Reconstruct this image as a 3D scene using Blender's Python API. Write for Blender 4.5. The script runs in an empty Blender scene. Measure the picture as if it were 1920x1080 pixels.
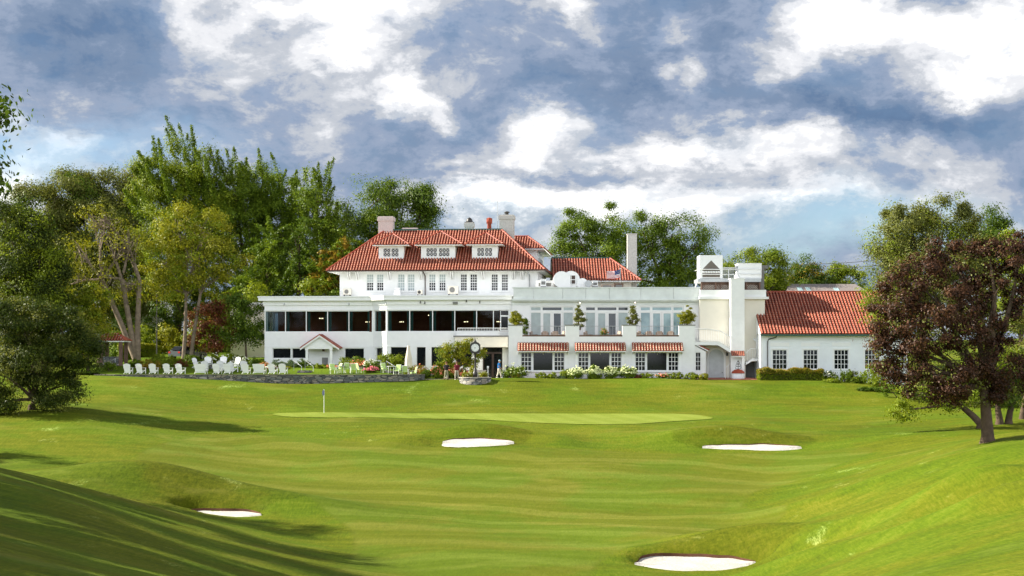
import bpy, bmesh, math, random
import numpy as np
from mathutils import Vector, Matrix, noise as mnoise
R = math.radians
SC = bpy.context.scene
COL = SC.collection
F, CX, VH = 3200.0, 960.0, 672.0          # focal length in photo pixels, image centre column, horizon row

# ------------------------------------------------------------------ camera
cam_d = bpy.data.cameras.new('camera')
cam = bpy.data.objects.new('camera', cam_d); COL.objects.link(cam)
cam.location = (0, 0, 0); cam.rotation_euler = (R(90), 0, 0)
cam_d.sensor_width = 36; cam_d.lens = F / 1920 * 36; cam_d.shift_y = (VH - 540) / 1920
cam_d.clip_start = 0.5; cam_d.clip_end = 5000
SC.camera = cam
SC.view_settings.view_transform = 'Standard'; SC.view_settings.look = 'None'
SC.view_settings.gamma = 1; SC.view_settings.exposure = 1.34
SC.cycles.max_bounces = 6; SC.cycles.diffuse_bounces = 3; SC.cycles.transparent_max_bounces = 8
SC.cycles.transmission_bounces = 3; SC.cycles.glossy_bounces = 2

# ------------------------------------------------------------------ sun
SUN_EL, SUN_BEHIND = 32.0, 8.0           # from the left, a little behind the facades
sd = Vector((-math.cos(R(SUN_EL)) * math.cos(R(SUN_BEHIND)), math.cos(R(SUN_EL)) * math.sin(R(SUN_BEHIND)), math.sin(R(SUN_EL))))
sun_d = bpy.data.lights.new('sun', 'SUN'); sun_d.energy = 5.0; sun_d.angle = R(0.5); sun_d.color = (1, 0.93, 0.80)
sun = bpy.data.objects.new('sun', sun_d); COL.objects.link(sun)
sun.rotation_euler = (-sd).to_track_quat('-Z', 'Y').to_euler()

# ------------------------------------------------------------------ node helpers
class NT:
    def __init__(s, tree): s.t = tree; s.n = tree.nodes; s.l = tree.links
    def new(s, typ, **kw):
        n = s.n.new(typ)
        for k, v in kw.items(): setattr(n, k, v)
        return n
    def link(s, a, b): s.l.new(a, b)
    def put(s, sock, val):
        if isinstance(val, bpy.types.NodeSocket): s.l.new(val, sock)
        elif val is not None: sock.default_value = val
    def math(s, op, a, b=None, c=None, clamp=False):
        n = s.new('ShaderNodeMath', operation=op, use_clamp=clamp)
        s.put(n.inputs[0], a)
        if b is not None: s.put(n.inputs[1], b)
        if c is not None: s.put(n.inputs[2], c)
        return n.outputs[0]
    def vmath(s, op, a, b=None, scale=None):
        n = s.new('ShaderNodeVectorMath', operation=op)
        s.put(n.inputs[0], a)
        if b is not None: s.put(n.inputs[1], b)
        if scale is not None: s.put(n.inputs['Scale'], scale)
        return n.outputs['Value'] if op in ('DOT_PRODUCT', 'LENGTH') else n.outputs[0]
    def noise(s, vec, scale, detail=3, rough=0.55, lac=2.0, dist=0.0):
        n = s.new('ShaderNodeTexNoise')
        if vec is not None: s.link(vec, n.inputs['Vector'])
        n.inputs['Scale'].default_value = scale; n.inputs['Detail'].default_value = detail
        n.inputs['Roughness'].default_value = rough; n.inputs['Lacunarity'].default_value = lac
        n.inputs['Distortion'].default_value = dist
        return n
    def ramp(s, fac, stops, interp='LINEAR'):
        n = s.new('ShaderNodeValToRGB'); cr = n.color_ramp; cr.interpolation = interp
        while len(cr.elements) < len(stops): cr.elements.new(0.5)
        for e, (p, c) in zip(cr.elements, stops):
            e.position = p; e.color = (*c, 1) if len(c) == 3 else c
        s.put(n.inputs[0], fac); return n.outputs[0]
    def mix(s, fac, a, b, blend='MIX'):
        n = s.new('ShaderNodeMix', data_type='RGBA', blend_type=blend)
        s.put(n.inputs['Factor'], fac)
        for k, v in (('A', a), ('B', b)):
            sock = [i for i in n.inputs if i.name == k and i.type == 'RGBA'][0]
            s.put(sock, (*v, 1) if isinstance(v, tuple) and len(v) == 3 else v)
        return [o for o in n.outputs if o.type == 'RGBA'][0]
    def sstep(s, x, a, b):
        n = s.new('ShaderNodeMapRange', interpolation_type='SMOOTHSTEP')
        s.put(n.inputs[0], x); n.inputs[1].default_value = a; n.inputs[2].default_value = b
        return n.outputs[0]

# ------------------------------------------------------------------ sky
W = bpy.data.worlds.new('World'); SC.world = W; W.use_nodes = True
nt = NT(W.node_tree); nt.n.clear()
sky = nt.new('ShaderNodeTexSky', sky_type='NISHITA'); sky.sun_disc = False
sky.sun_elevation = R(SUN_EL); sky.sun_rotation = math.atan2(sd.x, sd.y)
sky.air_density = 1.0; sky.dust_density = 0.6; sky.ozone_density = 2.0
tc = nt.new('ShaderNodeTexCoord'); sp = nt.new('ShaderNodeSeparateXYZ'); nt.link(tc.outputs['Generated'], sp.inputs[0])
az = nt.math('ARCTAN2', sp.outputs[0], sp.outputs[1]); el = nt.math('ARCSINE', sp.outputs[2])
cb = nt.new('ShaderNodeCombineXYZ'); nt.link(az, cb.inputs[0]); nt.link(el, cb.inputs[1]); P0 = cb.outputs[0]
str_ = nt.vmath('MULTIPLY', P0, (0.75, 1.35, 1))
w1 = nt.noise(str_, 9, 3, 0.5); w2 = nt.noise(str_, 34, 9, 0.68)
q = nt.vmath('ADD', P0, nt.vmath('SCALE', nt.vmath('SUBTRACT', w1.outputs['Color'], (.5, .5, .5)), scale=0.075))
q = nt.vmath('ADD', q, nt.vmath('SCALE', nt.vmath('SUBTRACT', w2.outputs['Color'], (.5, .5, .5)), scale=0.046))
def blobs(lst, q):
    acc = None
    for (u, v, su, sv, w) in lst:
        c = ((u - CX) / F, (VH - v) / F, 0)
        d = nt.vmath('MULTIPLY', nt.vmath('SUBTRACT', q, c), (F / su, F / sv, 0))
        g = nt.math('POWER', 2.718, nt.math('MULTIPLY', nt.vmath('DOT_PRODUCT', d, d), -1.0))
        acc = nt.math('MULTIPLY_ADD', g, w, acc if acc is not None else 0.0)
    return acc
BR = [(1080, 405, 300, 32, .30), (1560, 395, 160, 26, .15), (700, 40, 130, 75, .62), (560, 20, 110, 40, .30), (430, 60, 90, 70, .28), (360, 20, 40, 60, .30), (620, 115, 60, 30, .35),
      (740, 185, 60, 30, .50), (820, 215, 45, 25, .38), (480, 150, 170, 70, .14), (1070, 20, 45, 40, .42), (1040, 250, 70, 45, .55), (990, 290, 60, 28, .35),
      (1250, 265, 70, 38, .50), (1370, 280, 110, 38, .40), (1560, 290, 130, 40, .26), (1730, 300, 90, 30, .15), (1140, 300, 50, 22, .35),
      (1560, 45, 90, 60, .60), (1700, 30, 150, 50, .42), (1850, 90, 110, 70, .45), (1790, 160, 80, 30, .40), (1480, 120, 50, 40, .30),
      (1290, 150, 30, 40, .33), (1235, 145, 22, 20, .30), (1245, 50, 35, 40, .28), (1430, 150, 22, 22, .25),
      (1000, 385, 190, 36, .46), (1350, 372, 280, 34, .36), (880, 390, 90, 40, .30), (860, 300, 40, 18, .22), (1540, 400, 120, 22, .16),
      (40, 285, 80, 26, .30), (150, 300, 60, 22, .26), (90, 340, 70, 26, .35), (20, 380, 60, 30, .40), (1790, 380, 140, 30, .18), (640, 280, 120, 30, .08),
      (1800, 60, 160, 60, .15), (930, 60, 60, 60, .06)]
DK = [(130, 60, 190, 80, .26), (200, 150, 120, 40, .10), (1230, 130, 170, 80, .20), (1330, 40, 70, 60, .14), (1100, 160, 120, 50, .14), (1680, 220, 200, 36, .28), (1500, 215, 90, 30, .16),
      (520, 60, 60, 26, .16), (900, 130, 90, 70, .06), (1000, 330, 300, 20, .06), (760, 280, 140, 40, .08)]
bright = nt.math('SUBTRACT', blobs(BR, q), blobs(DK, q))
d1 = nt.noise(nt.vmath('ADD', nt.vmath('MULTIPLY', P0, (.8, 1.4, 1)), nt.vmath('SCALE', w1.outputs['Color'], scale=.05)), 26, 10, 0.64).outputs['Fac']
d2 = nt.noise(str_, 7, 5, 0.5).outputs['Fac']
d3 = nt.noise(nt.vmath('ADD', P0, nt.vmath('SCALE', w2.outputs['Color'], scale=.012)), 95, 6, .6).outputs['Fac']
d1b = nt.math('MULTIPLY_ADD', nt.math('SUBTRACT', d3, .5), .16, d1)
fld = nt.math('MULTIPLY_ADD', nt.math('SUBTRACT', d1b, .5), 1.42, nt.math('MULTIPLY_ADD', nt.math('SUBTRACT', d2, .5), .35, 0.375))
far_up = nt.math('MAXIMUM', nt.sstep(el, .24, .5), nt.sstep(nt.math('ABSOLUTE', az), .38, .9))
fld = nt.math('ADD', nt.math('ADD', fld, bright), nt.math('MULTIPLY', far_up, 0.22))  # clouds outside the view made brighter as added fill light
cloud = nt.ramp(fld, [(0.0, (.052, .085, .145)), (.20, (.085, .118, .176)), (.38, (.130, .160, .218)), (.55, (.228, .242, .268)), (.74, (.35, .355, .37)), (.96, (.56, .56, .55))], 'EASE')
clear = nt.math('ADD', blobs([(1640, 440, 240, 50, .6), (1300, 460, 300, 50, .2), (60, 330, 200, 50, .45), (930, 420, 160, 60, .15), (260, 300, 160, 60, .25)], q), nt.math('MULTIPLY', nt.math('SUBTRACT', .5, d1), .6), clamp=True)
skyc = nt.mix(1.0, nt.vmath('SCALE', sky.outputs[0], scale=0.075), (.80, .90, 1.0), 'MULTIPLY')
allc = nt.mix(clear, cloud, skyc)
low = nt.math('MULTIPLY', nt.sstep(nt.math('ABSOLUTE', az), .7, 1.8), nt.sstep(el, .85, .35))
fac = nt.math('MULTIPLY_ADD', low, 2.0, nt.math('MULTIPLY_ADD', nt.sstep(el, .35, .85), -.62, 1.0))  # low sky behind camera boosted, zenith dimmed: added fill for shaded walls
bg = nt.new('ShaderNodeBackground'); wo = nt.new('ShaderNodeOutputWorld')
nt.link(allc, bg.inputs[0]); nt.link(fac, bg.inputs[1]); nt.link(bg.outputs[0], wo.inputs[0])
W.cycles.sampling_method = 'MANUAL'; W.cycles.sample_map_resolution = 512

# ------------------------------------------------------------------ materials
MATS = {}
def mat(name, col, rough=0.6, spec=0.3, metal=0.0, var=0.12, vscale=2.0, bump=0.0, bscale=30.0, col2=None):
    if name in MATS: return MATS[name]
    m = bpy.data.materials.new(name); m.use_nodes = True; t = NT(m.node_tree)
    b = t.n['Principled BSDF']; b.inputs['Roughness'].default_value = rough
    b.inputs['Specular IOR Level'].default_value = spec; b.inputs['Metallic'].default_value = metal
    co = t.new('ShaderNodeTexCoord').outputs['Object']
    nz = t.noise(co, vscale, 5, .6).outputs['Fac']
    lo = tuple(c * (1 - var) for c in col); hi = col2 or tuple(min(1, c * (1 + var)) for c in col)
    t.link(t.ramp(nz, [(.3, lo), (.7, hi)]), b.inputs['Base Color'])
    if bump:
        bn = t.new('ShaderNodeBump'); bn.inputs['Strength'].default_value = bump; bn.inputs['Distance'].default_value = .03
        t.link(t.noise(co, bscale, 4).outputs['Fac'], bn.inputs['Height']); t.link(bn.outputs[0], b.inputs['Normal'])
    MATS[name] = m; return m
def leaf_mat(name, stops, trans=0.35, clump=None):
    m = bpy.data.materials.new(name); m.use_nodes = True; t = NT(m.node_tree); t.n.clear()
    g = t.new('ShaderNodeNewGeometry'); co = t.new('ShaderNodeTexCoord').outputs['Object']
    nz = t.noise(co, .45, 2).outputs['Fac']
    fac = t.math('MULTIPLY_ADD', g.outputs['Random Per Island'], .55, t.math('MULTIPLY', nz, .55))
    c = t.ramp(fac, stops)
    d = t.new('ShaderNodeBsdfPrincipled'); d.inputs['Roughness'].default_value = .5; d.inputs['Specular IOR Level'].default_value = .16
    tr = t.new('ShaderNodeBsdfTranslucent'); mx = t.new('ShaderNodeMixShader'); mx.inputs[0].default_value = trans
    t.link(c, d.inputs['Base Color']); t.link(t.mix(1.0, c, (1.25, 1.15, .6), 'MULTIPLY'), tr.inputs[0])
    t.link(d.outputs[0], mx.inputs[1]); t.link(tr.outputs[0], mx.inputs[2])
    o = t.new('ShaderNodeOutputMaterial'); t.link(mx.outputs[0], o.inputs[0])
    MATS[name] = m; return m
def siding_mat(name, col, pitch, depth=.25):
    m = mat(name, col, .55, .3, var=.05, vscale=.8); t = NT(m.node_tree); b = t.n['Principled BSDF']
    co = t.new('ShaderNodeTexCoord').outputs['Object']; s_ = t.new('ShaderNodeSeparateXYZ'); t.link(co, s_.inputs[0])
    fr = t.math('FRACT', t.math('MULTIPLY', s_.outputs[2], 1 / pitch))
    bn = t.new('ShaderNodeBump'); bn.inputs['Strength'].default_value = depth; bn.inputs['Distance'].default_value = .02
    t.link(fr, bn.inputs['Height']); t.link(bn.outputs[0], b.inputs['Normal']); return m
def stone_mat(name, scale=1.0):
    m = bpy.data.materials.new(name); m.use_nodes = True; t = NT(m.node_tree); b = t.n['Principled BSDF']
    co = t.new('ShaderNodeTexCoord').outputs['Object']
    v = t.new('ShaderNodeTexVoronoi'); v.feature = 'F1'; v.inputs['Scale'].default_value = 1
    t.link(t.vmath('MULTIPLY', co, (1.8 * scale, 1.8 * scale, 5.5 * scale)), v.inputs['Vector'])
    v2 = t.new('ShaderNodeTexVoronoi'); v2.feature = 'DISTANCE_TO_EDGE'; v2.inputs['Scale'].default_value = 1
    t.link(t.vmath('MULTIPLY', co, (1.8 * scale, 1.8 * scale, 5.5 * scale)), v2.inputs['Vector'])
    s_ = t.new('ShaderNodeSeparateColor'); t.link(v.outputs['Color'], s_.inputs[0])
    c = t.ramp(s_.outputs[0], [(0, (.07, .075, .075)), (.35, (.14, .15, .14)), (.7, (.24, .21, .16)), (1, (.34, .32, .28))])
    c = t.mix(t.sstep(v2.outputs['Distance'], .02, .10), (.03, .03, .028), c)
    t.link(c, b.inputs['Base Color']); b.inputs['Roughness'].default_value = .85
    bn = t.new('ShaderNodeBump'); bn.inputs['Strength'].default_value = .8; bn.inputs['Distance'].default_value = .05
    t.link(v2.outputs['Distance'], bn.inputs['Height']); t.link(bn.outputs[0], b.inputs['Normal'])
    MATS[name] = m; return m
def tile_mat(nm='tile', k=1.0, w=0.0):
    m = bpy.data.materials.new('clay_' + nm); m.use_nodes = True; t = NT(m.node_tree); b = t.n['Principled BSDF']
    g = t.new('ShaderNodeNewGeometry'); co = t.new('ShaderNodeTexCoord').outputs['Object']
    nz = t.noise(co, .9, 4).outputs['Fac']
    fac = t.math('MULTIPLY_ADD', g.outputs['Random Per Island'], .6, t.math('MULTIPLY', nz, .5))
    t.link(t.ramp(fac, [(p_, (r_ * k + w * .5, g_ * k + w * .8, b_ * k + w * .6)) for p_, (r_, g_, b_) in [(.1, (.20, .030, .015)), (.5, (.29, .050, .024)), (.8, (.36, .075, .036)), (1, (.42, .12, .07))]]), b.inputs['Base Color'])
    b.inputs['Roughness'].default_value = .55; b.inputs['Specular IOR Level'].default_value = .5
    MATS[nm] = m
tile_mat(); tile_mat('tile_pan_shade', .30); tile_mat('tile_rib_highlight', 1.1, .20); tile_mat('tile_awning_highlight', 1.0, .62)  # pans darkened and rib tops paled: shade and highlights put into the colour
mat('white_stucco', (.80, .81, .80), .7, var=.04, bump=.15, bscale=14)
mat('cream_stucco', (.76, .72, .62), .7, var=.05, vscale=.6, bump=.15, bscale=10)
mat('white_paint', (.82, .83, .83), .45, var=.03)
mat('trim_white', (.82, .83, .82), .4, var=.02)
mat('pale_green_metal', (.68, .72, .70), .45, .4, var=.10, vscale=.9)
mat('grey_metal', (.42, .44, .45), .4, .5, .3, var=.1)
mat('dark_metal', (.03, .028, .025), .45, .5, var=.2)
mat('bronze', (.045, .022, .014), .4, .5, var=.2)
mat('green_trim', (.03, .09, .07), .5, var=.1)
mat('coping_grey', (.20, .20, .19), .8, var=.2)
mat('pink_brick', (.58, .50, .47), .8, var=.15, vscale=8, bump=.3, bscale=12)
mat('grey_brick', (.52, .50, .46), .8, var=.15, vscale=8, bump=.3, bscale=12)
mat('red_pot', (.32, .06, .03), .7, var=.2)
mat('deck_brown', (.14, .085, .06), .7, var=.3)
mat('dark_glass', (.008, .010, .012), .06, .35, var=.1)
mat('shaded_glass', (.035, .045, .05), .05, .6, var=.3, vscale=.6)
mat('teal_reflect_glass', (.20, .33, .36), .05, .6, var=.35, vscale=.5, col2=(.42, .58, .60))  # teal reflections painted into the pane colour
mat('curtain_cloth', (.40, .47, .47), .9, var=.1)
mat('green_curtain', (.13, .22, .20), .9, var=.15)
mat('room_brown', (.30, .09, .05), .9, var=.5, vscale=.35)
mat('room_floor', (.06, .03, .02), .8)
mat('trunk_bark', (.085, .058, .038), .95, var=.35, vscale=3, bump=.6, bscale=9)
mat('pale_bark', (.20, .155, .11), .95, var=.4, vscale=2.5, bump=.5, bscale=9)
mat('sand', (.46, .44, .40), .95, var=.12, vscale=2.2, bump=.9, bscale=6)
mat('soil', (.10, .045, .025), .95, var=.3)
mat('brick_paving', (.34, .12, .08), .85, var=.25, vscale=6)
mat('concrete', (.46, .42, .36), .9, var=.12)
mat('shingle_roof', (.20, .175, .165), .9, var=.15, vscale=4)
mat('wicker', (.20, .16, .13), .9, var=.3, vscale=12)
mat('cushion_tan', (.42, .33, .26), .9, var=.2)
mat('cushion_green', (.45, .60, .22), .9, var=.12)
mat('skin', (.46, .25, .17), .6, var=.05)
mat('cloth_black', (.018, .014, .018), .9); mat('cloth_maroon', (.13, .012, .022), .9); mat('cloth_blue', (.012, .17, .48), .9)
mat('cloth_khaki', (.34, .31, .25), .9); mat('cloth_camo', (.30, .27, .18), .9, var=.6, vscale=9); mat('cloth_cream', (.66, .60, .50), .9)
mat('hair_brown', (.12, .05, .02), .7); mat('hair_grey', (.30, .29, .28), .7); mat('cap_blue', (.25, .42, .48), .8)
mat('shoe_white', (.6, .6, .58), .6); mat('shoe_dark', (.05, .04, .03), .6)
mat('flag_red', (.42, .02, .03), .8, var=.05); mat('flag_white', (.78, .78, .78), .8, var=.03); mat('flag_blue', (.015, .03, .14), .8, var=.05)
mat('dial_white', (.78, .80, .80), .3, var=.02); mat('umbrella_cloth', (.66, .60, .50), .9, var=.06)
mat('car_grey', (.10, .11, .12), .25, .6, .4, var=.05); mat('car_silver', (.30, .32, .33), .25, .6, .3, var=.05)
mat('tail_red', (.45, .02, .015), .3); mat('rubber', (.02, .02, .02), .8); mat('bloom_pink', (.75, .16, .22), .7, var=.3, vscale=9)
mat('bloom_white', (.80, .80, .62), .7, var=.15, vscale=9); mat('bloom_orange', (.70, .22, .12), .7, var=.3, vscale=9)
mat('bloom_lime', (.74, .78, .42), .7, var=.2, vscale=9); mat('pot_clay', (.16, .14, .12), .8)
mat('sand_shade', (.5, .42, .34), .9); mat('siding_far', (.66, .64, .62), .7)
siding_mat('lap_siding', (.78, .82, .84), .30, .5)
stone_mat('field_stone'); stone_mat('planter_stone', 1.1)
def em_mat():
    m = bpy.data.materials.new('lit_bulb'); m.use_nodes = True; b = m.node_tree.nodes['Principled BSDF']
    b.inputs['Emission Color'].default_value = (1, .75, .45, 1); b.inputs['Emission Strength'].default_value = 3.0
    MATS['lit_bulb'] = m
em_mat()
def glass_mat():
    m = bpy.data.materials.new('clear_glass'); m.use_nodes = True; t = NT(m.node_tree); t.n.clear()
    tr = t.new('ShaderNodeBsdfTransparent'); tr.inputs[0].default_value = (.60, .66, .66, 1)
    gl = t.new('ShaderNodeBsdfGlossy'); gl.inputs['Roughness'].default_value = .03
    mx = t.new('ShaderNodeMixShader'); mx.inputs[0].default_value = .015
    t.link(tr.outputs[0], mx.inputs[1]); t.link(gl.outputs[0], mx.inputs[2])
    o = t.new('ShaderNodeOutputMaterial'); t.link(mx.outputs[0], o.inputs[0]); MATS['clear_glass'] = m
glass_mat()
G_ = lambda *a: list(a)
leaf_mat('leaf_dark', [(0.0, (0.019, 0.042, 0.004)), (0.5, (0.062, 0.112, 0.008)), (1, (0.138, 0.200, 0.018))])
leaf_mat('leaf_mid', [(0.0, (0.033, 0.068, 0.004)), (0.5, (0.102, 0.165, 0.009)), (1, (0.220, 0.290, 0.020))])
leaf_mat('leaf_bright', [(0.0, (0.0569, 0.092, 0.0046)), (0.5, (0.1455, 0.2012, 0.0092)), (1, (0.2783, 0.322, 0.0184))])
leaf_mat('leaf_yellow', [(.0, (.085, .105, .006)), (.5, (.20, .215, .010)), (1, (.38, .36, .025))])
leaf_mat('leaf_olive', [(0.0, (0.048, 0.06, 0.0144)), (0.5, (0.12, 0.138, 0.0264)), (1, (0.216, 0.222, 0.048))])
leaf_mat('leaf_purple', [(.0, (.012, .008, .005)), (.45, (.040, .019, .011)), (.75, (.090, .038, .018)), (1, (.18, .11, .05))], .2)
leaf_mat('leaf_red', [(.0, (.05, .03, .01)), (.45, (.13, .05, .02)), (.75, (.22, .07, .035)), (1, (.12, .14, .03))], .3)
leaf_mat('leaf_rust', [(.0, (.07, .08, .01)), (.5, (.24, .18, .02)), (1, (.42, .27, .035))], .3)
leaf_mat('leaf_deep', [(.0, (.010, .022, .003)), (.5, (.034, .056, .005)), (1, (.10, .125, .012))])
leaf_mat('leaf_blue', [(.0, (.03, .055, .025)), (.5, (.09, .14, .06)), (1, (.18, .24, .11))])

# ------------------------------------------------------------------ mesh builder
class MB:
    def __init__(s): s.v = []; s.f = []; s.m = []; s.cur = 0; s.sm = []
    def add(s, vs, fs, smooth=False):
        o = len(s.v); s.v += [tuple(v) for v in vs]
        for f in fs: s.f.append(tuple(i + o for i in f)); s.m.append(s.cur); s.sm.append(smooth)
    def box(s, x0, x1, y0, y1, z0, z1):
        s.hexa([(x0, y0, z0), (x1, y0, z0), (x1, y1, z0), (x0, y1, z0)], [(x0, y0, z1), (x1, y0, z1), (x1, y1, z1), (x0, y1, z1)])
    def hexa(s, b, t):
        s.add(list(b) + list(t), [(3, 2, 1, 0), (4, 5, 6, 7), (0, 1, 5, 4), (1, 2, 6, 5), (2, 3, 7, 6), (3, 0, 4, 7)])
    def obox(s, c, sx, sy, sz, rz=0, rx=0):
        M = Matrix.Rotation(rz, 3, 'Z') @ Matrix.Rotation(rx, 3, 'X')
        P = [Vector(c) + M @ Vector((x * sx / 2, y * sy / 2, z * sz / 2)) for z in (-1, 1) for x, y in ((-1, -1), (1, -1), (1, 1), (-1, 1))]
        s.hexa(P[:4], P[4:])
    def quad(s, a, b, c, d): s.add([a, b, c, d], [(0, 1, 2, 3)])
    def poly(s, pts): s.add(pts, [tuple(range(len(pts)))])
    def prism(s, pts, d):           # extrude a polygon (list of 3d points) by vector d
        n = len(pts); d = Vector(d)
        s.add([Vector(p) for p in pts] + [Vector(p) + d for p in pts],
              [tuple(range(n)), tuple(range(2 * n - 1, n - 1, -1))] + [(i, i + n, (i + 1) % n + n, (i + 1) % n) for i in range(n)])
    def tube(s, pts, r, n=6, cap=True):
        pts = [Vector(p) for p in pts]; rs = r if isinstance(r, (list, tuple)) else [r] * len(pts)
        rings = []; up = Vector((0, 0, 1))
        for i, p in enumerate(pts):
            t = (pts[min(i + 1, len(pts) - 1)] - pts[max(i - 1, 0)]).normalized()
            a = t.cross(up if abs(t.z) < .95 else Vector((1, 0, 0))).normalized(); b = t.cross(a)
            rings.append([p + (a * math.cos(2 * math.pi * k / n) + b * math.sin(2 * math.pi * k / n)) * rs[i] for k in range(n)])
        fs = [(i * n + k, i * n + (k + 1) % n, (i + 1) * n + (k + 1) % n, (i + 1) * n + k) for i in range(len(pts) - 1) for k in range(n)]
        s.add([v for r_ in rings for v in r_], fs, True)
        if cap: s.add(rings[0], [tuple(range(n))]); s.add(rings[-1], [tuple(range(n - 1, -1, -1))])
    def lathe(s, prof, c=(0, 0, 0), n=12, smooth=True):
        c = Vector(c); vs = [c + Vector((r * math.cos(2 * math.pi * k / n), r * math.sin(2 * math.pi * k / n), z)) for r, z in prof for k in range(n)]
        s.add(vs, [(i * n + k, i * n + (k + 1) % n, (i + 1) * n + (k + 1) % n, (i + 1) * n + k) for i in range(len(prof) - 1) for k in range(n)], smooth)
    def ball(s, c, rx, ry=None, rz=None, n=8, m=6):
        ry = ry or rx; rz = rz or rx; c = Vector(c)
        vs = [c + Vector((rx * math.sin(math.pi * j / m) * math.cos(2 * math.pi * k / n), ry * math.sin(math.pi * j / m) * math.sin(2 * math.pi * k / n), rz * math.cos(math.pi * j / m))) for j in range(m + 1) for k in range(n)]
        s.add(vs, [(j * n + k, (j + 1) * n + k, (j + 1) * n + (k + 1) % n, j * n + (k + 1) % n) for j in range(m) for k in range(n)], True)
    def build(s, name, mats, parent=None):
        me = bpy.data.meshes.new(name); me.from_pydata(s.v, [], s.f)
        for m_ in (mats if isinstance(mats, (list, tuple)) else [mats]): me.materials.append(MATS[m_] if isinstance(m_, str) else m_)
        if any(s.m): me.polygons.foreach_set('material_index', s.m)
        if any(s.sm): me.polygons.foreach_set('use_smooth', s.sm)
        me.update(); o = bpy.data.objects.new(name, me); COL.objects.link(o)
        if parent is not None: o.parent = parent
        return o
def tag(o, label=None, cat=None, group=None, kind=None):
    for k, v in (('label', label), ('category', cat), ('group', group), ('kind', kind)):
        if v: o[k] = v
    return o
def thing(name, label, cat, loc=(0, 0, 0), rz=0, group=None):
    o = bpy.data.objects.new(name, None); COL.objects.link(o); o.empty_display_size = .3
    o.location = loc; o.rotation_euler = (0, 0, rz); return tag(o, label, cat, group)
def dup(root, loc, rz, label, group=None, scale=None):
    r = root.copy(); COL.objects.link(r); r.location = loc; r.rotation_euler = (0, 0, rz); r['label'] = label
    if group: r['group'] = group
    if scale: r.scale = (scale,) * 3
    for ch in list(root.children):
        c = ch.copy(); COL.objects.link(c); c.parent = r
        for g in ch.children:
            d = g.copy(); COL.objects.link(d); d.parent = c
    return r

# ------------------------------------------------------------------ terrain
def sst(a, b, x): t = np.clip((x - a) / (b - a), 0, 1); return t * t * (3 - 2 * t)
_ty = np.array([-80, 0, 20, 40, 60, 70, 80, 90, 100, 108, 115, 122, 128, 134, 138, 145, 150, 153, 160, 166, 170, 200, 260, 500, 3000.])
_tz = np.array([-1.7, -1.7, -4.5, -7.8, -10.0, -10.4, -10.4, -9.95, -9.4, -8.8, -8.15, -7.3, -6.5, -5.8, -5.35, -5.05, -4.85, -4.6, -3.3, -2.3, -2.1, -1.6, -.5, 2, 10.])
_yy = np.arange(-100, 3001, .5); _zz = np.interp(_yy, _ty, _tz)
_k = np.exp(-np.linspace(-2, 2, 13) ** 2); _k /= _k.sum(); _zs = np.convolve(np.pad(_zz, 6, 'edge'), _k, 'valid')
def gau(x, y, cx, cy, sx, sy, rot=0):
    c, s = math.cos(rot), math.sin(rot); dx, dy = x - cx, y - cy
    return np.exp(-((dx * c + dy * s) / sx) ** 2 - ((-dx * s + dy * c) / sy) ** 2)
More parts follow.
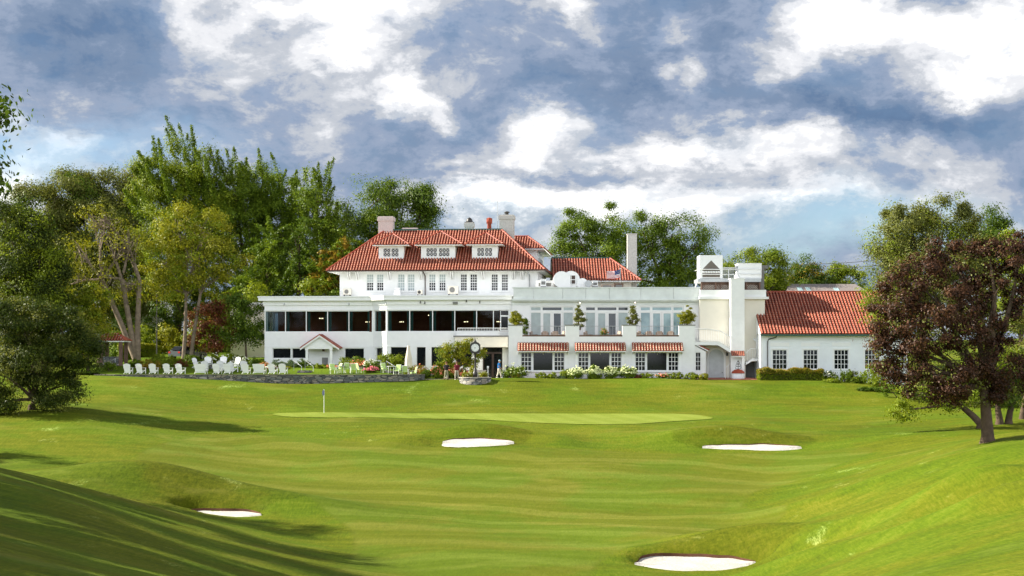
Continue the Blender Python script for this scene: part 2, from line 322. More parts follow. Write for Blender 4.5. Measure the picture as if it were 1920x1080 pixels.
# sand bunkers: centre x, y, half width, half depth, z at centre, slope, seed
BUNK = [(-2.75, 128.0, 2.2, 1.2, -6.33, .12, 1), (18.0, 127.2, 3.05, .85, -6.66, .10, 2), (-17.1, 100.3, 2.1, 1.0, -9.22, .08, 3), (9.1, 84.8, 3.0, 1.15, -10.22, .07, 4)]
def brad(th, seed):
    return 1 + .10 * np.sin(2 * th + seed) + .07 * np.sin(3 * th + 2.1 * seed) + .04 * np.sin(5 * th + seed)
def H(x, y):
    x = np.asarray(x, float); y = np.asarray(y, float)
    z = np.interp(y, _yy, _zs)
    # right hillside
    amp = np.interp(y, [0, 40, 60, 75, 90, 98, 104, 112, 122, 138, 160, 175], [1, 3.0, 4.6, 5.2, 5.3, 5.1, 4.7, 3.3, 1.7, .7, .2, 0])
    x0 = np.interp(y, [40, 60, 80, 100, 125, 150], [-2, 1, 8, 12, 18, 26]); wd = np.interp(y, [40, 60, 80, 100, 120, 160], [20, 22, 20, 19, 19, 18])
    z = z + amp * sst(0, 1, (x - x0) / wd) + .03 * np.maximum(x - 40, 0)
    # left hillside and the nearer shoulder that carries the tree shadows
    ampl = np.interp(y, [0, 40, 60, 75, 90, 98, 108, 120, 140, 160, 170], [2, 4.0, 5.2, 5.8, 4.6, 2.4, 1.3, .9, 1.3, 1.2, .3])
    z = z + ampl * sst(0, 1, (-x - np.interp(y, [45, 60, 80, 100, 150], [-6, -2, 3, 12, 22])) / np.interp(y, [60, 80, 100, 120], [29, 27, 21, 17]))
    z = z + .03 * np.maximum(-x - 45, 0)
    # mounds
    z = z + 1.95 * gau(x, y, -22.5, 106, 6.4, 3.8, -.10) + .6 * gau(x, y, -13.5, 103.5, 4.5, 2.4, -.3)
    z = z + 1.0 * gau(x, y, -2.2, 131.9, 4.6, 1.9) + 1.0 * gau(x, y, 16.2, 130.9, 5.0, 2.0)
    z = z + .35 * gau(x, y, -8.6, 129.5, 1.8, 2.2) + .35 * gau(x, y, 3.6, 129.5, 1.8, 2.4)
    z = z + .72 * gau(x, y, 11.0, 88.2, 6.0, 2.6, .12) + .9 * gau(x, y, 19, 78, 9, 2.6, .35) + .5 * gau(x, y, 22, 69, 7, 2.2, .3)
    z = z + .30 * gau(x, y, 14.5, 108, 7, 3.0, .25) - .25 * gau(x, y, 8, 103, 9, 3, .3)
    z = z + 0.72 * gau(x, y, 17, 83, 12, 2.0, -.80) + .70 * gau(x, y, 19.5, 69, 10, 1.6, -.70) - .30 * gau(x, y, 19, 76, 11, 2.4, -.75) + .35 * gau(x, y, 17, 98, 9, 1.6, -.35)
    z = z - 1.25 * sst(30, 48, x) * sst(185, 172, y) * sst(145, 165, y)
    z = z - .55 * gau(x, y, 30, 160, 8, 5)
    z = z + .10 * np.sin(x * .21 + 1.3) * np.sin(y * .17) + .06 * np.sin(x * .43 + y * .31)
    z = z + .30 * gau(x, y, 2.5, 167, 14, 3)
    for (cx, cy, rx, ry, z0, k, sd_) in BUNK:
        dx, dy = (x - cx) / rx, (y - cy) / ry; dy = np.sign(dy) * np.abs(dy) ** .7; r = np.hypot(dx, dy) / brad(np.arctan2(dy, dx), sd_)
        w = sst(.98, np.where(dy > 0, 1.5, 1.4), r)
        z = z * w + (z0 + k * (y - cy) - .10) * (1 - w)
    return z
def H1(x, y): return float(H(x, y))
def hit(u, v, y0=55, y1=260, fn=None):
    k = (u - CX) / F; ys = np.arange(y0, y1, .25); d = (VH - v) / F * ys - (fn or H)(k * ys, ys)
    i = np.argmax(d <= 0) if np.any(d <= 0) else len(ys) - 1
    y = ys[i]; return Vector((k * y, y, float((fn or H)(k * y, y))))
def px(u, v, y): return Vector(((u - CX) / F * y, y, (VH - v) / F * y))

xs = np.concatenate([np.linspace(-900, -90, 16)[:-1], np.linspace(-90, -46, 36)[:-1], np.arange(-46, 52, .4), np.linspace(52, 95, 34), np.linspace(95, 900, 16)[1:]])
ys = np.concatenate([np.linspace(-80, 50, 40)[:-1], np.arange(50, 178, .33), np.linspace(178, 260, 40)[1:], np.linspace(260, 2600, 24)[1:]])
GX, GY = np.meshgrid(xs, ys); GZ = H(GX, GY)
def inpoly_sd(poly, X, Y):       # signed distance, positive inside
    P = np.array(poly); d = np.full(X.shape, 1e9); ins = np.zeros(X.shape, bool)
    for i in range(len(P)):
        a, b = P[i], P[(i + 1) % len(P)]; e = b - a
        t = np.clip(((X - a[0]) * e[0] + (Y - a[1]) * e[1]) / (e @ e + 1e-9), 0, 1)
        d = np.minimum(d, np.hypot(X - a[0] - t * e[0], Y - a[1] - t * e[1]))
        c = ((a[1] > Y) != (b[1] > Y)) & (X < (b[0] - a[0]) * (Y - a[1]) / (b[1] - a[1] + 1e-12) + a[0]); ins ^= c
    return np.where(ins, d, -d)
def smoothpoly(p, n=3):
    for _ in range(n):
        q_ = []
        for i in range(len(p)):
            a, b = p[i], p[(i + 1) % len(p)]
            q_ += [(a[0] * .75 + b[0] * .25, a[1] * .75 + b[1] * .25), (a[0] * .25 + b[0] * .75, a[1] * .25 + b[1] * .75)]
        p = q_
    return p
FW = smoothpoly([(-27, 118), (-25, 129), (-22, 133), (-12, 129.5), (-4, 126.2), (6, 126), (13, 124.3), (24, 125.5), (27, 122), (18, 112), (13, 104), (17, 98), (11, 92), (5, 88), (3, 78), (6, 60), (-4, 45), (-8, 70), (-8, 88), (-9, 97), (-13, 105), (-20, 112)])
FD = inpoly_sd(FW, GX, GY); FD = np.clip(FD, -30, 30)
nb = len(xs); me = bpy.data.meshes.new('ground')
co = np.stack([GX, GY, GZ], -1).reshape(-1, 3)
i0 = (np.arange(len(ys) - 1)[:, None] * nb + np.arange(nb - 1)[None]).ravel()
qs = np.stack([i0, i0 + 1, i0 + 1 + nb, i0 + nb], 1)
def npmesh(me, co, qs, k=4, smooth=True):
    me.vertices.add(len(co)); me.vertices.foreach_set('co', co.astype(np.float32).ravel())
    me.loops.add(len(qs) * k); me.polygons.add(len(qs))
    me.loops.foreach_set('vertex_index', qs.astype(np.int32).ravel())
    me.polygons.foreach_set('loop_start', np.arange(0, len(qs) * k, k, dtype=np.int32))
    me.polygons.foreach_set('loop_total', np.full(len(qs), k, np.int32))
    if smooth: me.polygons.foreach_set('use_smooth', np.ones(len(qs), bool))
    me.update(calc_edges=True); me.validate()
npmesh(me, co, qs)
RM = np.zeros_like(GX)
for (cx, cy, rx, ry, z0, k, sd_), (ox, oy, ax_, ay_) in zip(BUNK, ((0, 2.2, 2.0, 3.2), (-.5, 2.4, 1.9, 3.8), (-4.5, 3.4, 4.3, 4.6), (.9, 1.3, 1.55, 2.3))):
    RM = np.maximum(RM, 1.0 - np.hypot((GX - cx - ox) / (rx * ax_), (GY - cy - oy) / (ry * ay_)) + .05 * np.sin(GX * 1.1 + GY) )
RM = np.clip(RM, -1, 1)
at = me.attributes.new('rm', 'FLOAT', 'POINT'); at.data.foreach_set('value', RM.astype(np.float32).ravel())
at = me.attributes.new('fd', 'FLOAT', 'POINT'); at.data.foreach_set('value', FD.astype(np.float32).ravel())
ground = bpy.data.objects.new('ground', me); COL.objects.link(ground); tag(ground, kind='structure')

def grass_mat(name, mode):
    m = bpy.data.materials.new(name); m.use_nodes = True; t = NT(m.node_tree); b = t.n['Principled BSDF']
    b.inputs['Roughness'].default_value = .85; b.inputs['Specular IOR Level'].default_value = .05
    co = t.new('ShaderNodeTexCoord').outputs['Object']; sx = t.new('ShaderNodeSeparateXYZ'); t.link(co, sx.inputs[0])
    big = t.noise(co, .07, 4).outputs['Fac']; med = t.noise(t.vmath('MULTIPLY', co, (.35, 1.1, 1)), .9, 5, .65).outputs['Fac']
    streak = t.noise(t.vmath('MULTIPLY', co, (.16, .9, 1)), 1.2, 7, .75).outputs['Fac']
    fine = t.math('MULTIPLY_ADD', t.noise(t.vmath('MULTIPLY', co, (1, .15, .4)), 9, 5, .8).outputs['Fac'], .8, t.math('MULTIPLY', t.noise(co, 5, 4, .7).outputs['Fac'], .2))
    mx = t.math('ADD', t.math('MULTIPLY', t.math('SUBTRACT', big, .5), 1.0), t.math('ADD', t.math('MULTIPLY', t.math('SUBTRACT', med, .5), .85), t.math('MULTIPLY', t.math('SUBTRACT', streak, .5), 1.0)))
    mx = t.math('MULTIPLY_ADD', t.math('ADD', mx, t.math('MULTIPLY', t.math('SUBTRACT', fine, .5), 2.1)), 1.2, .5)
    if mode == 'ground':
        rough = t.ramp(mx, [(.1, (.026, .042, .002)), (.4, (.060, .084, .003)), (.62, (.090, .110, .004)), (.9, (.150, .148, .016))])
        fair = t.ramp(mx, [(-.0, (.068, .080, .007)), (.5, (.104, .115, .011)), (1, (.148, .150, .020))])
        wob = t.noise(co, .06, 2).outputs['Fac']
        ph = t.math('ADD', t.math('MULTIPLY_ADD', sx.outputs[0], .22, sx.outputs[1]), t.math('MULTIPLY', wob, 14))
        ph = t.math('ADD', ph, t.math('MULTIPLY', t.math('MULTIPLY', sx.outputs[0], sx.outputs[0]), .006))
        st = t.math('SINE', t.math('MULTIPLY', ph, 2 * math.pi / 5.2)); st = t.math('MULTIPLY_ADD', t.sstep(st, .0, .8), .75, t.math('MULTIPLY', t.sstep(t.math('SINE', t.math('MULTIPLY', ph, 2 * math.pi / 1.37)), 0, 1), .25))
        fair = t.mix(st, t.mix(1.0, fair, (.72, .80, .60), 'MULTIPLY'), t.mix(1.0, fair, (1.30, 1.24, 2.1), 'MULTIPLY'))
        a = t.new('ShaderNodeAttribute'); a.attribute_name = 'fd'
        fdn = t.math('ADD', a.outputs['Fac'], t.math('MULTIPLY', t.math('SUBTRACT', med, .5), .5))
        c = t.mix(t.sstep(fdn, -.12, .12), rough, fair)
        edge = t.sstep(t.math('ABSOLUTE', fdn), .30, .05)
        c = t.mix(t.math('MULTIPLY', edge, .35), c, (.085, .085, .012))
        ar = t.new('ShaderNodeAttribute'); ar.attribute_name = 'rm'
        shag = t.noise(co, 3.2, 6, .75).outputs['Fac']
        rgh = t.ramp(shag, [(.25, (.040, .054, .003)), (.5, (.084, .096, .005)), (.75, (.150, .145, .012))])
        c = t.mix(t.math('MULTIPLY', t.sstep(ar.outputs['Fac'], -.02, .14), .62), c, rgh)
        c = t.mix(t.math('MULTIPLY', t.sstep(t.math('ABSOLUTE', ar.outputs['Fac']), .05, .01), .4), c, (.13, .155, .01))
        # dry flecks and clippings
        vo = t.new('ShaderNodeTexVoronoi'); vo.inputs['Scale'].default_value = 1.1; t.link(co, vo.inputs['Vector'])
        fl = t.sstep(vo.outputs['Distance'], .06, .03)
        c = t.mix(t.math('MULTIPLY', fl, .55), c, (.10, .075, .03))
        dry = t.noise(t.vmath('MULTIPLY', co, (.5, 1, 1)), .22, 5, .6).outputs['Fac']
        c = t.mix(t.math('MULTIPLY', t.sstep(dry, .56, .72), .5), c, (.20, .19, .035))
        wrn = t.noise(t.vmath('MULTIPLY', co, (.8, .5, 1)), .35, 6, .7).outputs['Fac']
        c = t.mix(t.math('MULTIPLY', t.math('MULTIPLY', t.sstep(wrn, .60, .70), t.sstep(fdn, .3, -.6)), t.sstep(fine, .42, .62)), c, (.30, .33, .09))
        hue = t.noise(co, .16, 4, .6).outputs['Fac']
        c = t.mix(t.sstep(hue, .42, .60), c, t.mix(1.0, c, (.84, 1.04, .9), 'MULTIPLY'))
    elif mode == 'green':
        c = t.ramp(mx, [(.1, (.150, .200, .026)), (.9, (.212, .255, .042))])
        rt = t.math('ADD', t.math('MULTIPLY', sx.outputs[0], .95), t.math('MULTIPLY', sx.outputs[1], .30))
        st = t.sstep(t.math('SINE', t.math('MULTIPLY', rt, 2 * math.pi / 2.3)), -.3, .3)
        c = t.mix(st, t.mix(1.0, c, (.90, .92, .82), 'MULTIPLY'), c)
    else:
        c = t.ramp(mx, [(.1, (.05, .09, .005)), (.9, (.12, .18, .010))])
    t.link(c, b.inputs['Base Color'])
    bn = t.new('ShaderNodeBump'); bn.inputs['Strength'].default_value = .35 if mode != 'green' else .12; bn.inputs['Distance'].default_value = .08
    bh = t.math('ADD', t.noise(co, 5, 5, .7).outputs['Fac'], t.math('MULTIPLY', t.noise(co, 1.4, 3).outputs['Fac'], 2.0))
    t.link(bh, bn.inputs['Height']); t.link(bn.outputs[0], b.inputs['Normal'])
    MATS[name] = m; return m
me.materials.append(grass_mat('ground_grass', 'ground')); grass_mat('green_grass', 'green'); grass_mat('lawn_grass', 'lawn')

def sheet(name, outline, off, m, step=.5, fn=None):   # a fine sheet laid on the terrain inside a closed outline
    P = np.array(outline); bm_ = bmesh.new(); x0, y0 = P.min(0); x1, y1 = P.max(0)
    cols = max(2, int((x1 - x0) / step)); rows = max(2, int((y1 - y0) / step))
    gx, gy = np.linspace(x0, x1, cols), np.linspace(y0, y1, rows)
    # rows of spans, so that the rim follows the outline exactly
    V_, F_ = [], []
    for j in range(rows):
        y = gy[j] if 0 < j < rows - 1 else (gy[j] + (1e-3 if j == 0 else -1e-3))
        cr = []
        for i in range(len(P)):
            a, b = P[i], P[(i + 1) % len(P)]
            if (a[1] > y) != (b[1] > y): cr.append(a[0] + (b[0] - a[0]) * (y - a[1]) / (b[1] - a[1]))
        lo, hi = (min(cr), max(cr)) if cr else (P[:, 0].mean(),) * 2
        for i in range(cols):
            x = lo + (hi - lo) * i / (cols - 1); V_.append((x, y))
    V_ = np.array(V_); z = (fn or H)(V_[:, 0], V_[:, 1]) + off
    i0 = (np.arange(rows - 1)[:, None] * cols + np.arange(cols - 1)[None]).ravel()
    q_ = np.stack([i0, i0 + 1, i0 + 1 + cols, i0 + cols], 1)
    me = bpy.data.meshes.new(name); npmesh(me, np.column_stack([V_, z]), q_); me.materials.append(MATS[m])
    o = bpy.data.objects.new(name, me); COL.objects.link(o); return o
GP = [(495, 776.5), (560, 774.5), (700, 774.5), (850, 776), (1000, 779.5), (1130, 779), (1290, 776.5), (1325, 781), (1345, 787), (1250, 791), (1180, 797.5), (1080, 797), (980, 792), (860, 785), (700, 783), (560, 784)]
gp = [hit(u, v, 120, 160) for u, v in GP]
green = sheet('putting_green', smoothpoly([(p.x, p.y) for p in gp], 2), .035, 'green_grass'); tag(green, kind='structure')

BLAB = ['white sand bunker cut below the middle of the green', 'long white sand bunker below the right end of the green',
        'sand bunker at the foot of the grassy mound at lower left', 'large sand bunker in the near foreground, right of centre']
for (cx, cy, rx, ry, z0, k, sd_), lb in zip(BUNK, BLAB):
    mb = MB(); n = 64; rg = 9; V = []; Fc = []
    for j in range(rg + 1):
        for i in range(n):
            th = 2 * math.pi * i / n; r = 1.12 * j / rg * float(brad(th, sd_))
            sn = math.sin(th); x, y = cx + rx * r * math.cos(th), cy + ry * abs(r * sn) ** (1 / .7) * (1 if sn > 0 else -1)
            V.append((x, y, z0 + k * (y - cy) + (j / rg) ** 4 * (.10 if math.sin(th) > 0 else -.12) + .05 * mnoise.noise(Vector((x * .6, y * .9, 3))) + .03 * mnoise.noise(Vector((x * 1.2, y * 1.2, 0)))))
    for j in range(rg):
        for i in range(n): Fc.append((j * n + i, (j + 1) * n + i, (j + 1) * n + (i + 1) % n, j * n + (i + 1) % n))
    mb.add(V, Fc, True); mb.cur = 1; lip = []
    for i in range(n + 1):
        v = Vector(V[rg * n + i % n]); k_ = max(0, math.sin(2 * math.pi * i / n)) ** .5; lip += [v - Vector((0, 0, .05)), v + Vector((0, .04, (.20 if sd_ > 2 else .12) * k_ - .04))]
    mb.add(lip, [(2 * i, 2 * i + 2, 2 * i + 3, 2 * i + 1) for i in range(n)], True); o = mb.build('sand_bunker', ['sand', 'soil']); tag(o, lb, 'sand bunker', 'sand bunkers on the course')

# ------------------------------------------------------------------ building frames: metres in the building's own axes, measured through the lens at its own depth
ZB = -2.1
class Frame:
    def __init__(s, x0, y0, yaw, z0=ZB): s.x0, s.y0, s.a, s.z0 = x0, y0, R(yaw), z0; s.c, s.s = math.cos(s.a), math.sin(s.a)
    def world(s, p, d): return s.x0 + p * s.c - d * s.s, s.y0 + p * s.s + d * s.c
class Wall:      # a vertical plane in a frame from (s0,d0) towards (s1,d1); a = metres along it, o = metres out of it
    def __init__(s, fr, p0, p1):
        s.fr = fr; s.p0 = Vector(p0); e = Vector(p1) - s.p0; s.len = e.length; s.e = e.normalized(); s.n = Vector((s.e.y, -s.e.x))
    def A(s, u):
        k = (u - CX) / F; x0, y0 = s.fr.world(*s.p0); ex = s.e.x * s.fr.c - s.e.y * s.fr.s; ey = s.e.x * s.fr.s + s.e.y * s.fr.c
        return (k * y0 - x0) / (ex - k * ey)
    def Y(s, a): return s.fr.world(*(s.p0 + s.e * a))[1]
    def Z(s, v, u=None, a=0): return (VH - v) / F * s.Y(s.A(u) if u is not None else a) - s.fr.z0
    def pt(s, a, o, z): p = s.p0 + s.e * a + s.n * o; return (p.x, p.y, z)
    def box(s, mb, a0, a1, o0, o1, z0, z1):
        mb.hexa([s.pt(a0, o1, z0), s.pt(a1, o1, z0), s.pt(a1, o0, z0), s.pt(a0, o0, z0)], [s.pt(a0, o1, z1), s.pt(a1, o1, z1), s.pt(a1, o0, z1), s.pt(a0, o0, z1)])
    def pbox(s, mb, u0, u1, v0, v1, o0, o1):
        um = (u0 + u1) / 2; s.box(mb, s.A(u0), s.A(u1), o0, o1, s.Z(v1, um), s.Z(v0, um))
    def holes(s, mb, a0, a1, z0, z1, hs, th=.35, back=None):
        ax = sorted({a0, a1, *[h[0] for h in hs], *[h[1] for h in hs]}); zz = sorted({z0, z1, *[h[2] for h in hs], *[h[3] for h in hs]})
        for i in range(len(ax) - 1):
            for j in range(len(zz) - 1):
                am, zm = (ax[i] + ax[i + 1]) / 2, (zz[j] + zz[j + 1]) / 2
                if any(h[0] < am < h[1] and h[2] < zm < h[3] for h in hs): continue
                mb.quad(s.pt(ax[i], 0, zz[j]), s.pt(ax[i + 1], 0, zz[j]), s.pt(ax[i + 1], 0, zz[j + 1]), s.pt(ax[i], 0, zz[j + 1]))
        for (b0, b1, c0, c1) in hs:
            mb.quad(s.pt(b0, 0, c0), s.pt(b1, 0, c0), s.pt(b1, -th, c0), s.pt(b0, -th, c0)); mb.quad(s.pt(b0, 0, c1), s.pt(b0, -th, c1), s.pt(b1, -th, c1), s.pt(b1, 0, c1))
            mb.quad(s.pt(b0, 0, c0), s.pt(b0, -th, c0), s.pt(b0, -th, c1), s.pt(b0, 0, c1)); mb.quad(s.pt(b1, 0, c0), s.pt(b1, 0, c1), s.pt(b1, -th, c1), s.pt(b1, -th, c0))
    def H(s, u0, u1, v0, v1): um = (u0 + u1) / 2; return (s.A(u0), s.A(u1), s.Z(v1, um), s.Z(v0, um))

def window(w, root, h, cols=1, rows=1, inset=.12, fw=.07, mw=.045, fm='trim_white', glass='dark_glass', curtain=None, lat=False, label=None, name='window', sash=False):
    a0, a1, z0, z1 = h; mb = MB(); i0, i1 = -inset - .05, -inset + .02
    w.box(mb, a0, a0 + fw, i0, i1, z0, z1); w.box(mb, a1 - fw, a1, i0, i1, z0, z1)
    w.box(mb, a0 + fw, a1 - fw, i0, i1, z1 - fw, z1); w.box(mb, a0 + fw, a1 - fw, i0, i1, z0, z0 + fw)
    b0, b1, c0, c1 = a0 + fw, a1 - fw, z0 + fw, z1 - fw
    for i in range(1, cols): x = b0 + (b1 - b0) * i / cols; w.box(mb, x - mw / 2, x + mw / 2, i0 + .01, i1 - .02, c0, c1)
    for j in range(1, rows):
        z = c0 + (c1 - c0) * j / rows; m_ = mw * (1.8 if sash and j == rows // 2 else 1)
        w.box(mb, b0, b1, i0 + .013, i1 - .017, z - m_ / 2, z + m_ / 2)
    if lat:
        for i in range(cols):
            for j in range(rows):
                x0, x1 = b0 + (b1 - b0) * i / cols, b0 + (b1 - b0) * (i + 1) / cols; y0, y1 = c0 + (c1 - c0) * j / rows, c0 + (c1 - c0) * (j + 1) / rows
                for (p, q_) in (((x0, y0), (x1, y1)), ((x0, y1), (x1, y0))):
                    mb.tube([w.pt(p[0], i1 - .03, p[1]), w.pt(q_[0], i1 - .03, q_[1])], .018, 4, False)
    f = mb.build(name, fm, root)
    if label: f['label'] = label
    g = MB(); w.box(g, b0, b1, i0 - .012, i0 + .012, c0, c1); g.build('pane', glass, f)
    if curtain:      # curtain seen behind the glass: share of the height from the top
        cl = MB(); zc = c1 - (c1 - c0) * curtain; n = 10
        pts = [w.pt(b0 + (b1 - b0) * i / n, i0 + .018 + .006 * (i % 2), zc) for i in range(n + 1)]; top = [w.pt(b0 + (b1 - b0) * i / n, i0 + .018 + .006 * (i % 2), c1) for i in range(n + 1)]
        cl.add(pts + top, [(i, i + 1, i + n + 2, i + n + 1) for i in range(n)]); cl.build('curtain', 'curtain_cloth', f)
    return f

TM = ['tile', 'tile_pan_shade', 'tile_rib_highlight']
def tiles(mb, L, Rr, up_pt, cTL, cTR, pitch=.30, course=.42, r=.10, hump=.12):
    """barrel tiled slope. L,Rr eave corners, up_pt a point on the top line; cTL,cTR positions of the top corners along the eave."""
    L, Rr, U = Vector(L), Vector(Rr), Vector(up_pt); e = (Rr - L).normalized(); Wd = (Rr - L).length
    up = (U - L) - e * (U - L).dot(e); T = up.length; up = up.normalized(); n = e.cross(up).normalized()
    if n.z < 0: n = -n
    pr = [(-pitch / 2, 0), (-r, 0), (-r * .8, hump * .62), (-r * .35, hump * .97), (r * .35, hump * .97), (r * .8, hump * .62), (r, 0), (pitch / 2, 0)]
    c0, c1 = min(0, cTL), max(Wd, cTR); k = max(1, round((c1 - c0) / pitch)); pitch = (c1 - c0) / k
    for i in range(k):
        c = c0 + pitch * (i + .5); lo, hi = 0, T
        if cTL > 0 and c < cTL: hi = min(hi, T * c / cTL)
        if cTL < 0 and c < 0: lo = T * c / cTL
        if cTR < Wd and c > cTR: hi = min(hi, T * (Wd - c) / (Wd - cTR))
        if cTR > Wd and c > Wd: lo = T * (c - Wd) / (cTR - Wd)
        t = lo; j = 0
        jit = random.uniform(-.008, .008)
        while t < hi - .02:
            t2 = min(hi, t + course); A_, B_ = [], []
            for q_, h_ in pr:
                p = L + e * (c + q_ + jit * (h_ > 0)); A_.append(p + up * (t - .03) + n * (h_ * 1.0 + .034)); B_.append(p + up * t2 + n * (h_ * .86 + .002))
            o = 8; mb.add(A_ + B_ + [L + e * (c - r) + up * (t - .03) + n * .005, L + e * (c + r) + up * (t - .03) + n * .005], [(m_, m_ + 1, m_ + 1 + o, m_ + o) for m_ in (1, 2, 4, 5)] + [(16, 17, 6, 5, 4, 3, 2, 1)])
            mb.cur = 1; mb.add([A_[0], A_[1], B_[1], B_[0], A_[6], A_[7], B_[7], B_[6]], [(0, 1, 2, 3), (4, 5, 6, 7)]); mb.cur = 2; mb.add([A_[2], A_[3], A_[4], B_[4], B_[3], B_[2]], [(1, 2, 3, 4)]); mb.cur = 0
            t = t2
def slab(mb, pts, th=.12):       # roof deck below the tiles
    mb.prism(pts, (0, 0, -th))
def rail(root, w, a0, a1, z0, z1, o, n, m='grey_metal', r=.02, top=.03, name='railing'):
    mb = MB(); mb.tube([w.pt(a0, o, z1), w.pt(a1, o, z1)], top, 5); mb.tube([w.pt(a0, o, z0 + .08), w.pt(a1, o, z0 + .08)], r, 4)
    for i in range(n + 1): a = a0 + (a1 - a0) * i / n; mb.tube([w.pt(a, o, z0), w.pt(a, o, z1)], r, 4)
    return mb.build(name, m, root)

# ================================================================== clubhouse: upper house with hipped roof + sunroom wing (frame A, turned 5 degrees)
A = Frame(0, 176, -5)
club = thing('clubhouse', 'white two-storey clubhouse with red tiled hipped roof, three dormers and a glazed sunroom wing', 'clubhouse', (A.x0, A.y0, A.z0), A.a)
wR = Wall(A, (0, 0), (1, 0)); wL = Wall(A, (0, 1.45), (1, 1.45))
sC0, sC1 = wL.A(700), wR.A(725); wC = Wall(A, (sC0, 1.45), (sC1, 0))
sL, sR = wL.A(496), wR.A(963)
zBot = -1.5
def Zb(w, v, u): return w.Z(v, u)
# sunroom band levels
zt, zb_ = wR.Z(581.5, 840), wR.Z(621.5, 840); ztop = wR.Z(554.5, 840); zft = wR.Z(563, 840)
bays_R = [725.5, 768, 811, 852.5, 893.5, 925, 937]; bays_L = [497, 535, 574, 614, 654, 692.5, 699.5]
mb = MB()
hR = [(wR.A(726.5), wR.A(954), zb_, zt)] + [wR.H(*q_) for q_ in ((733, 768.5, 651, 686), (781.5, 798, 651, 686), (809, 846, 651, 686), (856, 884, 651, 686))]
hR.append((wR.A(905), wR.A(942), zBot + 1.4, wR.Z(651, 920)))
wR.holes(mb, sC1, sR, zBot, ztop, hR, .35)
hL = [(wL.A(497.5), sC0 - .15, zb_, zt)] + [wL.H(*q_) for q_ in ((511, 545, 653, 672), (547.5, 579, 653, 672), (646, 682.5, 653, 676))]
wL.holes(mb, sL, sC0, zBot, ztop, hL, .35)
hC = [(.15, wC.len - .12, zb_, zt), (wC.A(704.5) , wC.A(716.5), wC.Z(676, 710), wC.Z(652, 710))]
wC.holes(mb, 0, wC.len, zBot, ztop, hC, .3)
Lw = Wall(A, (sL, 9), (sL, 1.45)); Lw.holes(mb, 0, 7.55, zBot, ztop, [(.6, 7.3, zb_, zt)], .3)
mb.poly([(sL, 1.45, ztop - .02), (sC0, 1.45, ztop - .02), (sC1, 0, ztop - .02), (sR, 0, ztop - .02), (sR, 9, ztop - .02), (sL, 9, ztop - .02)])
mb.box(sL + .01, sR, 8.8, 9, zBot, ztop - .03)
mb.build('wing_wall', 'white_paint', club)
# groove lines and cornice
mb = MB()
for w, a0, a1 in ((wR, sC1, sR), (wL, sL, sC0), (wC, 0, wC.len)):
    for zz_, o, hgt in ((wR.Z(643.5, 800), .012, .03), (wR.Z(649, 800), .05, .06)): w.box(mb, a0, a1, .001, o, zz_ - hgt, zz_)
mb.build('string_course', 'white_paint', club)
mb = MB()
def cornice(mb, prof, m):
    for (o0, o1, z0, z1) in prof:
        pts = [(sL - o1, 9), (sL - o1, 1.45 - o1), (sC0 - .41 * o1, 1.45 - o1), (sC1 - .41 * o1, -o1), (sR, -o1), (sR, 0 - o0 + .0), (sC1 - .41 * o0, -o0), (sC0 - .41 * o0, 1.45 - o0), (sL - o0, 1.45 - o0), (sL - o0, 9)]
        mb.prism([(p[0], p[1], z0) for p in pts], (0, 0, z1 - z0))
cornice(mb, [(0.002, .55, zft + .03, ztop - .10), (-.3, .62, ztop - .10, ztop + .04)], 0)
cornice(mb, [(0.002, .12, wR.Z(571, 840), zft + .03), (.002, .05, zt + .02, zt + .14)], 0)
mb.build('cornice', 'trim_white', club)
# mullions, panes, curtains and the room behind the glass
def bay(w, a0, a1, z0, z1, cur):
    f = MB(); w.box(f, a0 - .04, a0 + .045, -.20, -.05, z0, z1); w.box(f, a0 + .045, a1 - .04, -.16, -.06, z1 - .06, z1); w.box(f, a0 + .045, a1 - .04, -.16, -.06, z0, z0 + .05)
    o = f.build('window', 'trim_white', club); g = MB(); w.box(g, a0 + .045, a1 - .04, -.12, -.10, z0 + .05, z1 - .06); g.build('pane', 'clear_glass', o)
    for (ca, cw) in cur:
        c = MB(); n = 8; x0 = a0 + .06 + ca * (a1 - a0 - .12)
        lo = [w.pt(x0 + cw * i / n, -.45 + .05 * (i % 2), z0 + .03) for i in range(n + 1)]; hi_ = [w.pt(x0 + cw * i / n, -.45 + .05 * (i % 2), z1 - .02) for i in range(n + 1)]
        c.add(lo + hi_, [(i, i + 1, i + n + 2, i + n + 1) for i in range(n)]); c.build('curtain', 'green_curtain', o)
for i in range(6):
    if i < 5: bay(wL, wL.A(bays_L[i]), wL.A(bays_L[i + 1]), zb_, zt, [[(0, .3)], [(0, .28)], [(0, .3), (.86, .25)], [(0, .28), (.88, .22)], [(0, .25), (.9, .2)]][i])
for i in range(6): bay(wR, wR.A(bays_R[i]) + (.05 if i == 0 else 0), wR.A(bays_R[i + 1]), zb_, zt, [[(.0, .3), (.88, .25)], [(0, .25), (.86, .3)], [(0, .25), (.86, .28)], [(0.85, .28)], [], []][i])
bay(wC, .16, wC.len - .14, zb_, zt, [(.0, .5)])
bay(Lw, .62, 3.6, zb_, zt, []); bay(Lw, 3.6, 7.28, zb_, zt, [])
aD0, aD1 = wR.A(937), wR.A(954)
f = window(wR, club, (aD0 + .04, aD1, zb_ + .03, wR.Z(592, 945)), 1, 1, .1, .1, name='balcony_door', label='white framed glass door onto the small balcony')
window(wR, club, (aD0 + .04, aD1, wR.Z(592, 945), zt - .02), 1, 1, .1, .06)
mb = MB(); mb.box(sL + .5, sR - .2, 5.6, 5.7, zb_ - .3, zt + .1); mb.box(sL + .5, sR - .2, 1.9, 5.6, zt + .02, zt + .05); mb.box(wR.A(811), wR.A(813), 1.9, 5.6, zb_, zt); mb.build('room_wall', 'room_brown', club)
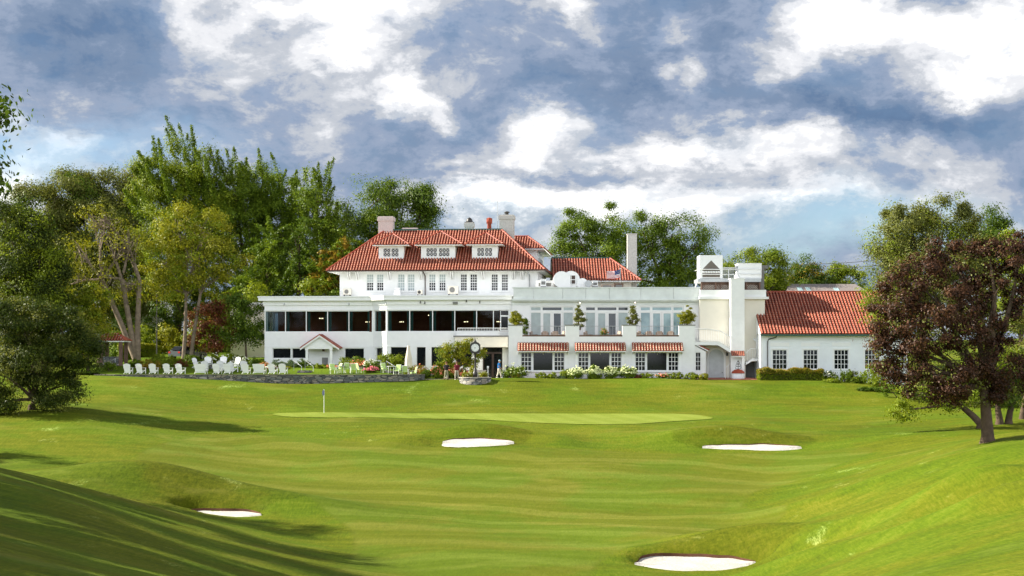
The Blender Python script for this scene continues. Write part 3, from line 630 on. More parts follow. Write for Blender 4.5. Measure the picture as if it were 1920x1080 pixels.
mb = MB(); mb.box(sL + .5, sR - .2, 1.9, 5.6, zb_ - .35, zb_ - .3); mb.build('room_floor', 'room_floor', club)
for (u, v) in ((595, 595), (683, 602), (743.5, 602), (798, 589.5), (866.5, 602), (929, 602)):
    p = px(u, v, 179); s_ = wL.A(u) if u < 700 else wR.A(u); z = wR.Z(v, 840)
    mb = MB(); mb.tube([(s_, 3.4, z + .05), (s_, 3.4, zt + .02)], .012, 4)
    o = mb.build('chandelier', 'dark_metal', club)
    for k in (-1, 0, 1):
        b = MB(); b.ball((s_ + .17 * k, 3.4 + .1 * abs(k), z), .05, n=6, m=4); b.build('bulb', 'lit_bulb', o)
# lower windows
for q_, cr in (((733, 768.5, 651, 686), .48), ((781.5, 798, 651, 686), .48), ((809, 846, 651, 686), .4), ((856, 884, 651, 686), 0)):
    f = window(wR, club, wR.H(*q_), 1, 1, .18, .05, fm='dark_metal')
for q_ in ((511, 545, 653, 672), (547.5, 579, 653, 672), (646, 682.5, 653, 676)): window(wL, club, wL.H(*q_), 1, 1, .18, .05, fm='trim_white')
window(wC, club, hC[1], 1, 1, .12, .05)
# entrance under the balcony
h = (wR.A(905), wR.A(942), zBot + 1.4, wR.Z(651, 920))
dz0, dz1 = h[2], h[3]; zdt = dz1 - (dz1 - dz0) * .17; am = (h[0] + h[1]) / 2
for (b0, b1) in ((h[0], am), (am, h[1])): window(wR, club, (b0, b1, dz0, zdt), 1, 1, .28, .11, fm='bronze', name='entrance_door', label='tall dark bronze glazed entrance door')
window(wR, club, (h[0], h[1], zdt, dz1), 1, 1, .28, .08, fm='bronze')
# balcony: slab, white box wall and railings
mb = MB(); a0, a1 = wR.A(853), wR.A(955)
wR.box(mb, a0, a1, .02, 1.5, wR.Z(632, 900), wR.Z(629.5, 900)); mb.build('balcony_slab', 'coping_grey', club)
mb = MB(); wR.box(mb, a0 + .15, a1, .02, 1.42, wR.Z(651, 900), wR.Z(632, 900) - .002); mb.build('balcony_beam', 'cream_stucco', club)
mb = MB(); wR.box(mb, a0 + .3, wR.A(936), .9, .98, wR.Z(629.5, 900) + .002, wR.Z(622, 900)); mb.build('balcony_parapet', 'white_paint', club)
rail(club, wR, a0 + .4, wR.A(937), wR.Z(622, 900), wR.Z(615.5, 900), .94, 26, 'trim_white', .02)
rail(club, wR, wR.A(938), a1 - .05, wR.Z(629.5, 945), wR.Z(615.5, 945), 1.3, 8, 'trim_white', .02)
# porch with gable roof
zg = wL.Z(651, 605); za = wL.Z(626.5, 605); ac = wL.A(605.5); al, ar = wL.A(569.5), wL.A(642)
mb = MB()
for sgn, ae in ((-1, al), (1, ar)):
    P_ = [wL.pt(ac, 1.9, za), wL.pt(ae, 1.9, zg), wL.pt(ae, .02, zg), wL.pt(ac, .02, za)]
    mb.prism(P_ if sgn < 0 else P_[::-1], (0, 0, -.12))
mb.build('porch_roof', 'tile', club)
mb = MB()
for sgn, ae in ((-1, al), (1, ar)):
    P_ = [wL.pt(ac, 1.86, za - .12), wL.pt(ae, 1.86, zg - .12), wL.pt(ae, 1.86, zg - .32), wL.pt(ac, 1.86, za - .32)]
    mb.prism(P_, Vector(wL.pt(0, 0, 0)) - Vector(wL.pt(0, .08, 0)))
gx0, gx1 = wL.A(578), wL.A(629)
mb.prism([wL.pt(ac, 1.6, za - .2), wL.pt(gx0 - .35, 1.6, zg - .05), wL.pt(gx1 + .35, 1.6, zg - .05)], Vector(wL.pt(0, 0, 0)) - Vector(wL.pt(0, .1, 0)))
wL.box(mb, gx0, gx1, 1.3, 1.6, zg - .2, zg - .05)
mb.build('porch_gable', 'trim_white', club)
for u in (581, 626): mb = MB(); a = wL.A(u); wL.box(mb, a - .13, a + .13, 1.32, 1.58, zBot + 1.5, zg - .2); wL.box(mb, a - .17, a + .17, 1.28, 1.62, zg - .34, zg - .2); mb.build('porch_post', 'trim_white', club)
hd = wL.H(603, 616, 666, 688)
mb = MB(); wL.box(mb, hd[0] - .14, hd[0], .01, .09, hd[2], hd[3]); wL.box(mb, hd[1], hd[1] + .14, .01, .09, hd[2], hd[3]); wL.box(mb, hd[0] - .2, hd[1] + .2, .01, .11, hd[3], hd[3] + .16)
wL.box(mb, hd[0], hd[1], .01, .06, hd[2], hd[3]); dr = mb.build('side_door', 'trim_white', club)
mb = MB(); wL.box(mb, hd[0] + .05, hd[1] - .05, .062, .07, hd[2] + .05, hd[3] - .25); mb.build('pane', 'coping_grey', dr)
mb = MB(); a = wL.A(607); wL.box(mb, a - .12, a + .12, .03, .22, wL.Z(659, 607), wL.Z(653, 607)); mb.build('wall_lamp', 'deck_brown', club)
# small floodlights under the cornice
for (u, v, w) in ((534, 572, wL), (655, 572, wL), (789, 568, wR), (797, 569, wR), (900, 568, wR), (875, 566, wR), (724, 570, wR)):
    a = w.A(u); z = w.Z(v, u); mb = MB(); w.box(mb, a - .04, a + .04, .12, .2, z, z + .22); mb.lathe([(.03, .12), (.09, .0), (.0, .0)], w.pt(a, .3, z - .04), 8); mb.build('flood_lamp', 'dark_metal' if v < 570 else 'grey_metal', club)
mb = MB(); a = wR.A(854); wR.box(mb, a - .25, a + .25, .13, .22, wR.Z(571, 854), wR.Z(566, 854)); mb.build('vent_grille', 'coping_grey', club)

# ---- upper storey
wU = Wall(A, (0, 4.2), (1, 4.2)); wE = Wall(A, (0, 3.0), (1, 3.0))
uS0, uS1 = wU.A(637), wU.A(1008); eS0, eS1 = wE.A(612.5), wE.A(1021.5); zE = wE.Z(507, 800)
wT = Wall(A, (0, 9.3), (1, 9.3)); zT = wT.Z(432, 830); tS0, tS1 = wT.A(723), wT.A(940)
depth_back = 9.3 + 3 + (9.3 - 3.0)
mb = MB(); zU0, zU1 = ztop - .1, zE + .02
win_up = [(687, 700.6), (706, 719.4), (745.4, 759), (764, 777.7), (803.8, 817), (823, 836), (863, 876), (881, 895), (921, 934), (940, 953)]
hU = [wU.H(a, b, 513.5, 545.5) for a, b in win_up]
wU.holes(mb, uS0, uS1, zU0, zU1, hU, .25)
sb = depth_back - 1.2
for (p, q_) in (((uS0, sb), (uS0, 4.2)), ((uS1, 4.2), (uS1, sb)), ((uS1, sb), (uS0, sb))): Wall(A, p, q_).holes(mb, 0, (Vector(p) - Vector(q_)).length, zU0, zU1, [])
mb.build('upper_wall', 'white_stucco', club)
cur = [.5, .5, .97, .97, .45, .45, 0, 0, 0, 0]
for hh, c_ in zip(hU, cur): window(wU, club, hh, 3, 6, .1, .07, .04, curtain=c_ or None, sash=True)
mb = MB()
for i in range(0, 10, 2): wU.box(mb, hU[i][0] - .12, hU[i + 1][1] + .12, .005, .10, hU[i][2] - .14, hU[i][2] - .02)
mb.build('window_sill', 'trim_white', club)
# roof deck and tiles
E0, E1 = Vector((eS0, 3.0, zE)), Vector((eS1, 3.0, zE)); B0, B1 = Vector((eS0, depth_back, zE)), Vector((eS1, depth_back, zE))
T0, T1 = Vector((tS0, 9.3, zT)), Vector((tS1, 9.3, zT)); U0, U1 = Vector((tS0, 12.3, zT)), Vector((tS1, 12.3, zT))
mb = MB(); mb.add([E0, E1, B1, B0, T0, T1, U1, U0], [(0, 1, 5, 4), (1, 2, 6, 5), (2, 3, 7, 6), (3, 0, 4, 7), (4, 5, 6, 7)])
rf_deck = mb
tm = MB()
tiles(tm, E0, E1, T0, (T0 - E0).x, (T1 - E0).x)
tiles(tm, E1, B1, T1, (T1 - E1).y, (U1 - E1).y); tiles(tm, B0, E0, U0, (B0 - U0).y, (B0 - T0).y)
for a_, b_ in ((E0, T0), (E1, T1), (B1, U1), (B0, U0)):
    n_ = 22
    for i in range(n_): p, q_ = a_.lerp(b_, i / n_), a_.lerp(b_, (i + 1.05) / n_); tm.tube([p + Vector((0, 0, .10)), q_ + Vector((0, 0, .07))], [.12, .10], 6)
o = rf_deck.build('roof', 'red_pot', club); t_ = tm.build('roof_tiles', TM, o)
mb = MB(); mb.box(T0.x - .1, T1.x + .1, 9.15, 12.45, zT - .02, zT + .16); mb.build('roof_curb', 'green_trim', o)
mb = MB()      # soffit and gutter
mb.box(eS0 + .05, eS1 - .05, 3.05, depth_back - .05, zE - .10, zE - .02); mb.build('soffit', 'trim_white', club)
mb = MB(); mb.tube([(eS0, 2.95, zE - .02), (eS1, 2.95, zE - .02)], .09, 6); mb.tube([(eS1 + .05, 2.95, zE - .02), (eS1 + .05, depth_back, zE - .02)], .09, 6); mb.build('gutter', 'bronze', club)
for u in (656, 671.5, 731, 789.5, 848, 906.5, 963.5, 979.5):
    for du in ((-1.6, 1.6)):
        a = wU.A(u + du); mb = MB(); z = zE - .1
        mb.prism([wU.pt(a - .05, 0, z - .85), wU.pt(a - .05, .12, z - .8), wU.pt(a - .05, .9, z - .22), wU.pt(a - .05, .95, z), wU.pt(a - .05, 0, z)], (.10, 0, 0)); mb.build('eave_bracket', 'trim_white', club)
for u, m_ in ((797.5, 'bronze'), (993, 'grey_metal')):
    a = wU.A(u); mb = MB(); mb.tube([wU.pt(a - .1, 1.1, zE - .1), wU.pt(a, .15, zE - .55), wU.pt(a, .12, zU0 + .1)], .07, 6); mb.build('downpipe', m_, club)
# dormers
def dormer(uw0, uw1, v0, v1, ue0, ue1, va, wins, cols):
    wD = Wall(A, (0, 4.75), (1, 4.75)); um = (uw0 + uw1) / 2; z0, z1 = wD.Z(v1, um), wD.Z(v0, um); a0, a1 = wD.A(uw0), wD.A(uw1)
    slope = (zT - zE) / 6.3; bd = lambda z: 3.0 + (z - zE) / slope
    mb = MB(); hs = [wD.H(*q_) for q_ in wins]; hs = [(h_[0], h_[1], h_[2], h_[3]) for h_ in hs]; fl = .12
    wD.holes(mb, a0, a1, z0, z1, hs, .12)
    dback = 9.0
    for a, fx in ((a0, -fl), (a1, fl)): mb.quad((a, 4.75, z0 - .3), (a, 4.75, z1), (a, dback, z1), (a, dback, z0 - .3))
    root = mb.build('dormer', 'trim_white', club)
    for h_ in hs: window(wD, root, h_, cols, 2, .04, .035, .03, lat=True)
    zr = z1 + .02; e0, e1 = wD.A(ue0), wD.A(ue1); fd_ = 4.75 - .6; zap = wD.Z(va, um) ; c = (e0 + e1) / 2; hw = (e1 - e0) / 2; run = hw
    apx = Vector((c, fd_ + run * .92, zap + .12)); L_, R_ = Vector((e0, fd_, zr)), Vector((e1, fd_, zr)); bk = 9.0
    LB, RB, AB = Vector((e0, bk, zr)), Vector((e1, bk, zr)), Vector((c, bk, apx.z))
    d = MB(); d.add([L_, R_, apx, LB, RB, AB], [(0, 1, 2), (1, 4, 5, 2), (3, 0, 2, 5)]); d.box(e0 + .02, e1 - .02, fd_ + .02, bk - .5, zr - .1, zr - .01); dr_ = d.build('dormer_roof', 'trim_white', root)
    t = MB(); tiles(t, L_, R_, apx, hw, hw); tiles(t, R_, RB, apx, run * .92, bk - fd_, ); tiles(t, LB, L_, AB, 0, bk - fd_ - run * .92)
    for p, q_ in ((L_, apx), (R_, apx), (apx, AB)):
        for i in range(8): t.tube([p.lerp(q_, i / 8) + Vector((0, 0, .1)), p.lerp(q_, (i + 1.05) / 8) + Vector((0, 0, .07))], [.11, .09], 6)
    t_ = t.build('dormer_tiles', TM, root)
dormer(710, 757, 460, 486, 699.5, 768, 440.5, [(718.5, 732.5, 465.5, 481.5), (733.5, 747.5, 465.5, 481.5)], 2)
dormer(789.5, 853.5, 459.5, 486, 779, 868, 435, [(799, 819.5, 465, 481), (822.5, 843, 465, 481)], 3)
dormer(885, 933, 459, 485, 875, 944, 438, [(894.5, 908, 464.5, 480.5), (909, 923, 464.5, 480.5)], 2)
def chimney(u0, u1, v0, v1, d, dep, m, name='chimney', cap=True, topper=None, label=None):
    w = Wall(A, (0, d), (1, d)); um = (u0 + u1) / 2; mb = MB(); a0, a1 = w.A(u0), w.A(u1); z0, z1 = w.Z(v1, um), w.Z(v0, um)
    w.box(mb, a0 + .1, a1 - .1, -dep, 0, z0 - 1.2, z1 - .5); w.box(mb, a0, a1, -dep - .08, .08, z1 - .5, z1 - .1)
    w.box(mb, a0 + .08, a1 - .08, -dep, 0, z1 - .1, z1)
    o = mb.build(name, m, club)
    if label: o['label'] = label
    if topper:
        t = MB(); c = (a0 + a1) / 2; topper(t, Vector(w.pt(c, -dep / 2, z1))); t.build('chimney_cap', 'dark_metal', o)
    return o
def cap1(t, c): t.lathe([(.18, 0), (.18, .25), (.32, .28), (.30, .36), (.1, .42)], c, 8); t.tube([c + Vector((-.4, 0, 0)), c + Vector((-.1, 0, .35))], .03, 4)
def cap2(t, c): t.lathe([(.35, 0), (.38, .15), (.28, .4), (.15, .52), (0, .6)], c, 10); t.box(c.x - .5, c.x + .5, c.y - .4, c.y + .4, c.z - .02, c.z + .06)
chimney(707.5, 738, 405.5, 446, 9.0, 1.3, 'pink_brick', label='square pinkish brick chimney at the left end of the roof')
chimney(870, 888.5, 417, 436, 11.5, .9, 'grey_brick', topper=cap2, label='short grey chimney with a black domed cap')
chimney(934.5, 964.5, 402.5, 452, 10.2, 1.3, 'grey_brick', topper=cap1, label='tall grey chimney at the right end of the roof')
chimney(753, 783, 427, 436, 13.2, 1.0, 'pink_brick')
w = Wall(A, (0, 11), (1, 11)); c = Vector(w.pt(w.A(917.5), 0, w.Z(432, 917))); zz = w.Z(408, 917) - c.z; mb = MB(); mb.lathe([(.24, -.5), (.22, zz * .55), (.30, zz * .6), (.33, zz * .75), (.26, zz * .95), (.08, zz)], c, 12)
for k in range(8): mb.box(c.x - .02 + .3 * math.cos(k * .785), c.x + .02 + .3 * math.cos(k * .785), c.y + .3 * math.sin(k * .785) - .02, c.y + .3 * math.sin(k * .785) + .02, c.z + zz * .5, c.z + zz * .95)
mb.build('chimney_pot', 'red_pot', club)
c = Vector(w.pt(w.A(933), 0, w.Z(440, 933))); mb = MB(); mb.tube([c, c + Vector((0, 0, w.Z(365, 933) - c.z + w.fr.z0 - w.fr.z0))], .022, 4)
for k in (.55, .62, .9): mb.tube([c + Vector((-.12, 0, k * 4)), c + Vector((.12, 0, k * 4))], .02, 4)
mb.build('antenna', 'grey_metal', club)

# ---- rear block rising behind the right end of the main roof
wF = Wall(A, (0, 11.5), (1, 11.5)); mb = MB()
f0, f1 = wF.A(955), wF.A(1020); ze = wF.Z(466, 1000); zp = wF.Z(441, 985); fa = wF.A(986); dep = 13.5
mb.box(f0, f1 - .9, 12.4, 11.5 + dep - .9, zE - .5, ze); mb.build('rear_wall', 'white_stucco', club)
ws = Wall(A, (f1 - .9, 12.4), (f1 - .9, 11.5 + dep - .9))
for i in range(5): window(ws, club, (1.2 + i * 1.6, 2.2 + i * 1.6, ze - 2.3, ze - .7), 1, 2, -.06, .08, fm='trim_white', glass='shaded_glass')
mb = MB(); L_, R_ = Vector((f0, 11.5, ze)), Vector((f1, 11.5, ze)); ap = Vector((fa, 14.2, zp)); RB = Vector((f1, 11.5 + dep, ze)); ab = Vector((fa, 11.5 + dep - 3, zp)); LB = Vector((f0, 11.5 + dep, ze))
tl = Vector((f0, 14.2, zp))
mb.add([L_, R_, ap, tl, RB, ab, LB], [(0, 1, 2, 3), (1, 4, 5, 2)]); mb.box(f0, f1 - .05, 11.55, 11.5 + dep, ze - .1, ze - .02); rr = mb.build('rear_roof', 'trim_white', club)
t = MB(); tiles(t, L_, R_, tl, 0, fa - f0); tiles(t, R_, RB, ap, 2.7, dep - 3)
for p, q_ in ((R_, ap), (ap, tl), (ap, ab)):
    for i in range(9): t.tube([p.lerp(q_, i / 9) + Vector((0, 0, .1)), p.lerp(q_, (i + 1.05) / 9) + Vector((0, 0, .07))], [.11, .09], 6)
t.build('rear_tiles', TM, rr)

# ================================================================== low rear building with red roof and white stack (right, behind the terrace block)
Bf = Frame(0, 171, 0)
rb = thing('rear_building', 'low back building with a red tiled hipped roof, half hidden behind the flat roofed block', 'building', (0, 171, ZB))
wX = Wall(Bf, (0, 15), (1, 15)); x0, x1 = wX.A(1036), wX.A(1202); ze = wX.Z(526, 1120); wY = Wall(Bf, (0, 19.6), (1, 19.6)); zt2 = wY.Z(485, 1090); y0_, y1_ = wY.A(1036), wY.A(1143)
mb = MB(); mb.box(x0, x1 - 1.0, 16, 28, 0, ze); mb.build('wall', 'cream_stucco', rb)
L_, R_ = Vector((x0, 15, ze)), Vector((x1, 15, ze)); TL, TR = Vector((x0, 19.6, zt2)), Vector((y1_, 19.6, zt2)); RB = Vector((x1, 29, ze)); TB = Vector((y1_, 24.5, zt2))
mb = MB(); mb.add([L_, R_, TR, TL, RB, TB, Vector((x0, 24.5, zt2)), Vector((x0, 29, ze))], [(0, 1, 2, 3), (1, 4, 5, 2), (3, 2, 5, 6), (4, 7, 6, 5)]); mb.box(x0, x1 - .05, 15.05, 28.9, ze - .12, ze - .02); o = mb.build('roof', 'trim_white', rb)
t = MB(); tiles(t, L_, R_, TL, 0, y1_ - x0); tiles(t, R_, RB, TR, 4.6, 9.5)
for i in range(12): t.tube([R_.lerp(TR, i / 12) + Vector((0, 0, .1)), R_.lerp(TR, (i + 1.05) / 12) + Vector((0, 0, .07))], [.12, .10], 6)
t.build('roof_tiles', TM, o)
mb = MB(); mb.box(x0, y1_, 19.5, 24.6, zt2, zt2 + .18); mb.build('roof_curb', 'green_trim', o)
mb = MB(); c = wX.A(1188); wX.box(mb, wX.A(1179), wX.A(1197), -3.2, -2.2, 2, wX.Z(436.5, 1188)); wX.box(mb, wX.A(1178.3), wX.A(1197.7), -3.25, -2.15, wX.Z(436.5, 1188), wX.Z(435, 1188)); mb.build('chimney', 'grey_brick', rb)

# ================================================================== terrace block (frontal)
tb = thing('terrace_block', 'white flat roofed block with planted roof terrace and red tiled awnings over its windows', 'building', (0, 171, ZB))
f0 = Wall(Bf, (0, 0), (1, 0)); fu = Wall(Bf, (0, 4.0), (1, 4.0))
piers = [(953.5, 979.5), (1060, 1086), (1167, 1193), (1273, 1303)]
aL, aR = f0.A(953.5), f0.A(1303); zw = f0.Z(631, 1100)
mb = MB(); sets = []
for i, (a, b, c, d, e, f_) in enumerate(((977.5, 996, 1000, 1036, 1039.6, 1057.5), (1084.8, 1103, 1106.7, 1142.6, 1146.4, 1164.5), (1191.7, 1209.5, 1213.4, 1250, 1253.7, 1271.5))):
    sets.append([f0.H(a - 1, b + 1, 660.5, 695.5), f0.H(c - 1, d + 1, 660.5, 695.5), f0.H(e - 1, f_ + 1, 660.5, 695.5)])
hs = [h_ for s_ in sets for h_ in s_]
f0.holes(mb, aL, aR, -1.2, zw, hs, .25)
for (u0, u1) in piers:
    a0, a1 = f0.A(u0), f0.A(u1); f0.box(mb, a0, a1, -.55, 0, zw, f0.Z(610.5, (u0 + u1) / 2))
Ls = Wall(Bf, (aL, 4.5), (aL, 0)); Rs = Wall(Bf, (aR, 0), (aR, 4.5)); Ls.holes(mb, 0, 4.5, -1.2, zw, []); Rs.holes(mb, 0, 4.5, -1.2, zw, [])
mb.poly([(aL, 0, zw - .01), (aR, 0, zw - .01), (aR, .5, zw - .01), (aL, .5, zw - .01)])
mb.build('terrace_wall', 'white_stucco', tb)
mb = MB()
for (u0, u1) in piers: f0.box(mb, f0.A(u0) - .05, f0.A(u1) + .05, -.6, .06, f0.Z(610.5, u0), f0.Z(608.7, u0))
mb.build('pier_cap', 'coping_grey', tb)
mb = MB(); mb.box(aL, aR, .5, 6.0, zw - .5, zw - .35); mb.build('terrace_floor', 'deck_brown', tb)
for i in range(3):
    a0, a1 = f0.A(piers[i][1]), f0.A(piers[i + 1][0]); zz0, zz1 = zw + .005, f0.Z(628.2, 1100)
    mb = MB(); f0.box(mb, a0 + .003, a1 - .003, -.5, -.04, zz0, zz1); mb.build('planter_trough', 'deck_brown', tb)
    rail(tb, f0, a0 + .03, a1 - .03, zz1, f0.Z(611.5, 1100), -.27, 14, 'grey_metal', .010, .022)
# window groups below with frames and surrounds
for i, s_ in enumerate(sets):
    window(f0, tb, s_[0], 3, 4, .10, .07, .05); window(f0, tb, s_[1], 1, 1, .10, .07); window(f0, tb, s_[2], 3, 4, .10, .07, .05)
    mb = MB(); b0, b1 = s_[0][0] - .30, s_[2][1] + .30; z0_, z1_ = s_[0][2], s_[0][3]
    f0.box(mb, b0, s_[0][0], .002, .09, z0_ - .12, z1_ + .1); f0.box(mb, s_[2][1], b1, .002, .09, z0_ - .12, z1_ + .1); f0.box(mb, s_[0][0], s_[2][1], .002, .09, z1_, z1_ + .1); f0.box(mb, s_[0][0], s_[2][1], .002, .14, z0_ - .12, z0_)
    for p, q_ in ((0, 1), (1, 2)): f0.box(mb, s_[p][1], s_[q_][0], .002, .07, z0_, z1_)
    mb.build('window_surround', 'trim_white', tb)
for (u0, u1) in ((970.5, 1066), (1077.5, 1172.5), (1184.5, 1280)):
    a0, a1 = f0.A(u0), f0.A(u1); zt3, zb3 = f0.Z(642.5, u0) , f0.Z(657, u0) - .06
    P_ = [Vector(f0.pt(a0, .95, zb3)), Vector(f0.pt(a1, .95, zb3)), Vector(f0.pt(a1, .02, zt3)), Vector(f0.pt(a0, .02, zt3))]
    mb = MB(); mb.prism(P_, (0, 0, -.1)); o = mb.build('awning', 'trim_white', tb); t = MB(); tiles(t, P_[0], P_[1], P_[3], 0, a1 - a0, pitch=.285, course=.30, r=.085, hump=.10); t.build('awning_tiles', ['tile', 'tile', 'tile_awning_highlight'], o)  # awning ribs get their sunlit highlight painted in as pale colour
    for a in (a0 + .08, (a0 + a1) / 2, a1 - .08): mb = MB(); mb.prism([f0.pt(a - .03, .01, zb3 - .35), f0.pt(a - .03, .85, zb3 - .08), f0.pt(a - .03, .01, zb3 - .05)], (.06, 0, 0)); mb.build('awning_bracket', 'trim_white', o)
# upper recessed wall
mb = MB(); gl = []
G = [(996, 1014, 1017, 1053, 1057, 1074), (1099, 1116, 1120, 1156, 1160, 1177), (1202, 1219, 1223, 1259, 1262, 1280)]
hh = []
for g_ in G: hh.append((fu.A(g_[0] - 2), fu.A(g_[5] + 2), zw - .3, fu.Z(574.5, 1120)))
u0a, u1a = fu.A(960), fu.A(1312); zpar = fu.Z(560, 1130)
fu.holes(mb, u0a, u1a, zw - .6, zpar, hh, .3)
mb.box(u0a, u0a + .1, 4.02, 14, zw - .6, zpar); mb.box(u1a - .1, u1a, 4.02, 14, zw - .6, zpar); mb.build('upper_wall', 'white_paint', tb)
for gi, (g_, hx) in enumerate(zip(G, hh)):
    gm = ('shaded_glass', 'shaded_glass', 'teal_reflect_glass')[gi]; ztr, ztt, zds = fu.Z(583.5, 1120), fu.Z(574.5, 1120), zw - .3
    us = [g_[0] - 2, g_[1] + 1.5, g_[2] - 1.5, g_[3] + 1.8, g_[5] + 2]
    for (p, q_) in ((us[0], us[1]), (us[2], us[3]), (us[3], us[4])):
        window(fu, tb, (fu.A(p) + .01, fu.A(q_) - .01, ztr, ztt), 1, 1, .1, .10, glass=gm, curtain=.95 if gi == 0 and p != us[2] else None)
    for (p, q_) in ((us[0], us[1]), (us[3], us[4])): window(fu, tb, (fu.A(p) + .01, fu.A(q_) - .01, zds, ztr - .06), 1, 1, .1, .10, glass=gm, curtain=.97 if gi < 2 else None)
    um = (us[2] + us[3]) / 2
    for (p, q_) in ((us[2], um), (um, us[3])): window(fu, tb, (fu.A(p) + .01, fu.A(q_) - .01, zds, ztr - .06), 1, 1, .1, .17, glass=gm, name='french_door', curtain=.97 if gi < 2 and p != um else None)
    mb = MB(); fu.box(mb, hx[0], hx[1], -.18, -.04, ztr - .06, ztr); mb.build('transom_bar', 'trim_white', tb)
    for uc in us[1:2]: mb = MB(); fu.box(mb, fu.A(uc) - .05, fu.A(us[2]) + .05, -.19, -.03, zds, ztt); mb.build('mullion', 'trim_white', tb)
mb = MB(); zc0, zc1 = fu.Z(566, 1130), fu.Z(560, 1130)
fu.box(mb, u0a, u1a + .1, .002, .35, zc0, zc0 + .12); fu.box(mb, u0a, u1a + .1, .002, .55, zc0 + .12, zc1); fu.box(mb, u0a, u1a, .002, .06, fu.Z(572, 1130), zc0); mb.build('cornice', 'pale_green_metal', tb)
mb = MB(); ztp = fu.Z(540.5, 1130); n = 7
us_ = [962.5, 1000, 1055, 1098, 1142, 1201, 1262, 1312]
for i in range(n): fu.box(mb, fu.A(us_[i]) + .012, fu.A(us_[i + 1]) - .012, -.2, .42, zc1 + .002, ztp)
fu.box(mb, u0a, u1a, -.25, .5, ztp, ztp + .10); mb.build('parapet', 'pale_green_metal', tb)
mb = MB(); mb.box(u0a, u1a, 4.3, 14, zc1 - .1, zc1 + .25); mb.build('flat_roof', 'coping_grey', tb)
for (u, v) in ((1087, 567.5), (1190, 567)):
    a, z = fu.A(u), fu.Z(v, u); mb = MB(); mb.lathe([(.03, .14), (.08, .05), (.07, 0)], fu.pt(a, .5, z), 8); l_ = mb.build('soffit_lamp', 'grey_metal', tb); b = MB(); b.ball(fu.pt(a, .5, z - .02), .055, n=6, m=4); b.build('bulb', 'lit_bulb', l_)

# ================================================================== service tower with roof deck, tall pier, curved stair, side wing
sv = thing('service_tower', 'cream service block with an arched grey door, outside stair and roof deck enclosures', 'building', (0, 171, ZB))
wS = Wall(Bf, (0, 3.0), (1, 3.0)); s0, s1 = wS.A(1312), wS.A(1434); zc = wS.Z(561, 1370)
mb = MB(); hs = [wS.H(1398, 1424.5, 678, 709)]
wS.holes(mb, s0, s1, -.8, zc, hs, 1.2); Wall(Bf, (s1, 3), (s1, 14)).holes(mb, 0, 11, -.8, zc, []); Wall(Bf, (s0, 14), (s0, 3)).holes(mb, 0, 11, zw - .4, zc, [])
mb.build('wall', 'cream_stucco', sv)
mb = MB(); wS.box(mb, s0 - .1, s1 + .35, -11, .35, zc, wS.Z(556.5, 1370)); mb.build('cornice', 'white_stucco', sv)
mb = MB(); wS.box(mb, s0 + .02, s1 + .12, -11, .12, wS.Z(556.5, 1370) + .002, wS.Z(543.5, 1370)); mb.build('parapet', 'white_stucco', sv)
mb = MB(); wS.box(mb, wS.A(1398.5), wS.A(1424), -1.3, -1.22, -.8, wS.Z(678, 1410)); mb.build('stair_recess', 'coping_grey', sv)
# roof deck
wd = Wall(Bf, (0, 4.5), (1, 4.5)); zr0, zr1, zr2 = wd.Z(543.5, 1370), wd.Z(528.5, 1370), wd.Z(522, 1370)
mb = MB(); wd.box(mb, wd.A(1309), wd.A(1427), -4, .1, zr1, zr2); mb.build('deck_slab', 'grey_metal', sv)
mb = MB(); wd.box(mb, wd.A(1316), wd.A(1425), -.6, -.5, zr0, zr1)
for u in (1316, 1342, 1369, 1400, 1425): wd.box(mb, wd.A(u) - .06, wd.A(u) + .06, -.5, -.02, zr0, zr1)
mb.build('deck_lattice', 'deck_brown', sv)
mb = MB()
for u0, u1 in ((1318, 1350), (1352, 1368), (1400, 1422)):
    a0, a1 = wd.A(u0), wd.A(u1); n = int((a1 - a0) / .16)
    for i in range(n + 1):
        for s_ in (-1, 1):
            x_ = a0 + (a1 - a0) * i / n; x2 = min(max(x_ + s_ * .45, a0), a1); zz_ = zr0 + .08 + abs(x2 - x_); mb.tube([wd.pt(x_, -.3, zr0 + .08), wd.pt(x2, -.3, zz_)], .012, 3, False)
mb.build('deck_screen', 'cream_stucco', sv)
mb = MB(); a0, a1 = wd.A(1312), wd.A(1355); zb1, zb2 = zr2 + .002, wd.Z(478.5, 1333); h0, h1 = wd.A(1317), wd.A(1350); zp0, zp1, za_ = zr2 + .1, wd.Z(505, 1333), wd.Z(488, 1334); hc = wd.A(1333.5)
P_ = [(a0, zb1), (h0, zb1), (h0, zp1), (hc, za_), (h1, zp1), (h1, zb1), (a1, zb1), (a1, zb2), (a0, zb2)]
mb.prism([wd.pt(x_, .02, z_) for x_, z_ in [P_[0], P_[1], P_[2], P_[3], (hc, zb2), P_[8]]], (0, .12, 0)); mb.prism([wd.pt(x_, .02, z_) for x_, z_ in [P_[3], P_[4], P_[5], P_[6], P_[7], (hc, zb2)]], (0, .12, 0))
wd.box(mb, a0, a0 + .1, -2.6, -.11, zb1, zb2); wd.box(mb, a1 - .1, a1, -2.6, -.11, zb1, zb2); wd.box(mb, a0 + .1, a1 - .1, -2.6, -2.5, zb1, zb2); wd.box(mb, a0 + .1, a1 - .1, -2.5, -.11, zb2 - .1, zb2)
en = mb.build('deck_enclosure', 'white_paint', sv)
mb = MB(); wd.box(mb, h0, h1, -.08, -.03, zp0 - .1, za_); mb.build('pane', 'pot_clay', en)
mb = MB()
for z_ in (zp1, zp0 + .35, zp0): wd.box(mb, h0, h1, -.03, .03, z_ - .06, z_ + .02)
for k in range(7): a = h0 + (h1 - h0) * (k + .5) / 7; mb.ball(wd.pt(a, .06, zp1 - .28), .16, .08, .10, 6, 4)
mb.build('glazing_bars', 'trim_white', en)
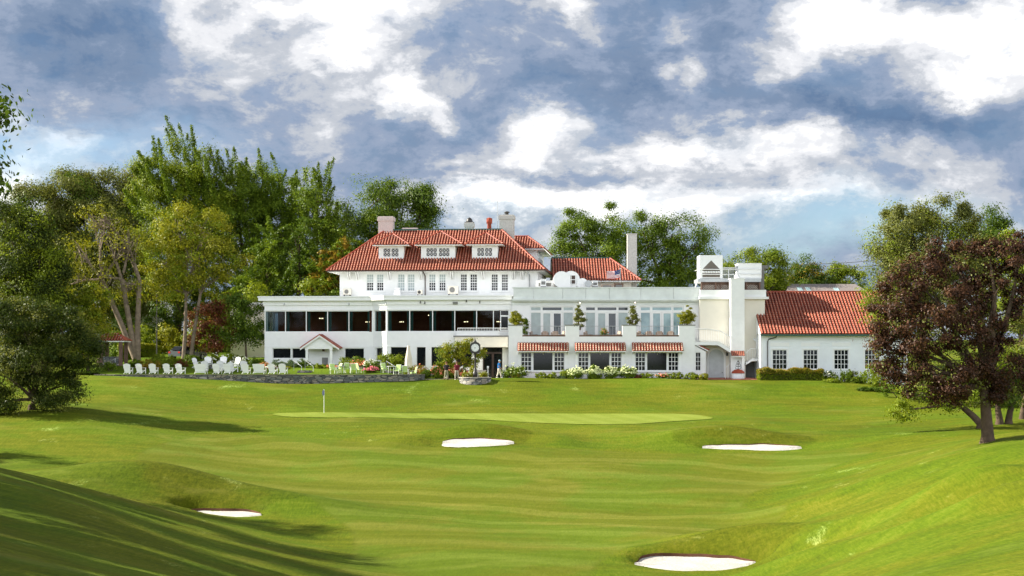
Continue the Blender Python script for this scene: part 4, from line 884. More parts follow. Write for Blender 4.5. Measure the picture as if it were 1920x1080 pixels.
mb = MB(); b0, b1 = wd.A(1384), wd.A(1428); zq = wd.Z(494.5, 1400)
wd.box(mb, b0, b1, -2.4, .02, zb1, zq); wd.box(mb, b0 - .03, b1 + .03, -2.45, .06, zq, zq + .06)
for k in (1, 2): zz_ = zb1 + (zq - zb1) * k / 3; wd.box(mb, b0 + .02, b1 - .02, .02, .035, zz_ - .012, zz_ + .012)
mb.build('deck_enclosure', 'white_paint', sv)
mb = MB(); wd.box(mb, b1 + .02, b1 + .4, -3, -.9, zr0 - .6, zq - .1); wd.box(mb, b1 + .02, b1 + .85, -2.9, -1.0, zq - .45, zq - .1); mb.build('deck_duct', 'coping_grey', sv)
mb = MB(); wd.box(mb, wd.A(1359), wd.A(1383.5), -2.5, -2.4, wd.Z(501, 1370), wd.Z(499, 1370))
for i in range(14):
    a = wd.A(1358) + i * .1; mb.tube([wd.pt(a, -2.45, zr2), wd.pt(a + .0, -2.45, wd.Z(500, 1370))], .02, 3, False)
    mb.tube([wd.pt(wd.A(1358), -2.45, zr2 + i * .09), wd.pt(wd.A(1383), -2.45, zr2 + i * .09)], .012, 3, False)
mb.build('deck_trellis', 'trim_white', sv)
mb = MB(); zra = wd.Z(505, 1333)
for z_ in (zra, wd.Z(514.5, 1333)): mb.tube([wd.pt(wd.A(1309), .08, z_), wd.pt(wd.A(1427), .08, z_)], .035, 5)
for u in (1309.5, 1366, 1427): mb.tube([wd.pt(wd.A(u), .08, zr2), wd.pt(wd.A(u), .08, zra)], .035, 5)
mb.tube([wd.pt(wd.A(1309), .08, zra), wd.pt(wd.A(1309), -3, zra)], .03, 5); mb.tube([wd.pt(wd.A(1309), .0, zr2), wd.pt(wd.A(1302), .0, zr0 - .05)], .06, 5)
mb.build('railing', 'trim_white', sv)
# tall pier with niche
wP = Wall(Bf, (0, 1.6), (1, 1.6)); p0, p1 = wP.A(1370.5), wP.A(1396); mb = MB()
hn = wP.H(1373, 1391, 671, 690)
wP.holes(mb, p0, p1, -.6, wP.Z(523, 1383), [hn], .35); Wall(Bf, (p1, 1.6), (p1, 2.95)).holes(mb, 0, 1.35, -.6, wP.Z(523, 1383), []); Wall(Bf, (p0, 3.0), (p0, 1.6)).holes(mb, 0, 1.4, -.6, wP.Z(523, 1383), [])
wP.box(mb, p0 - .06, p1 + .06, -1.45, .06, wP.Z(523, 1383), wP.Z(521.5, 1383)); mb.box(p0, p1, 1.96, 2.0, hn[2] - .2, hn[3] + .2); mb.build('tall_pier', 'white_stucco', sv)
mb = MB(); c = Vector(wP.pt((p0 + p1) / 2, -.6, wP.Z(521.5, 1383))); mb.lathe([(.3, 0), (.26, .25), (.12, .35), (.1, .5), (.16, .6), (0, .75)], c, 10); mb.build('pier_finial', 'white_stucco', sv)
P_ = [Vector(wP.pt(p0 - .02, .5, wP.Z(667, 1383))), Vector(wP.pt(p1 - .02, .5, wP.Z(667, 1383))), Vector(wP.pt(p1 - .02, .01, wP.Z(658, 1383))), Vector(wP.pt(p0 - .02, .01, wP.Z(658, 1383)))]
mb = MB(); mb.prism(P_, (0, 0, -.1)); o = mb.build('niche_roof', 'trim_white', sv); t = MB(); tiles(t, P_[0], P_[1], P_[3], 0, p1 - p0, pitch=.2, course=.25, r=.07, hump=.05); t.build('niche_tiles', TM, o)
# fountain in front of the niche
ft = thing('wall_fountain', 'white half-round fountain basin with red brick dome and black iron figure below the tall pier', 'fountain', (0, 171, ZB))
mb = MB(); c = (p0 + p1) / 2 - .05; zz_ = wP.Z(701, 1383); mb.lathe([(.66, -.4), (.66, zz_), (.60, zz_ + .06), (0, zz_ + .06)], (c, .95, 0), 20); mb.build('basin', 'white_stucco', ft)
mb = MB(); mb.lathe([(.68, zz_ + .062), (.6, zz_ + .25), (.35, zz_ + .42), (0, zz_ + .48)], (c, .95, 0), 20); mb.build('dome', 'red_pot', ft)
mb = MB(); z_ = zz_ + .48; mb.tube([(c, .9, z_), (c, .9, z_ + .75)], .03, 5)
for k in range(3):
    rr_ = (.30, .24, .15)[k]; zc_ = z_ + (.15, .40, .62)[k]; pts = [(c + rr_ * math.cos(t_), .9, zc_ + .14 * math.sin(t_)) for t_ in [i * math.pi / 8 for i in range(17)]]; mb.tube(pts, .022, 4)
mb.ball((c, .9, z_ + .80), .08, n=8, m=5); mb.build('iron_ornament', 'dark_metal', ft)
# arched door
ad = wS.A(1342.5); rad = (wS.A(1357) - wS.A(1328)) / 2; zs = wS.Z(655, 1342) - rad; mb = MB()
pts = [wS.pt(ad - rad, .03, -.5), wS.pt(ad + rad, .03, -.5)] + [wS.pt(ad + rad * math.cos(t_), .03, zs + rad * math.sin(t_)) for t_ in [i * math.pi / 14 for i in range(15)]]
mb.prism(pts, (0, .026, 0)); dr = mb.build('arched_door', 'grey_metal', sv)
mb = MB(); n = 15
for i in range(14):
    t0, t1 = i * math.pi / 14, (i + 1) * math.pi / 14; q4 = [wS.pt(ad + rr_ * math.cos(t_), .05, zs + rr_ * math.sin(t_)) for rr_, t_ in ((rad, t0), (rad + .2, t0), (rad + .2, t1), (rad, t1))]; mb.prism(q4, (0, .045, 0))
wS.box(mb, ad - rad - .2, ad - rad, .005, .05, -.5, zs); wS.box(mb, ad + rad, ad + rad + .2, .005, .05, -.5, zs); mb.build('door_arch', 'white_stucco', sv)
mb = MB(); mb.ball(wS.pt(ad + rad * .8, .08, 1.05 - .4), .05, n=6, m=4); mb.build('handle', 'dark_metal', dr)
mb = MB(); a = wS.A(1363); wS.box(mb, a - .09, a + .09, .03, .2, wS.Z(667, 1363), wS.Z(660.5, 1363)); wS.box(mb, a - .12, a + .12, .03, .24, wS.Z(660.5, 1363), wS.Z(659.5, 1363)); mb.build('lantern', 'dark_metal', sv)
# balcony and stair
wB = Wall(Bf, (0, .6), (1, .6)); mb = MB(); b0 = aR + .003; b1 = wB.A(1352); b2 = wB.A(1370); z1_, z2_ = wB.Z(641, 1330), wB.Z(655, 1370)
P_ = [(b0, z1_ + .02), (b1 - .3, z1_ + .02), (b2, z2_), (b2, z2_ - .35), (b1 - .3, z1_ - .33), (b0, z1_ - .33)]
mb.prism([wB.pt(x_, 0, z_) for x_, z_ in P_], (0, 2.38, 0)); mb.build('stair_slab', 'white_paint', sv)
mb = MB(); tp = [(b0, wB.Z(616.5, 1305)), (wB.A(1329), wB.Z(617, 1329)), (wB.A(1352), wB.Z(621, 1352)), (b2, wB.Z(632, 1369))]; bt = [(b0, z1_ + .1), (wB.A(1329), z1_ + .1), (b1 - .3, z1_ + .08), (b2, z2_ + .08)]
mb.tube([wB.pt(x_, -.05, z_) for x_, z_ in tp], .04, 5); mb.tube([wB.pt(x_, -.05, z_) for x_, z_ in bt], .03, 5)
for i in range(22):
    x_ = b0 + (b2 - b0) * i / 21; zt_ = np.interp(x_, [p[0] for p in tp], [p[1] for p in tp]); zb3 = np.interp(x_, [p[0] for p in bt], [p[1] for p in bt]); mb.tube([wB.pt(x_, -.05, float(zb3)), wB.pt(x_, -.05, float(zt_))], .015, 4)
mb.build('stair_railing', 'trim_white', sv)
mb = MB(); c0, c1 = wS.A(1396.5), wS.A(1425); P_ = [(c0, wS.Z(684, 1397)), (wS.A(1408), wS.Z(677, 1408)), (c1, wS.Z(677, 1425)), (c1, wS.Z(672, 1425)), (wS.A(1408), wS.Z(672, 1408)), (c0, wS.Z(680, 1397))]
mb.prism([wS.pt(x_, .9, z_) for x_, z_ in P_], (0, .85, 0)); mb.build('stair_landing', 'white_paint', sv)
mb = MB(); mb.tube([wS.pt(c0, .9, wS.Z(662, 1397)), wS.pt(wS.A(1405), .9, wS.Z(654, 1405)), wS.pt(c1, .9, wS.Z(654, 1425))], .035, 5)
for i in range(9): a = c0 + .15 + (c1 - c0 - .2) * i / 8; mb.tube([wS.pt(a, .9, wS.Z(674, 1410)), wS.pt(a, .9, wS.Z(655, 1410))], .02, 4)
mb.build('landing_railing', 'trim_white', sv)
mb = MB(); mb.tube([wB.pt(wB.A(1360), -.1, wB.Z(690, 1360)), wB.pt(wB.A(1370), -.1, wB.Z(681, 1370))], .035, 5)
for u, v in ((1360.5, 690), (1365, 686)): mb.tube([wB.pt(wB.A(u), -.1, wB.Z(v, u)), wB.pt(wB.A(u), -.1, -.3)], .025, 5)
mb.build('handrail', 'trim_white', sv)
for u in (1418.5, 1422.5):
    mb = MB(); a = wS.A(u); mb.tube([wS.pt(a - .35, .15, wS.Z(635, u)), wS.pt(a, .15, wS.Z(641, u)), wS.pt(a, .15, wS.Z(655, u))], .09, 7); mb.build('vent_pipe', 'white_paint', sv)
mb = MB(); a = fu.A(1311.5); mb.tube([fu.pt(a + .12, .3, zc0), fu.pt(a + .1, .3, zw - .3)], .06, 6); mb.build('downpipe', 'white_paint', sv)
mb = MB(); wS.box(mb, wS.A(1357), wS.A(1362), .0, .1, .2, .21); 
# little lean-to
ln = MB(); wN = Wall(Bf, (0, .8), (1, .8)); n0, n1 = aR + .004, wN.A(1323.5); hn2 = wN.H(1304, 1314, 660.5, 695)
zl0, zl1 = wN.Z(644, 1304), wN.Z(657, 1326); ln2 = MB(); wN.holes(ln2, n0, n1, -.8, zl1 - .12, [hn2], .2); ln2.add([wN.pt(n0, 0, zl1 - .12), wN.pt(n1, 0, zl1 - .12), wN.pt(n0, 0, zl0 - .15)], [(0, 1, 2)]); Wall(Bf, (n1, .8), (n1, 2.9)).holes(ln2, 0, 2.1, -.8, zl1 - .12, [])
lt = ln2.build('lean_to_wall', 'white_stucco', sv); window(wN, lt, hn2, 2, 4, .1, .05, .04)
P_ = [Vector((n1 + .25, .65, zl1 - .02)), Vector((n1 + .25, 2.9, zl1 - .02)), Vector((n0, 2.9, zl0)), Vector((n0, .65, zl0))]
mb = MB(); mb.prism(P_, (0, 0, -.09)); o = mb.build('lean_to_roof', 'trim_white', sv); t = MB(); tiles(t, P_[0], P_[1], P_[3], 0, 2.25, pitch=.25); t.build('lean_to_tiles', TM, o)
mb = MB(); mb.tube([(n1 + .2, .6, zl1 - .2), (n1 + .12, .7, zl1 - .5), (n1 + .12, .7, -.3)], .05, 6); mb.build('downpipe', 'grey_metal', sv)

# ================================================================== side wing on the right
sw = thing('side_wing', 'long white lap-sided wing with a red barrel tiled roof and many-paned windows', 'building', (0, 171, ZB))
w0 = Wall(Bf, (0, .3), (1, .3)); d0, d1 = w0.A(1425.5), w0.A(1702); zev = w0.Z(627.5, 1560)
hs = [w0.H(a, b, 655.5, 692.5) for a, b in ((1448, 1476), (1506, 1533.7), (1563.7, 1591.3), (1621, 1649), (1672, 1696))]
mb = MB(); w0.holes(mb, d0, d1, -2.6, zev, hs, .25); Wall(Bf, (d0, 12), (d0, .3)).holes(mb, 0, 11.7, -2.6, zev, []); Wall(Bf, (d1, .3), (d1, 12)).holes(mb, 0, 11.7, -2.6, zev, [])
mb.build('wall', 'lap_siding', sw)
for h_ in hs: window(w0, sw, h_, 4, 4, .08, .07, .045)
mb = MB()
for h_ in hs:
    w0.box(mb, h_[0] - .14, h_[0], .002, .05, h_[2] - .08, h_[3] + .12); w0.box(mb, h_[1], h_[1] + .14, .002, .05, h_[2] - .08, h_[3] + .12); w0.box(mb, h_[0], h_[1], .002, .05, h_[3], h_[3] + .12); w0.box(mb, h_[0], h_[1], .002, .09, h_[2] - .08, h_[2])
    w0.box(mb, h_[0] - .2, h_[1] + .2, .002, .03, h_[3] + .35, h_[3] + .72)
w0.box(mb, d0, d1, .002, .04, zev - .45, zev - .05); w0.box(mb, d0, d0 + .25, .002, .045, -2.6, zev - .45); mb.build('window_trim', 'trim_white', sw)
wr = Wall(Bf, (0, 7.2), (1, 7.2)); zrd = wr.Z(549, 1530); Lr = wr.A(1436.5); e0 = w0.A(1425) ; L_, R_ = Vector((min(e0, Lr) - .02, -.35, zev + .05)), Vector((d1 + .4, -.35, zev + .05)); TL = Vector((L_.x, 7.2, zrd)); TR = Vector((R_.x, 7.2, zrd))
mb = MB(); BL, BR_ = Vector((L_.x, 14.5, zev)), Vector((R_.x, 14.5, zev)); mb.add([L_, R_, TR, TL, BL, BR_], [(0, 1, 2, 3), (3, 2, 5, 4), (0, 3, 4), (1, 5, 2)]); o = mb.build('roof', 'trim_white', sw)
t = MB(); tiles(t, L_, R_, TL, 0, R_.x - L_.x, pitch=.325, course=.40, r=.115, hump=.14)
for i in range(40): t.tube([TL.lerp(TR, i / 40) + Vector((0, 0, .1)), TL.lerp(TR, (i + 1.03) / 40) + Vector((0, 0, .1))], [.13, .11], 6)
t.build('roof_tiles', TM, o)
mb = MB(); mb.box(L_.x, R_.x, -.46, -.30, zev - .14, zev + .03); mb.build('gutter', 'green_trim', sw)
mb = MB(); a = w0.A(1439); mb.tube([w0.pt(w0.A(1455), .6, zev - .12), w0.pt(w0.A(1453), .45, zev - .3), w0.pt(w0.A(1441), .12, w0.Z(636, 1441)), w0.pt(a, .1, w0.Z(640, 1440)), w0.pt(a, .1, -.3)], .055, 6); mb.build('downpipe', 'dark_metal', sw)

# ================================================================== houses far behind
def far_house(name, label, u0, u1, v0, v1, y, roofm, wallm, sky_u=(), hip=.12):
    p0_, p1_ = px(u0, v1, y), px(u1, v1, y); zr = (VH - v0) / F * (y + 4); root = thing(name, label, 'house', (p0_.x, y, 0)); Wd = p1_.x - p0_.x
    mb = MB(); mb.box(.5, Wd - .5, .6, 9, -4, p0_.z); mb.build('wall', wallm, root)
    mb = MB(); hx = Wd * hip; mb.add([(0, 0, p0_.z), (Wd, 0, p0_.z), (Wd, 9.5, p0_.z), (0, 9.5, p0_.z), (hx, 4.7, zr), (Wd - hx, 4.7, zr)], [(0, 1, 5, 4), (1, 2, 5), (2, 3, 4, 5), (3, 0, 4), (3, 2, 1, 0)]); o = mb.build('roof', roofm, root)
    for (a, b, c, d) in sky_u:
        A_, B_ = px(a, c, y + 2.4), px(b, d, y + 2.4); tt = lambda z: 4.7 * (z - p0_.z) / (zr - p0_.z); mb = MB()
        mb.hexa([(A_.x - p0_.x, tt(B_.z) - .1, B_.z), (B_.x - p0_.x, tt(B_.z) - .1, B_.z), (B_.x - p0_.x, tt(B_.z) + .3, B_.z), (A_.x - p0_.x, tt(B_.z) + .3, B_.z)], [(A_.x - p0_.x, tt(A_.z) - .1, A_.z + .05), (B_.x - p0_.x, tt(A_.z) - .1, A_.z + .05), (B_.x - p0_.x, tt(A_.z) + .3, A_.z), (A_.x - p0_.x, tt(A_.z) + .3, A_.z)]); mb.build('skylight', 'teal_reflect_glass', o)
    mb = MB(); mb.box(Wd * .3, Wd * .3 + 1, .5, .58, p0_.z - 2, p0_.z - .8); mb.box(Wd * .6, Wd * .6 + 1, .5, .58, p0_.z - 2, p0_.z - .8); mb.build('window', 'dark_glass', root); return root
far_house('house', 'distant house with a grey shingle roof and three skylights behind the red roofed wing', 1474, 1636, 532, 552, 206, 'shingle_roof', 'siding_far', ((1495, 1504, 539, 547), (1511, 1519, 539, 547), (1563, 1572, 540, 547)), .11)
far_house('house', 'distant house with a pale grey roof behind the thin trunked trees at left', 190, 305, 522, 546, 226, 'shingle_roof', 'siding_far')
ax = thing('garden_annex', 'small cream flat roofed annex behind the left end of the sunroom wing', 'annex', (0, 190, ZB)); An = Frame(0, 190, 0); wa = Wall(An, (0, 0), (1, 0))
mb = MB(); wa.box(mb, wa.A(432), wa.A(500), -5, 0, -1, wa.Z(571, 480)); mb.build('wall', 'cream_stucco', ax); mb = MB(); wa.box(mb, wa.A(430), wa.A(500), -5.1, .25, wa.Z(571, 480) + .002, wa.Z(567.5, 480)); mb.build('roof', 'trim_white', ax)

# ================================================================== foliage
RNG = np.random.default_rng(7)
def leaf_mesh(name, P, N, size, matn, parent, asp=.55):
    """P leaf centres (n,3), N preferred normals (n,3): one small rhombic leaf clump per point, one mesh."""
    n = len(P); N = N + RNG.normal(0, .55, (n, 3)); N /= np.linalg.norm(N, axis=1, keepdims=True) + 1e-9
    a = np.cross(N, RNG.normal(0, 1, (n, 3))); a /= np.linalg.norm(a, axis=1, keepdims=True) + 1e-9; b = np.cross(N, a)
    L = size * RNG.uniform(.6, 1.35, (n, 1)); co = np.stack([P - a * L / 2, P - b * L * asp / 2 + N * L * .06, P + a * L / 2, P + b * L * asp / 2 + N * L * .06], 1).reshape(-1, 3)
    me = bpy.data.meshes.new(name); npmesh(me, co, np.arange(4 * n).reshape(n, 4), 4, False); me.materials.append(MATS[matn])
    o = bpy.data.objects.new(name, me); COL.objects.link(o); o.parent = parent; return o
def bend(p, q_, k=4, sag=.12):
    p, q_ = Vector(p), Vector(q_); d = (q_ - p).length; s = Vector((random.uniform(-1, 1), random.uniform(-1, 1), random.uniform(.2, 1))) * d * sag
    return [p.lerp(q_, i / k) + s * math.sin(math.pi * i / k) for i in range(k + 1)]
def cloud(lobes, leaf, cover, cr, up=.5, flat=.65, inner=.45, bottom=-1.0, spray=None, clump=.6):
    """lobes: (centre, rx, ry, rz). Leaf clumps gather in clusters near the lobe surfaces."""
    Ps, Ns, Cs = [], [], []
    for (c, rx, ry, rz) in lobes:
        c = np.array(c); area = math.pi * rx * rz; n = int(cover * area / (.275 * leaf * leaf)); per = max(12, int(cover * 1.0 * math.pi * cr * cr / (.275 * leaf * leaf) * clump)); m = max(6, n // per)
        d = RNG.normal(0, 1, (m, 3)); d /= np.linalg.norm(d, axis=1, keepdims=True); d[:, 2] = np.where(d[:, 2] < bottom, -d[:, 2], d[:, 2])
        r = inner + (1 - inner) * RNG.random((m, 1)) ** .6; r *= RNG.uniform(.86, 1.10, (m, 1))
        C = c + d * r * np.array([rx, ry, rz]); s = RNG.uniform(.55, 1.35, (m, 1))
        idx = np.repeat(np.arange(m), per)
        if spray is None:
            off = RNG.normal(0, .55, (len(idx), 3)) * np.array([cr, cr, cr * flat]) * s[idx]
            P = C[idx] + off; Nn = off / cr * 1.3 + d[idx] * .5 + np.array([0, 0, up])
        else:
            dr = d * .55 + np.array(spray); dr /= np.linalg.norm(dr, axis=1, keepdims=True); t = RNG.random((len(idx), 1)) ** .8
            Lg = cr * 3.8 * s[idx]; off = RNG.normal(0, 1, (len(idx), 3)) * (.06 + .24 * (1 - t)) * cr * 1.2
            P = C[idx] + dr[idx] * Lg * (t - .35) + off; Nn = off + np.array([0, 0, up])
        Ps.append(P); Ns.append(Nn); Cs.append(C)
    return np.concatenate(Ps), np.concatenate(Ns), Cs
def tree(name, label, u, vb, y, lobes, matn, leaf=.32, cover=3.4, cr=1.0, tr=.3, bark='trunk_bark', fork=.35, twigs=.25, group=None, fn=None, base=None, trunks=None, cat='tree', extra=None, lean0=.35, **kw):
    """lobes in photo pixels (u, v, ru, rv, dy) turned into metres at the tree's own distance"""
    b = Vector(base) if base else Vector(((u - CX) / F * y, y, 0)); 
    if not base: b.z = (fn or H1)(b.x, b.y)
    root = thing(name, label, cat, b, 0, group); m = y / F; Lb = []
    for l in lobes:
        lu, lv, ru, rv = l[:4]; dy = l[4] if len(l) > 4 else 0; c = px(lu, lv, y + dy) - b; ry = max((ru + rv) / 2 * m * .95, .3)
        Lb.append((tuple(c), ru * m, ry, rv * m))
    P, Nn, Cs = cloud(Lb, leaf, cover, cr, **kw); leaf_mesh('crown', P, Nn, leaf, matn, root)
    if extra:
        k2 = dict(kw); k2.update({'spray': None, 'inner': .4} if len(extra) > 2 else {}); P, Nn, _ = cloud(Lb, leaf, extra[1], cr * (1.2 if len(extra) > 2 else 1), **k2); leaf_mesh('crown', P, Nn, leaf, extra[0], root)
    mb = MB(); ctr = Vector(np.mean([np.array(l[0]) for l in Lb], 0)); top = max(l[0][2] + l[3] for l in Lb); low = min(l[0][2] - l[3] for l in Lb)
    for (tx, lean) in (trunks or [(0, 0)]):
        f = Vector((tx + lean, 0, max(.8, low + (ctr.z - low) * fork)));
        f = f.lerp(Vector((ctr.x, ctr.y, f.z)), lean0 if not trunks else .15)
        path = [Vector((tx, 0, -.25)), Vector((tx, 0, .35)), Vector((tx, 0, .35)).lerp(f, .4) + Vector((random.uniform(-.1, .1), 0, 0)), f]
        mb.tube(path, [tr * 1.5, tr * 1.05, tr * .9, tr * .72], 9)
        for (c, rx, ry, rz), C in zip(Lb, Cs):
            if trunks and len(Lb) > 1 and (Vector(c).x - f.x) * (1 if tx > 0 else -1) < -rx * 1.2: continue
            e = Vector(c) - Vector((0, 0, rz * .1)); pts = bend(f, e, 5, .08); mb.tube(pts, [tr * .62, tr * .5, tr * .4, tr * .3, tr * .2, tr * .12], 6, False)
            for k in range(max(2, int(len(C) * twigs))):
                q_ = Vector(C[random.randrange(len(C))]); s = pts[random.choice((2, 3, 4, 5))]; mb.tube(bend(s, q_, 3, .1), [tr * .2, tr * .14, tr * .08, .015], 4, False)
    mb.build('trunk', bark, root); return root
def bush(name, label, u, vb, w, h, y, matn, leaf=.16, cover=3.6, bloom=None, nb=0, br=.06, z=None, cat='shrub', group=None, shape='round', fn=None, spray=None, cr=None, upb=True):
    m = y / F; x = (u - CX) / F * y; zb = (fn or H1)(x, y) if z is None else z; wm, hm = w * m, h * m
    root = thing(name, label, cat, (x, y, zb), 0, group); zt_ = (VH - (vb - h)) / F * y - zb; hm = max(.3, zt_)
    if shape == 'cone': Lb = [((0, 0, hm * .28), wm * .48, wm * .48, hm * .28), ((0, 0, hm * .55), wm * .32, wm * .32, hm * .25), ((0, 0, hm * .82), wm * .15, wm * .15, hm * .18)]
    elif shape == 'wide':
        k = max(3, int(w / max(h, 1) * 1.6)); Lb = [((wm * (i + .5) / k - wm / 2, random.uniform(-.2, .2), hm * random.uniform(.42, .52)), wm / k * .75, max(.45, hm * .5), hm * random.uniform(.42, .52)) for i in range(k)]
    else: Lb = [((random.uniform(-.13, .13) * wm, random.uniform(-.1, .1) * wm, hm * .5), wm * .36, wm * .34, hm * .5), ((-wm * .26, 0, hm * .36), wm * .26, wm * .26, hm * .36), ((wm * .26, .1, hm * .38), wm * .25, wm * .25, hm * .38), ((0, -wm * .2, hm * .34), wm * .28, wm * .2, hm * .34)]
    P, Nn, Cs = cloud(Lb, leaf, cover, cr or max(.16, .22 * min(wm, hm)), inner=.55, spray=spray); P[:, 2] = np.maximum(P[:, 2], .02); leaf_mesh('foliage', P, Nn, leaf, matn, root)
    mb = MB()
    for (c, rx, ry, rz) in Lb: mb.tube(bend((c[0] * .3, c[1] * .3, -.05), c, 3, .05), [.05, .04, .03, .015], 5)
    mb.build('stem', 'trunk_bark', root)
    if bloom:
        mb = MB(); allc = np.concatenate(Cs)
        for k in range(nb):
            c, rx, ry, rz = random.choice(Lb); d = Vector((random.gauss(0, 1), random.gauss(-.6, .8), abs(random.gauss(.3, .8)))).normalized(); q_ = Vector(c) + Vector((d.x * rx, d.y * ry, d.z * rz)) * random.uniform(.95, 1.12); r = br * random.uniform(.7, 1.3); mb.ball(q_, r, r, r * .7, 6, 4)
        mb.build('blossom', bloom, root)
    return root
def hedge(label, u0, u1, v0, y, dep, matn, zb, leaf=.15, cover=4, extra=None):
    x0, x1 = (u0 - CX) / F * y, (u1 - CX) / F * y; zt_ = (VH - v0) / F * y; root = thing('hedge', label, 'hedge', ((x0 + x1) / 2, y, zb)); Wd, Hh = x1 - x0, zt_ - zb
    A_ = Wd * Hh * 2 + Wd * dep + dep * Hh * 2; n = int(cover * A_ / (.275 * leaf * leaf) * .7); P = RNG.uniform(-.5, .5, (n, 3)); ax = RNG.choice(3, n, p=[.12, .5, .38]); P[np.arange(n), ax] = np.where(ax == 2, .5, np.sign(P[np.arange(n), ax]) * .5)
    nn = P.copy(); P *= np.array([Wd, dep, Hh]); P += RNG.normal(0, .06, P.shape); P[:, 2] += Hh / 2 + .10 * np.sin(P[:, 0] * 1.9) + .06 * np.sin(P[:, 0] * 4.7); P[:, 1] += dep / 2; P[:, 2] = np.maximum(P[:, 2], 0); nn += [0, 0, .4]
    leaf_mesh('foliage', P, nn, leaf, matn, root)
    if extra: k = P[:, 2] > Hh * .72; leaf_mesh('foliage', P[k] + [0, 0, .05], nn[k], leaf, extra, root)
    mb = MB(); mb.box(-Wd / 2 + .15, Wd / 2 - .15, .2, dep - .15, -.1, Hh - .22); mb.build('stem', 'trunk_bark', root); return root

# terrace lawn behind the stone wall
def TLz(x, y):
    x = np.asarray(x, float); y = np.asarray(y, float); z = np.interp(y, [160, 166, 170, 178, 190, 205, 240], [-1.66, -1.60, -1.35, -.72, .12, .75, 1.6])
    w = sst(-8.0, -12.5, x) * sst(-46, -41, x); return np.maximum(z * w + (H(x, y) + .04) * (1 - w), H(x, y) + .04)
def TL1(x, y): return float(TLz(x, y))
WP = [(-41.2, 170.5), (-41.2, 168.4), (-40.4, 167), (-38.6, 166.1), (-30, 165.7), (-20, 165.5), (-13, 165.5), (-10.6, 165.9), (-9.2, 166.8), (-8.6, 168.2)]
lawn = sheet('terrace_lawn', [(-50, 172), (-41.0, 168.6), (-40.2, 167.2), (-38.5, 166.3), (-30, 165.95), (-20, 165.75), (-13, 165.75), (-10.8, 166.1), (-9.5, 167), (-8.9, 168.4), (-7.6, 171), (-7.6, 177), (-50, 240)], 0.0, 'lawn_grass', .6, TLz); tag(lawn, kind='structure')
sw_ = thing('stone_wall', 'low dark fieldstone retaining wall curving round the chair terrace', 'wall', (0, 0, 0)); mb = MB(); cp = MB()
for i in range(len(WP) - 1):
    a, b = Vector(WP[i]), Vector(WP[i + 1]); n_ = Vector((-(b - a).y, (b - a).x)).normalized() * .42
    k = max(1, int((b - a).length / 1.5))
    for j in range(k):
        p, q_ = a.lerp(b, j / k), a.lerp(b, (j + 1) / k); zt0 = -1.62; zg = min(H1(p.x, p.y), H1(q_.x, q_.y)) - .3
        mb.hexa([(p.x, p.y, zg), (q_.x, q_.y, zg), (q_.x + n_.x, q_.y + n_.y, zg), (p.x + n_.x, p.y + n_.y, zg)], [(p.x, p.y, zt0), (q_.x, q_.y, zt0), (q_.x + n_.x, q_.y + n_.y, zt0), (p.x + n_.x, p.y + n_.y, zt0)])
        e_ = n_ * .12; cp.hexa([(p.x - e_.x, p.y - e_.y, zt0 + .001), (q_.x - e_.x, q_.y - e_.y, zt0 + .001), (q_.x + n_.x + e_.x, q_.y + n_.y + e_.y, zt0 + .001), (p.x + n_.x + e_.x, p.y + n_.y + e_.y, zt0 + .001)], [(p.x - e_.x, p.y - e_.y, zt0 + .06), (q_.x - e_.x, q_.y - e_.y, zt0 + .06), (q_.x + n_.x + e_.x, q_.y + n_.y + e_.y, zt0 + .06), (p.x + n_.x + e_.x, p.y + n_.y + e_.y, zt0 + .06)])
mb.build('stonework', 'field_stone', sw_); cp.build('coping', 'pot_clay', sw_)
pv = sheet('paving', [(-9, 168.6), (-3.2, 168.6), (-3.2, 176.3), (-9, 176.3)], .02, 'concrete', .6); tag(pv, kind='structure')
pv2 = sheet('brick_path', [(18.2, 169.3), (25.2, 169.3), (25.2, 173.8), (18.2, 173.8)], .03, 'brick_paving', .6); tag(pv2, kind='structure')
bed = sheet('planting_bed', [(-2.6, 168.5), (18.3, 168.5), (18.6, 169.3), (18.3, 171.2), (-2.6, 171.2)], .03, 'soil', .5); tag(bed, kind='structure')

# ---- the woods behind, left to right
BG = 'trees behind the clubhouse'
T = tree
T('broadleaf_tree', 'broad olive green tree furthest left on the skyline behind the lawn', 60, 700, 214, [(20, 420, 70, 62, 0), (75, 395, 62, 58, 0), (110, 372, 60, 56, 2), (60, 480, 90, 80, -2), (10, 540, 60, 90, -1), (110, 520, 80, 90, -1)], 'leaf_olive', .27, 5.2, 1.5, .45, group=BG, fn=TL1, extra=('leaf_dark', 1.0))
T('broadleaf_tree', 'rounded dark olive tree just left of the tall feathery trees', 190, 690, 220, [(150, 380, 70, 65, 0), (215, 370, 65, 62, 2), (180, 450, 95, 80, -1), (240, 440, 50, 90, 0), (160, 540, 90, 80, 1), (250, 540, 60, 80, 0)], 'leaf_olive', .27, 5.4, 1.5, .5, group=BG, fn=TL1, extra=('leaf_mid', 1.0))
T('feathery_tree', 'tallest feathery tree with long upswept shoots at top left', 330, 690, 208, [(290, 326, 42, 62, 0), (345, 316, 48, 62, 1), (390, 346, 45, 70, 0), (310, 400, 70, 80, 0), (380, 420, 65, 90, 1), (340, 500, 80, 85, 1), (370, 600, 70, 60, 2)], 'leaf_mid', .22, 3.2, .95, .5, group=BG, fn=TL1, spray=(-.35, -.1, .95), inner=.2, extra=('leaf_bright', 2.4, 1))
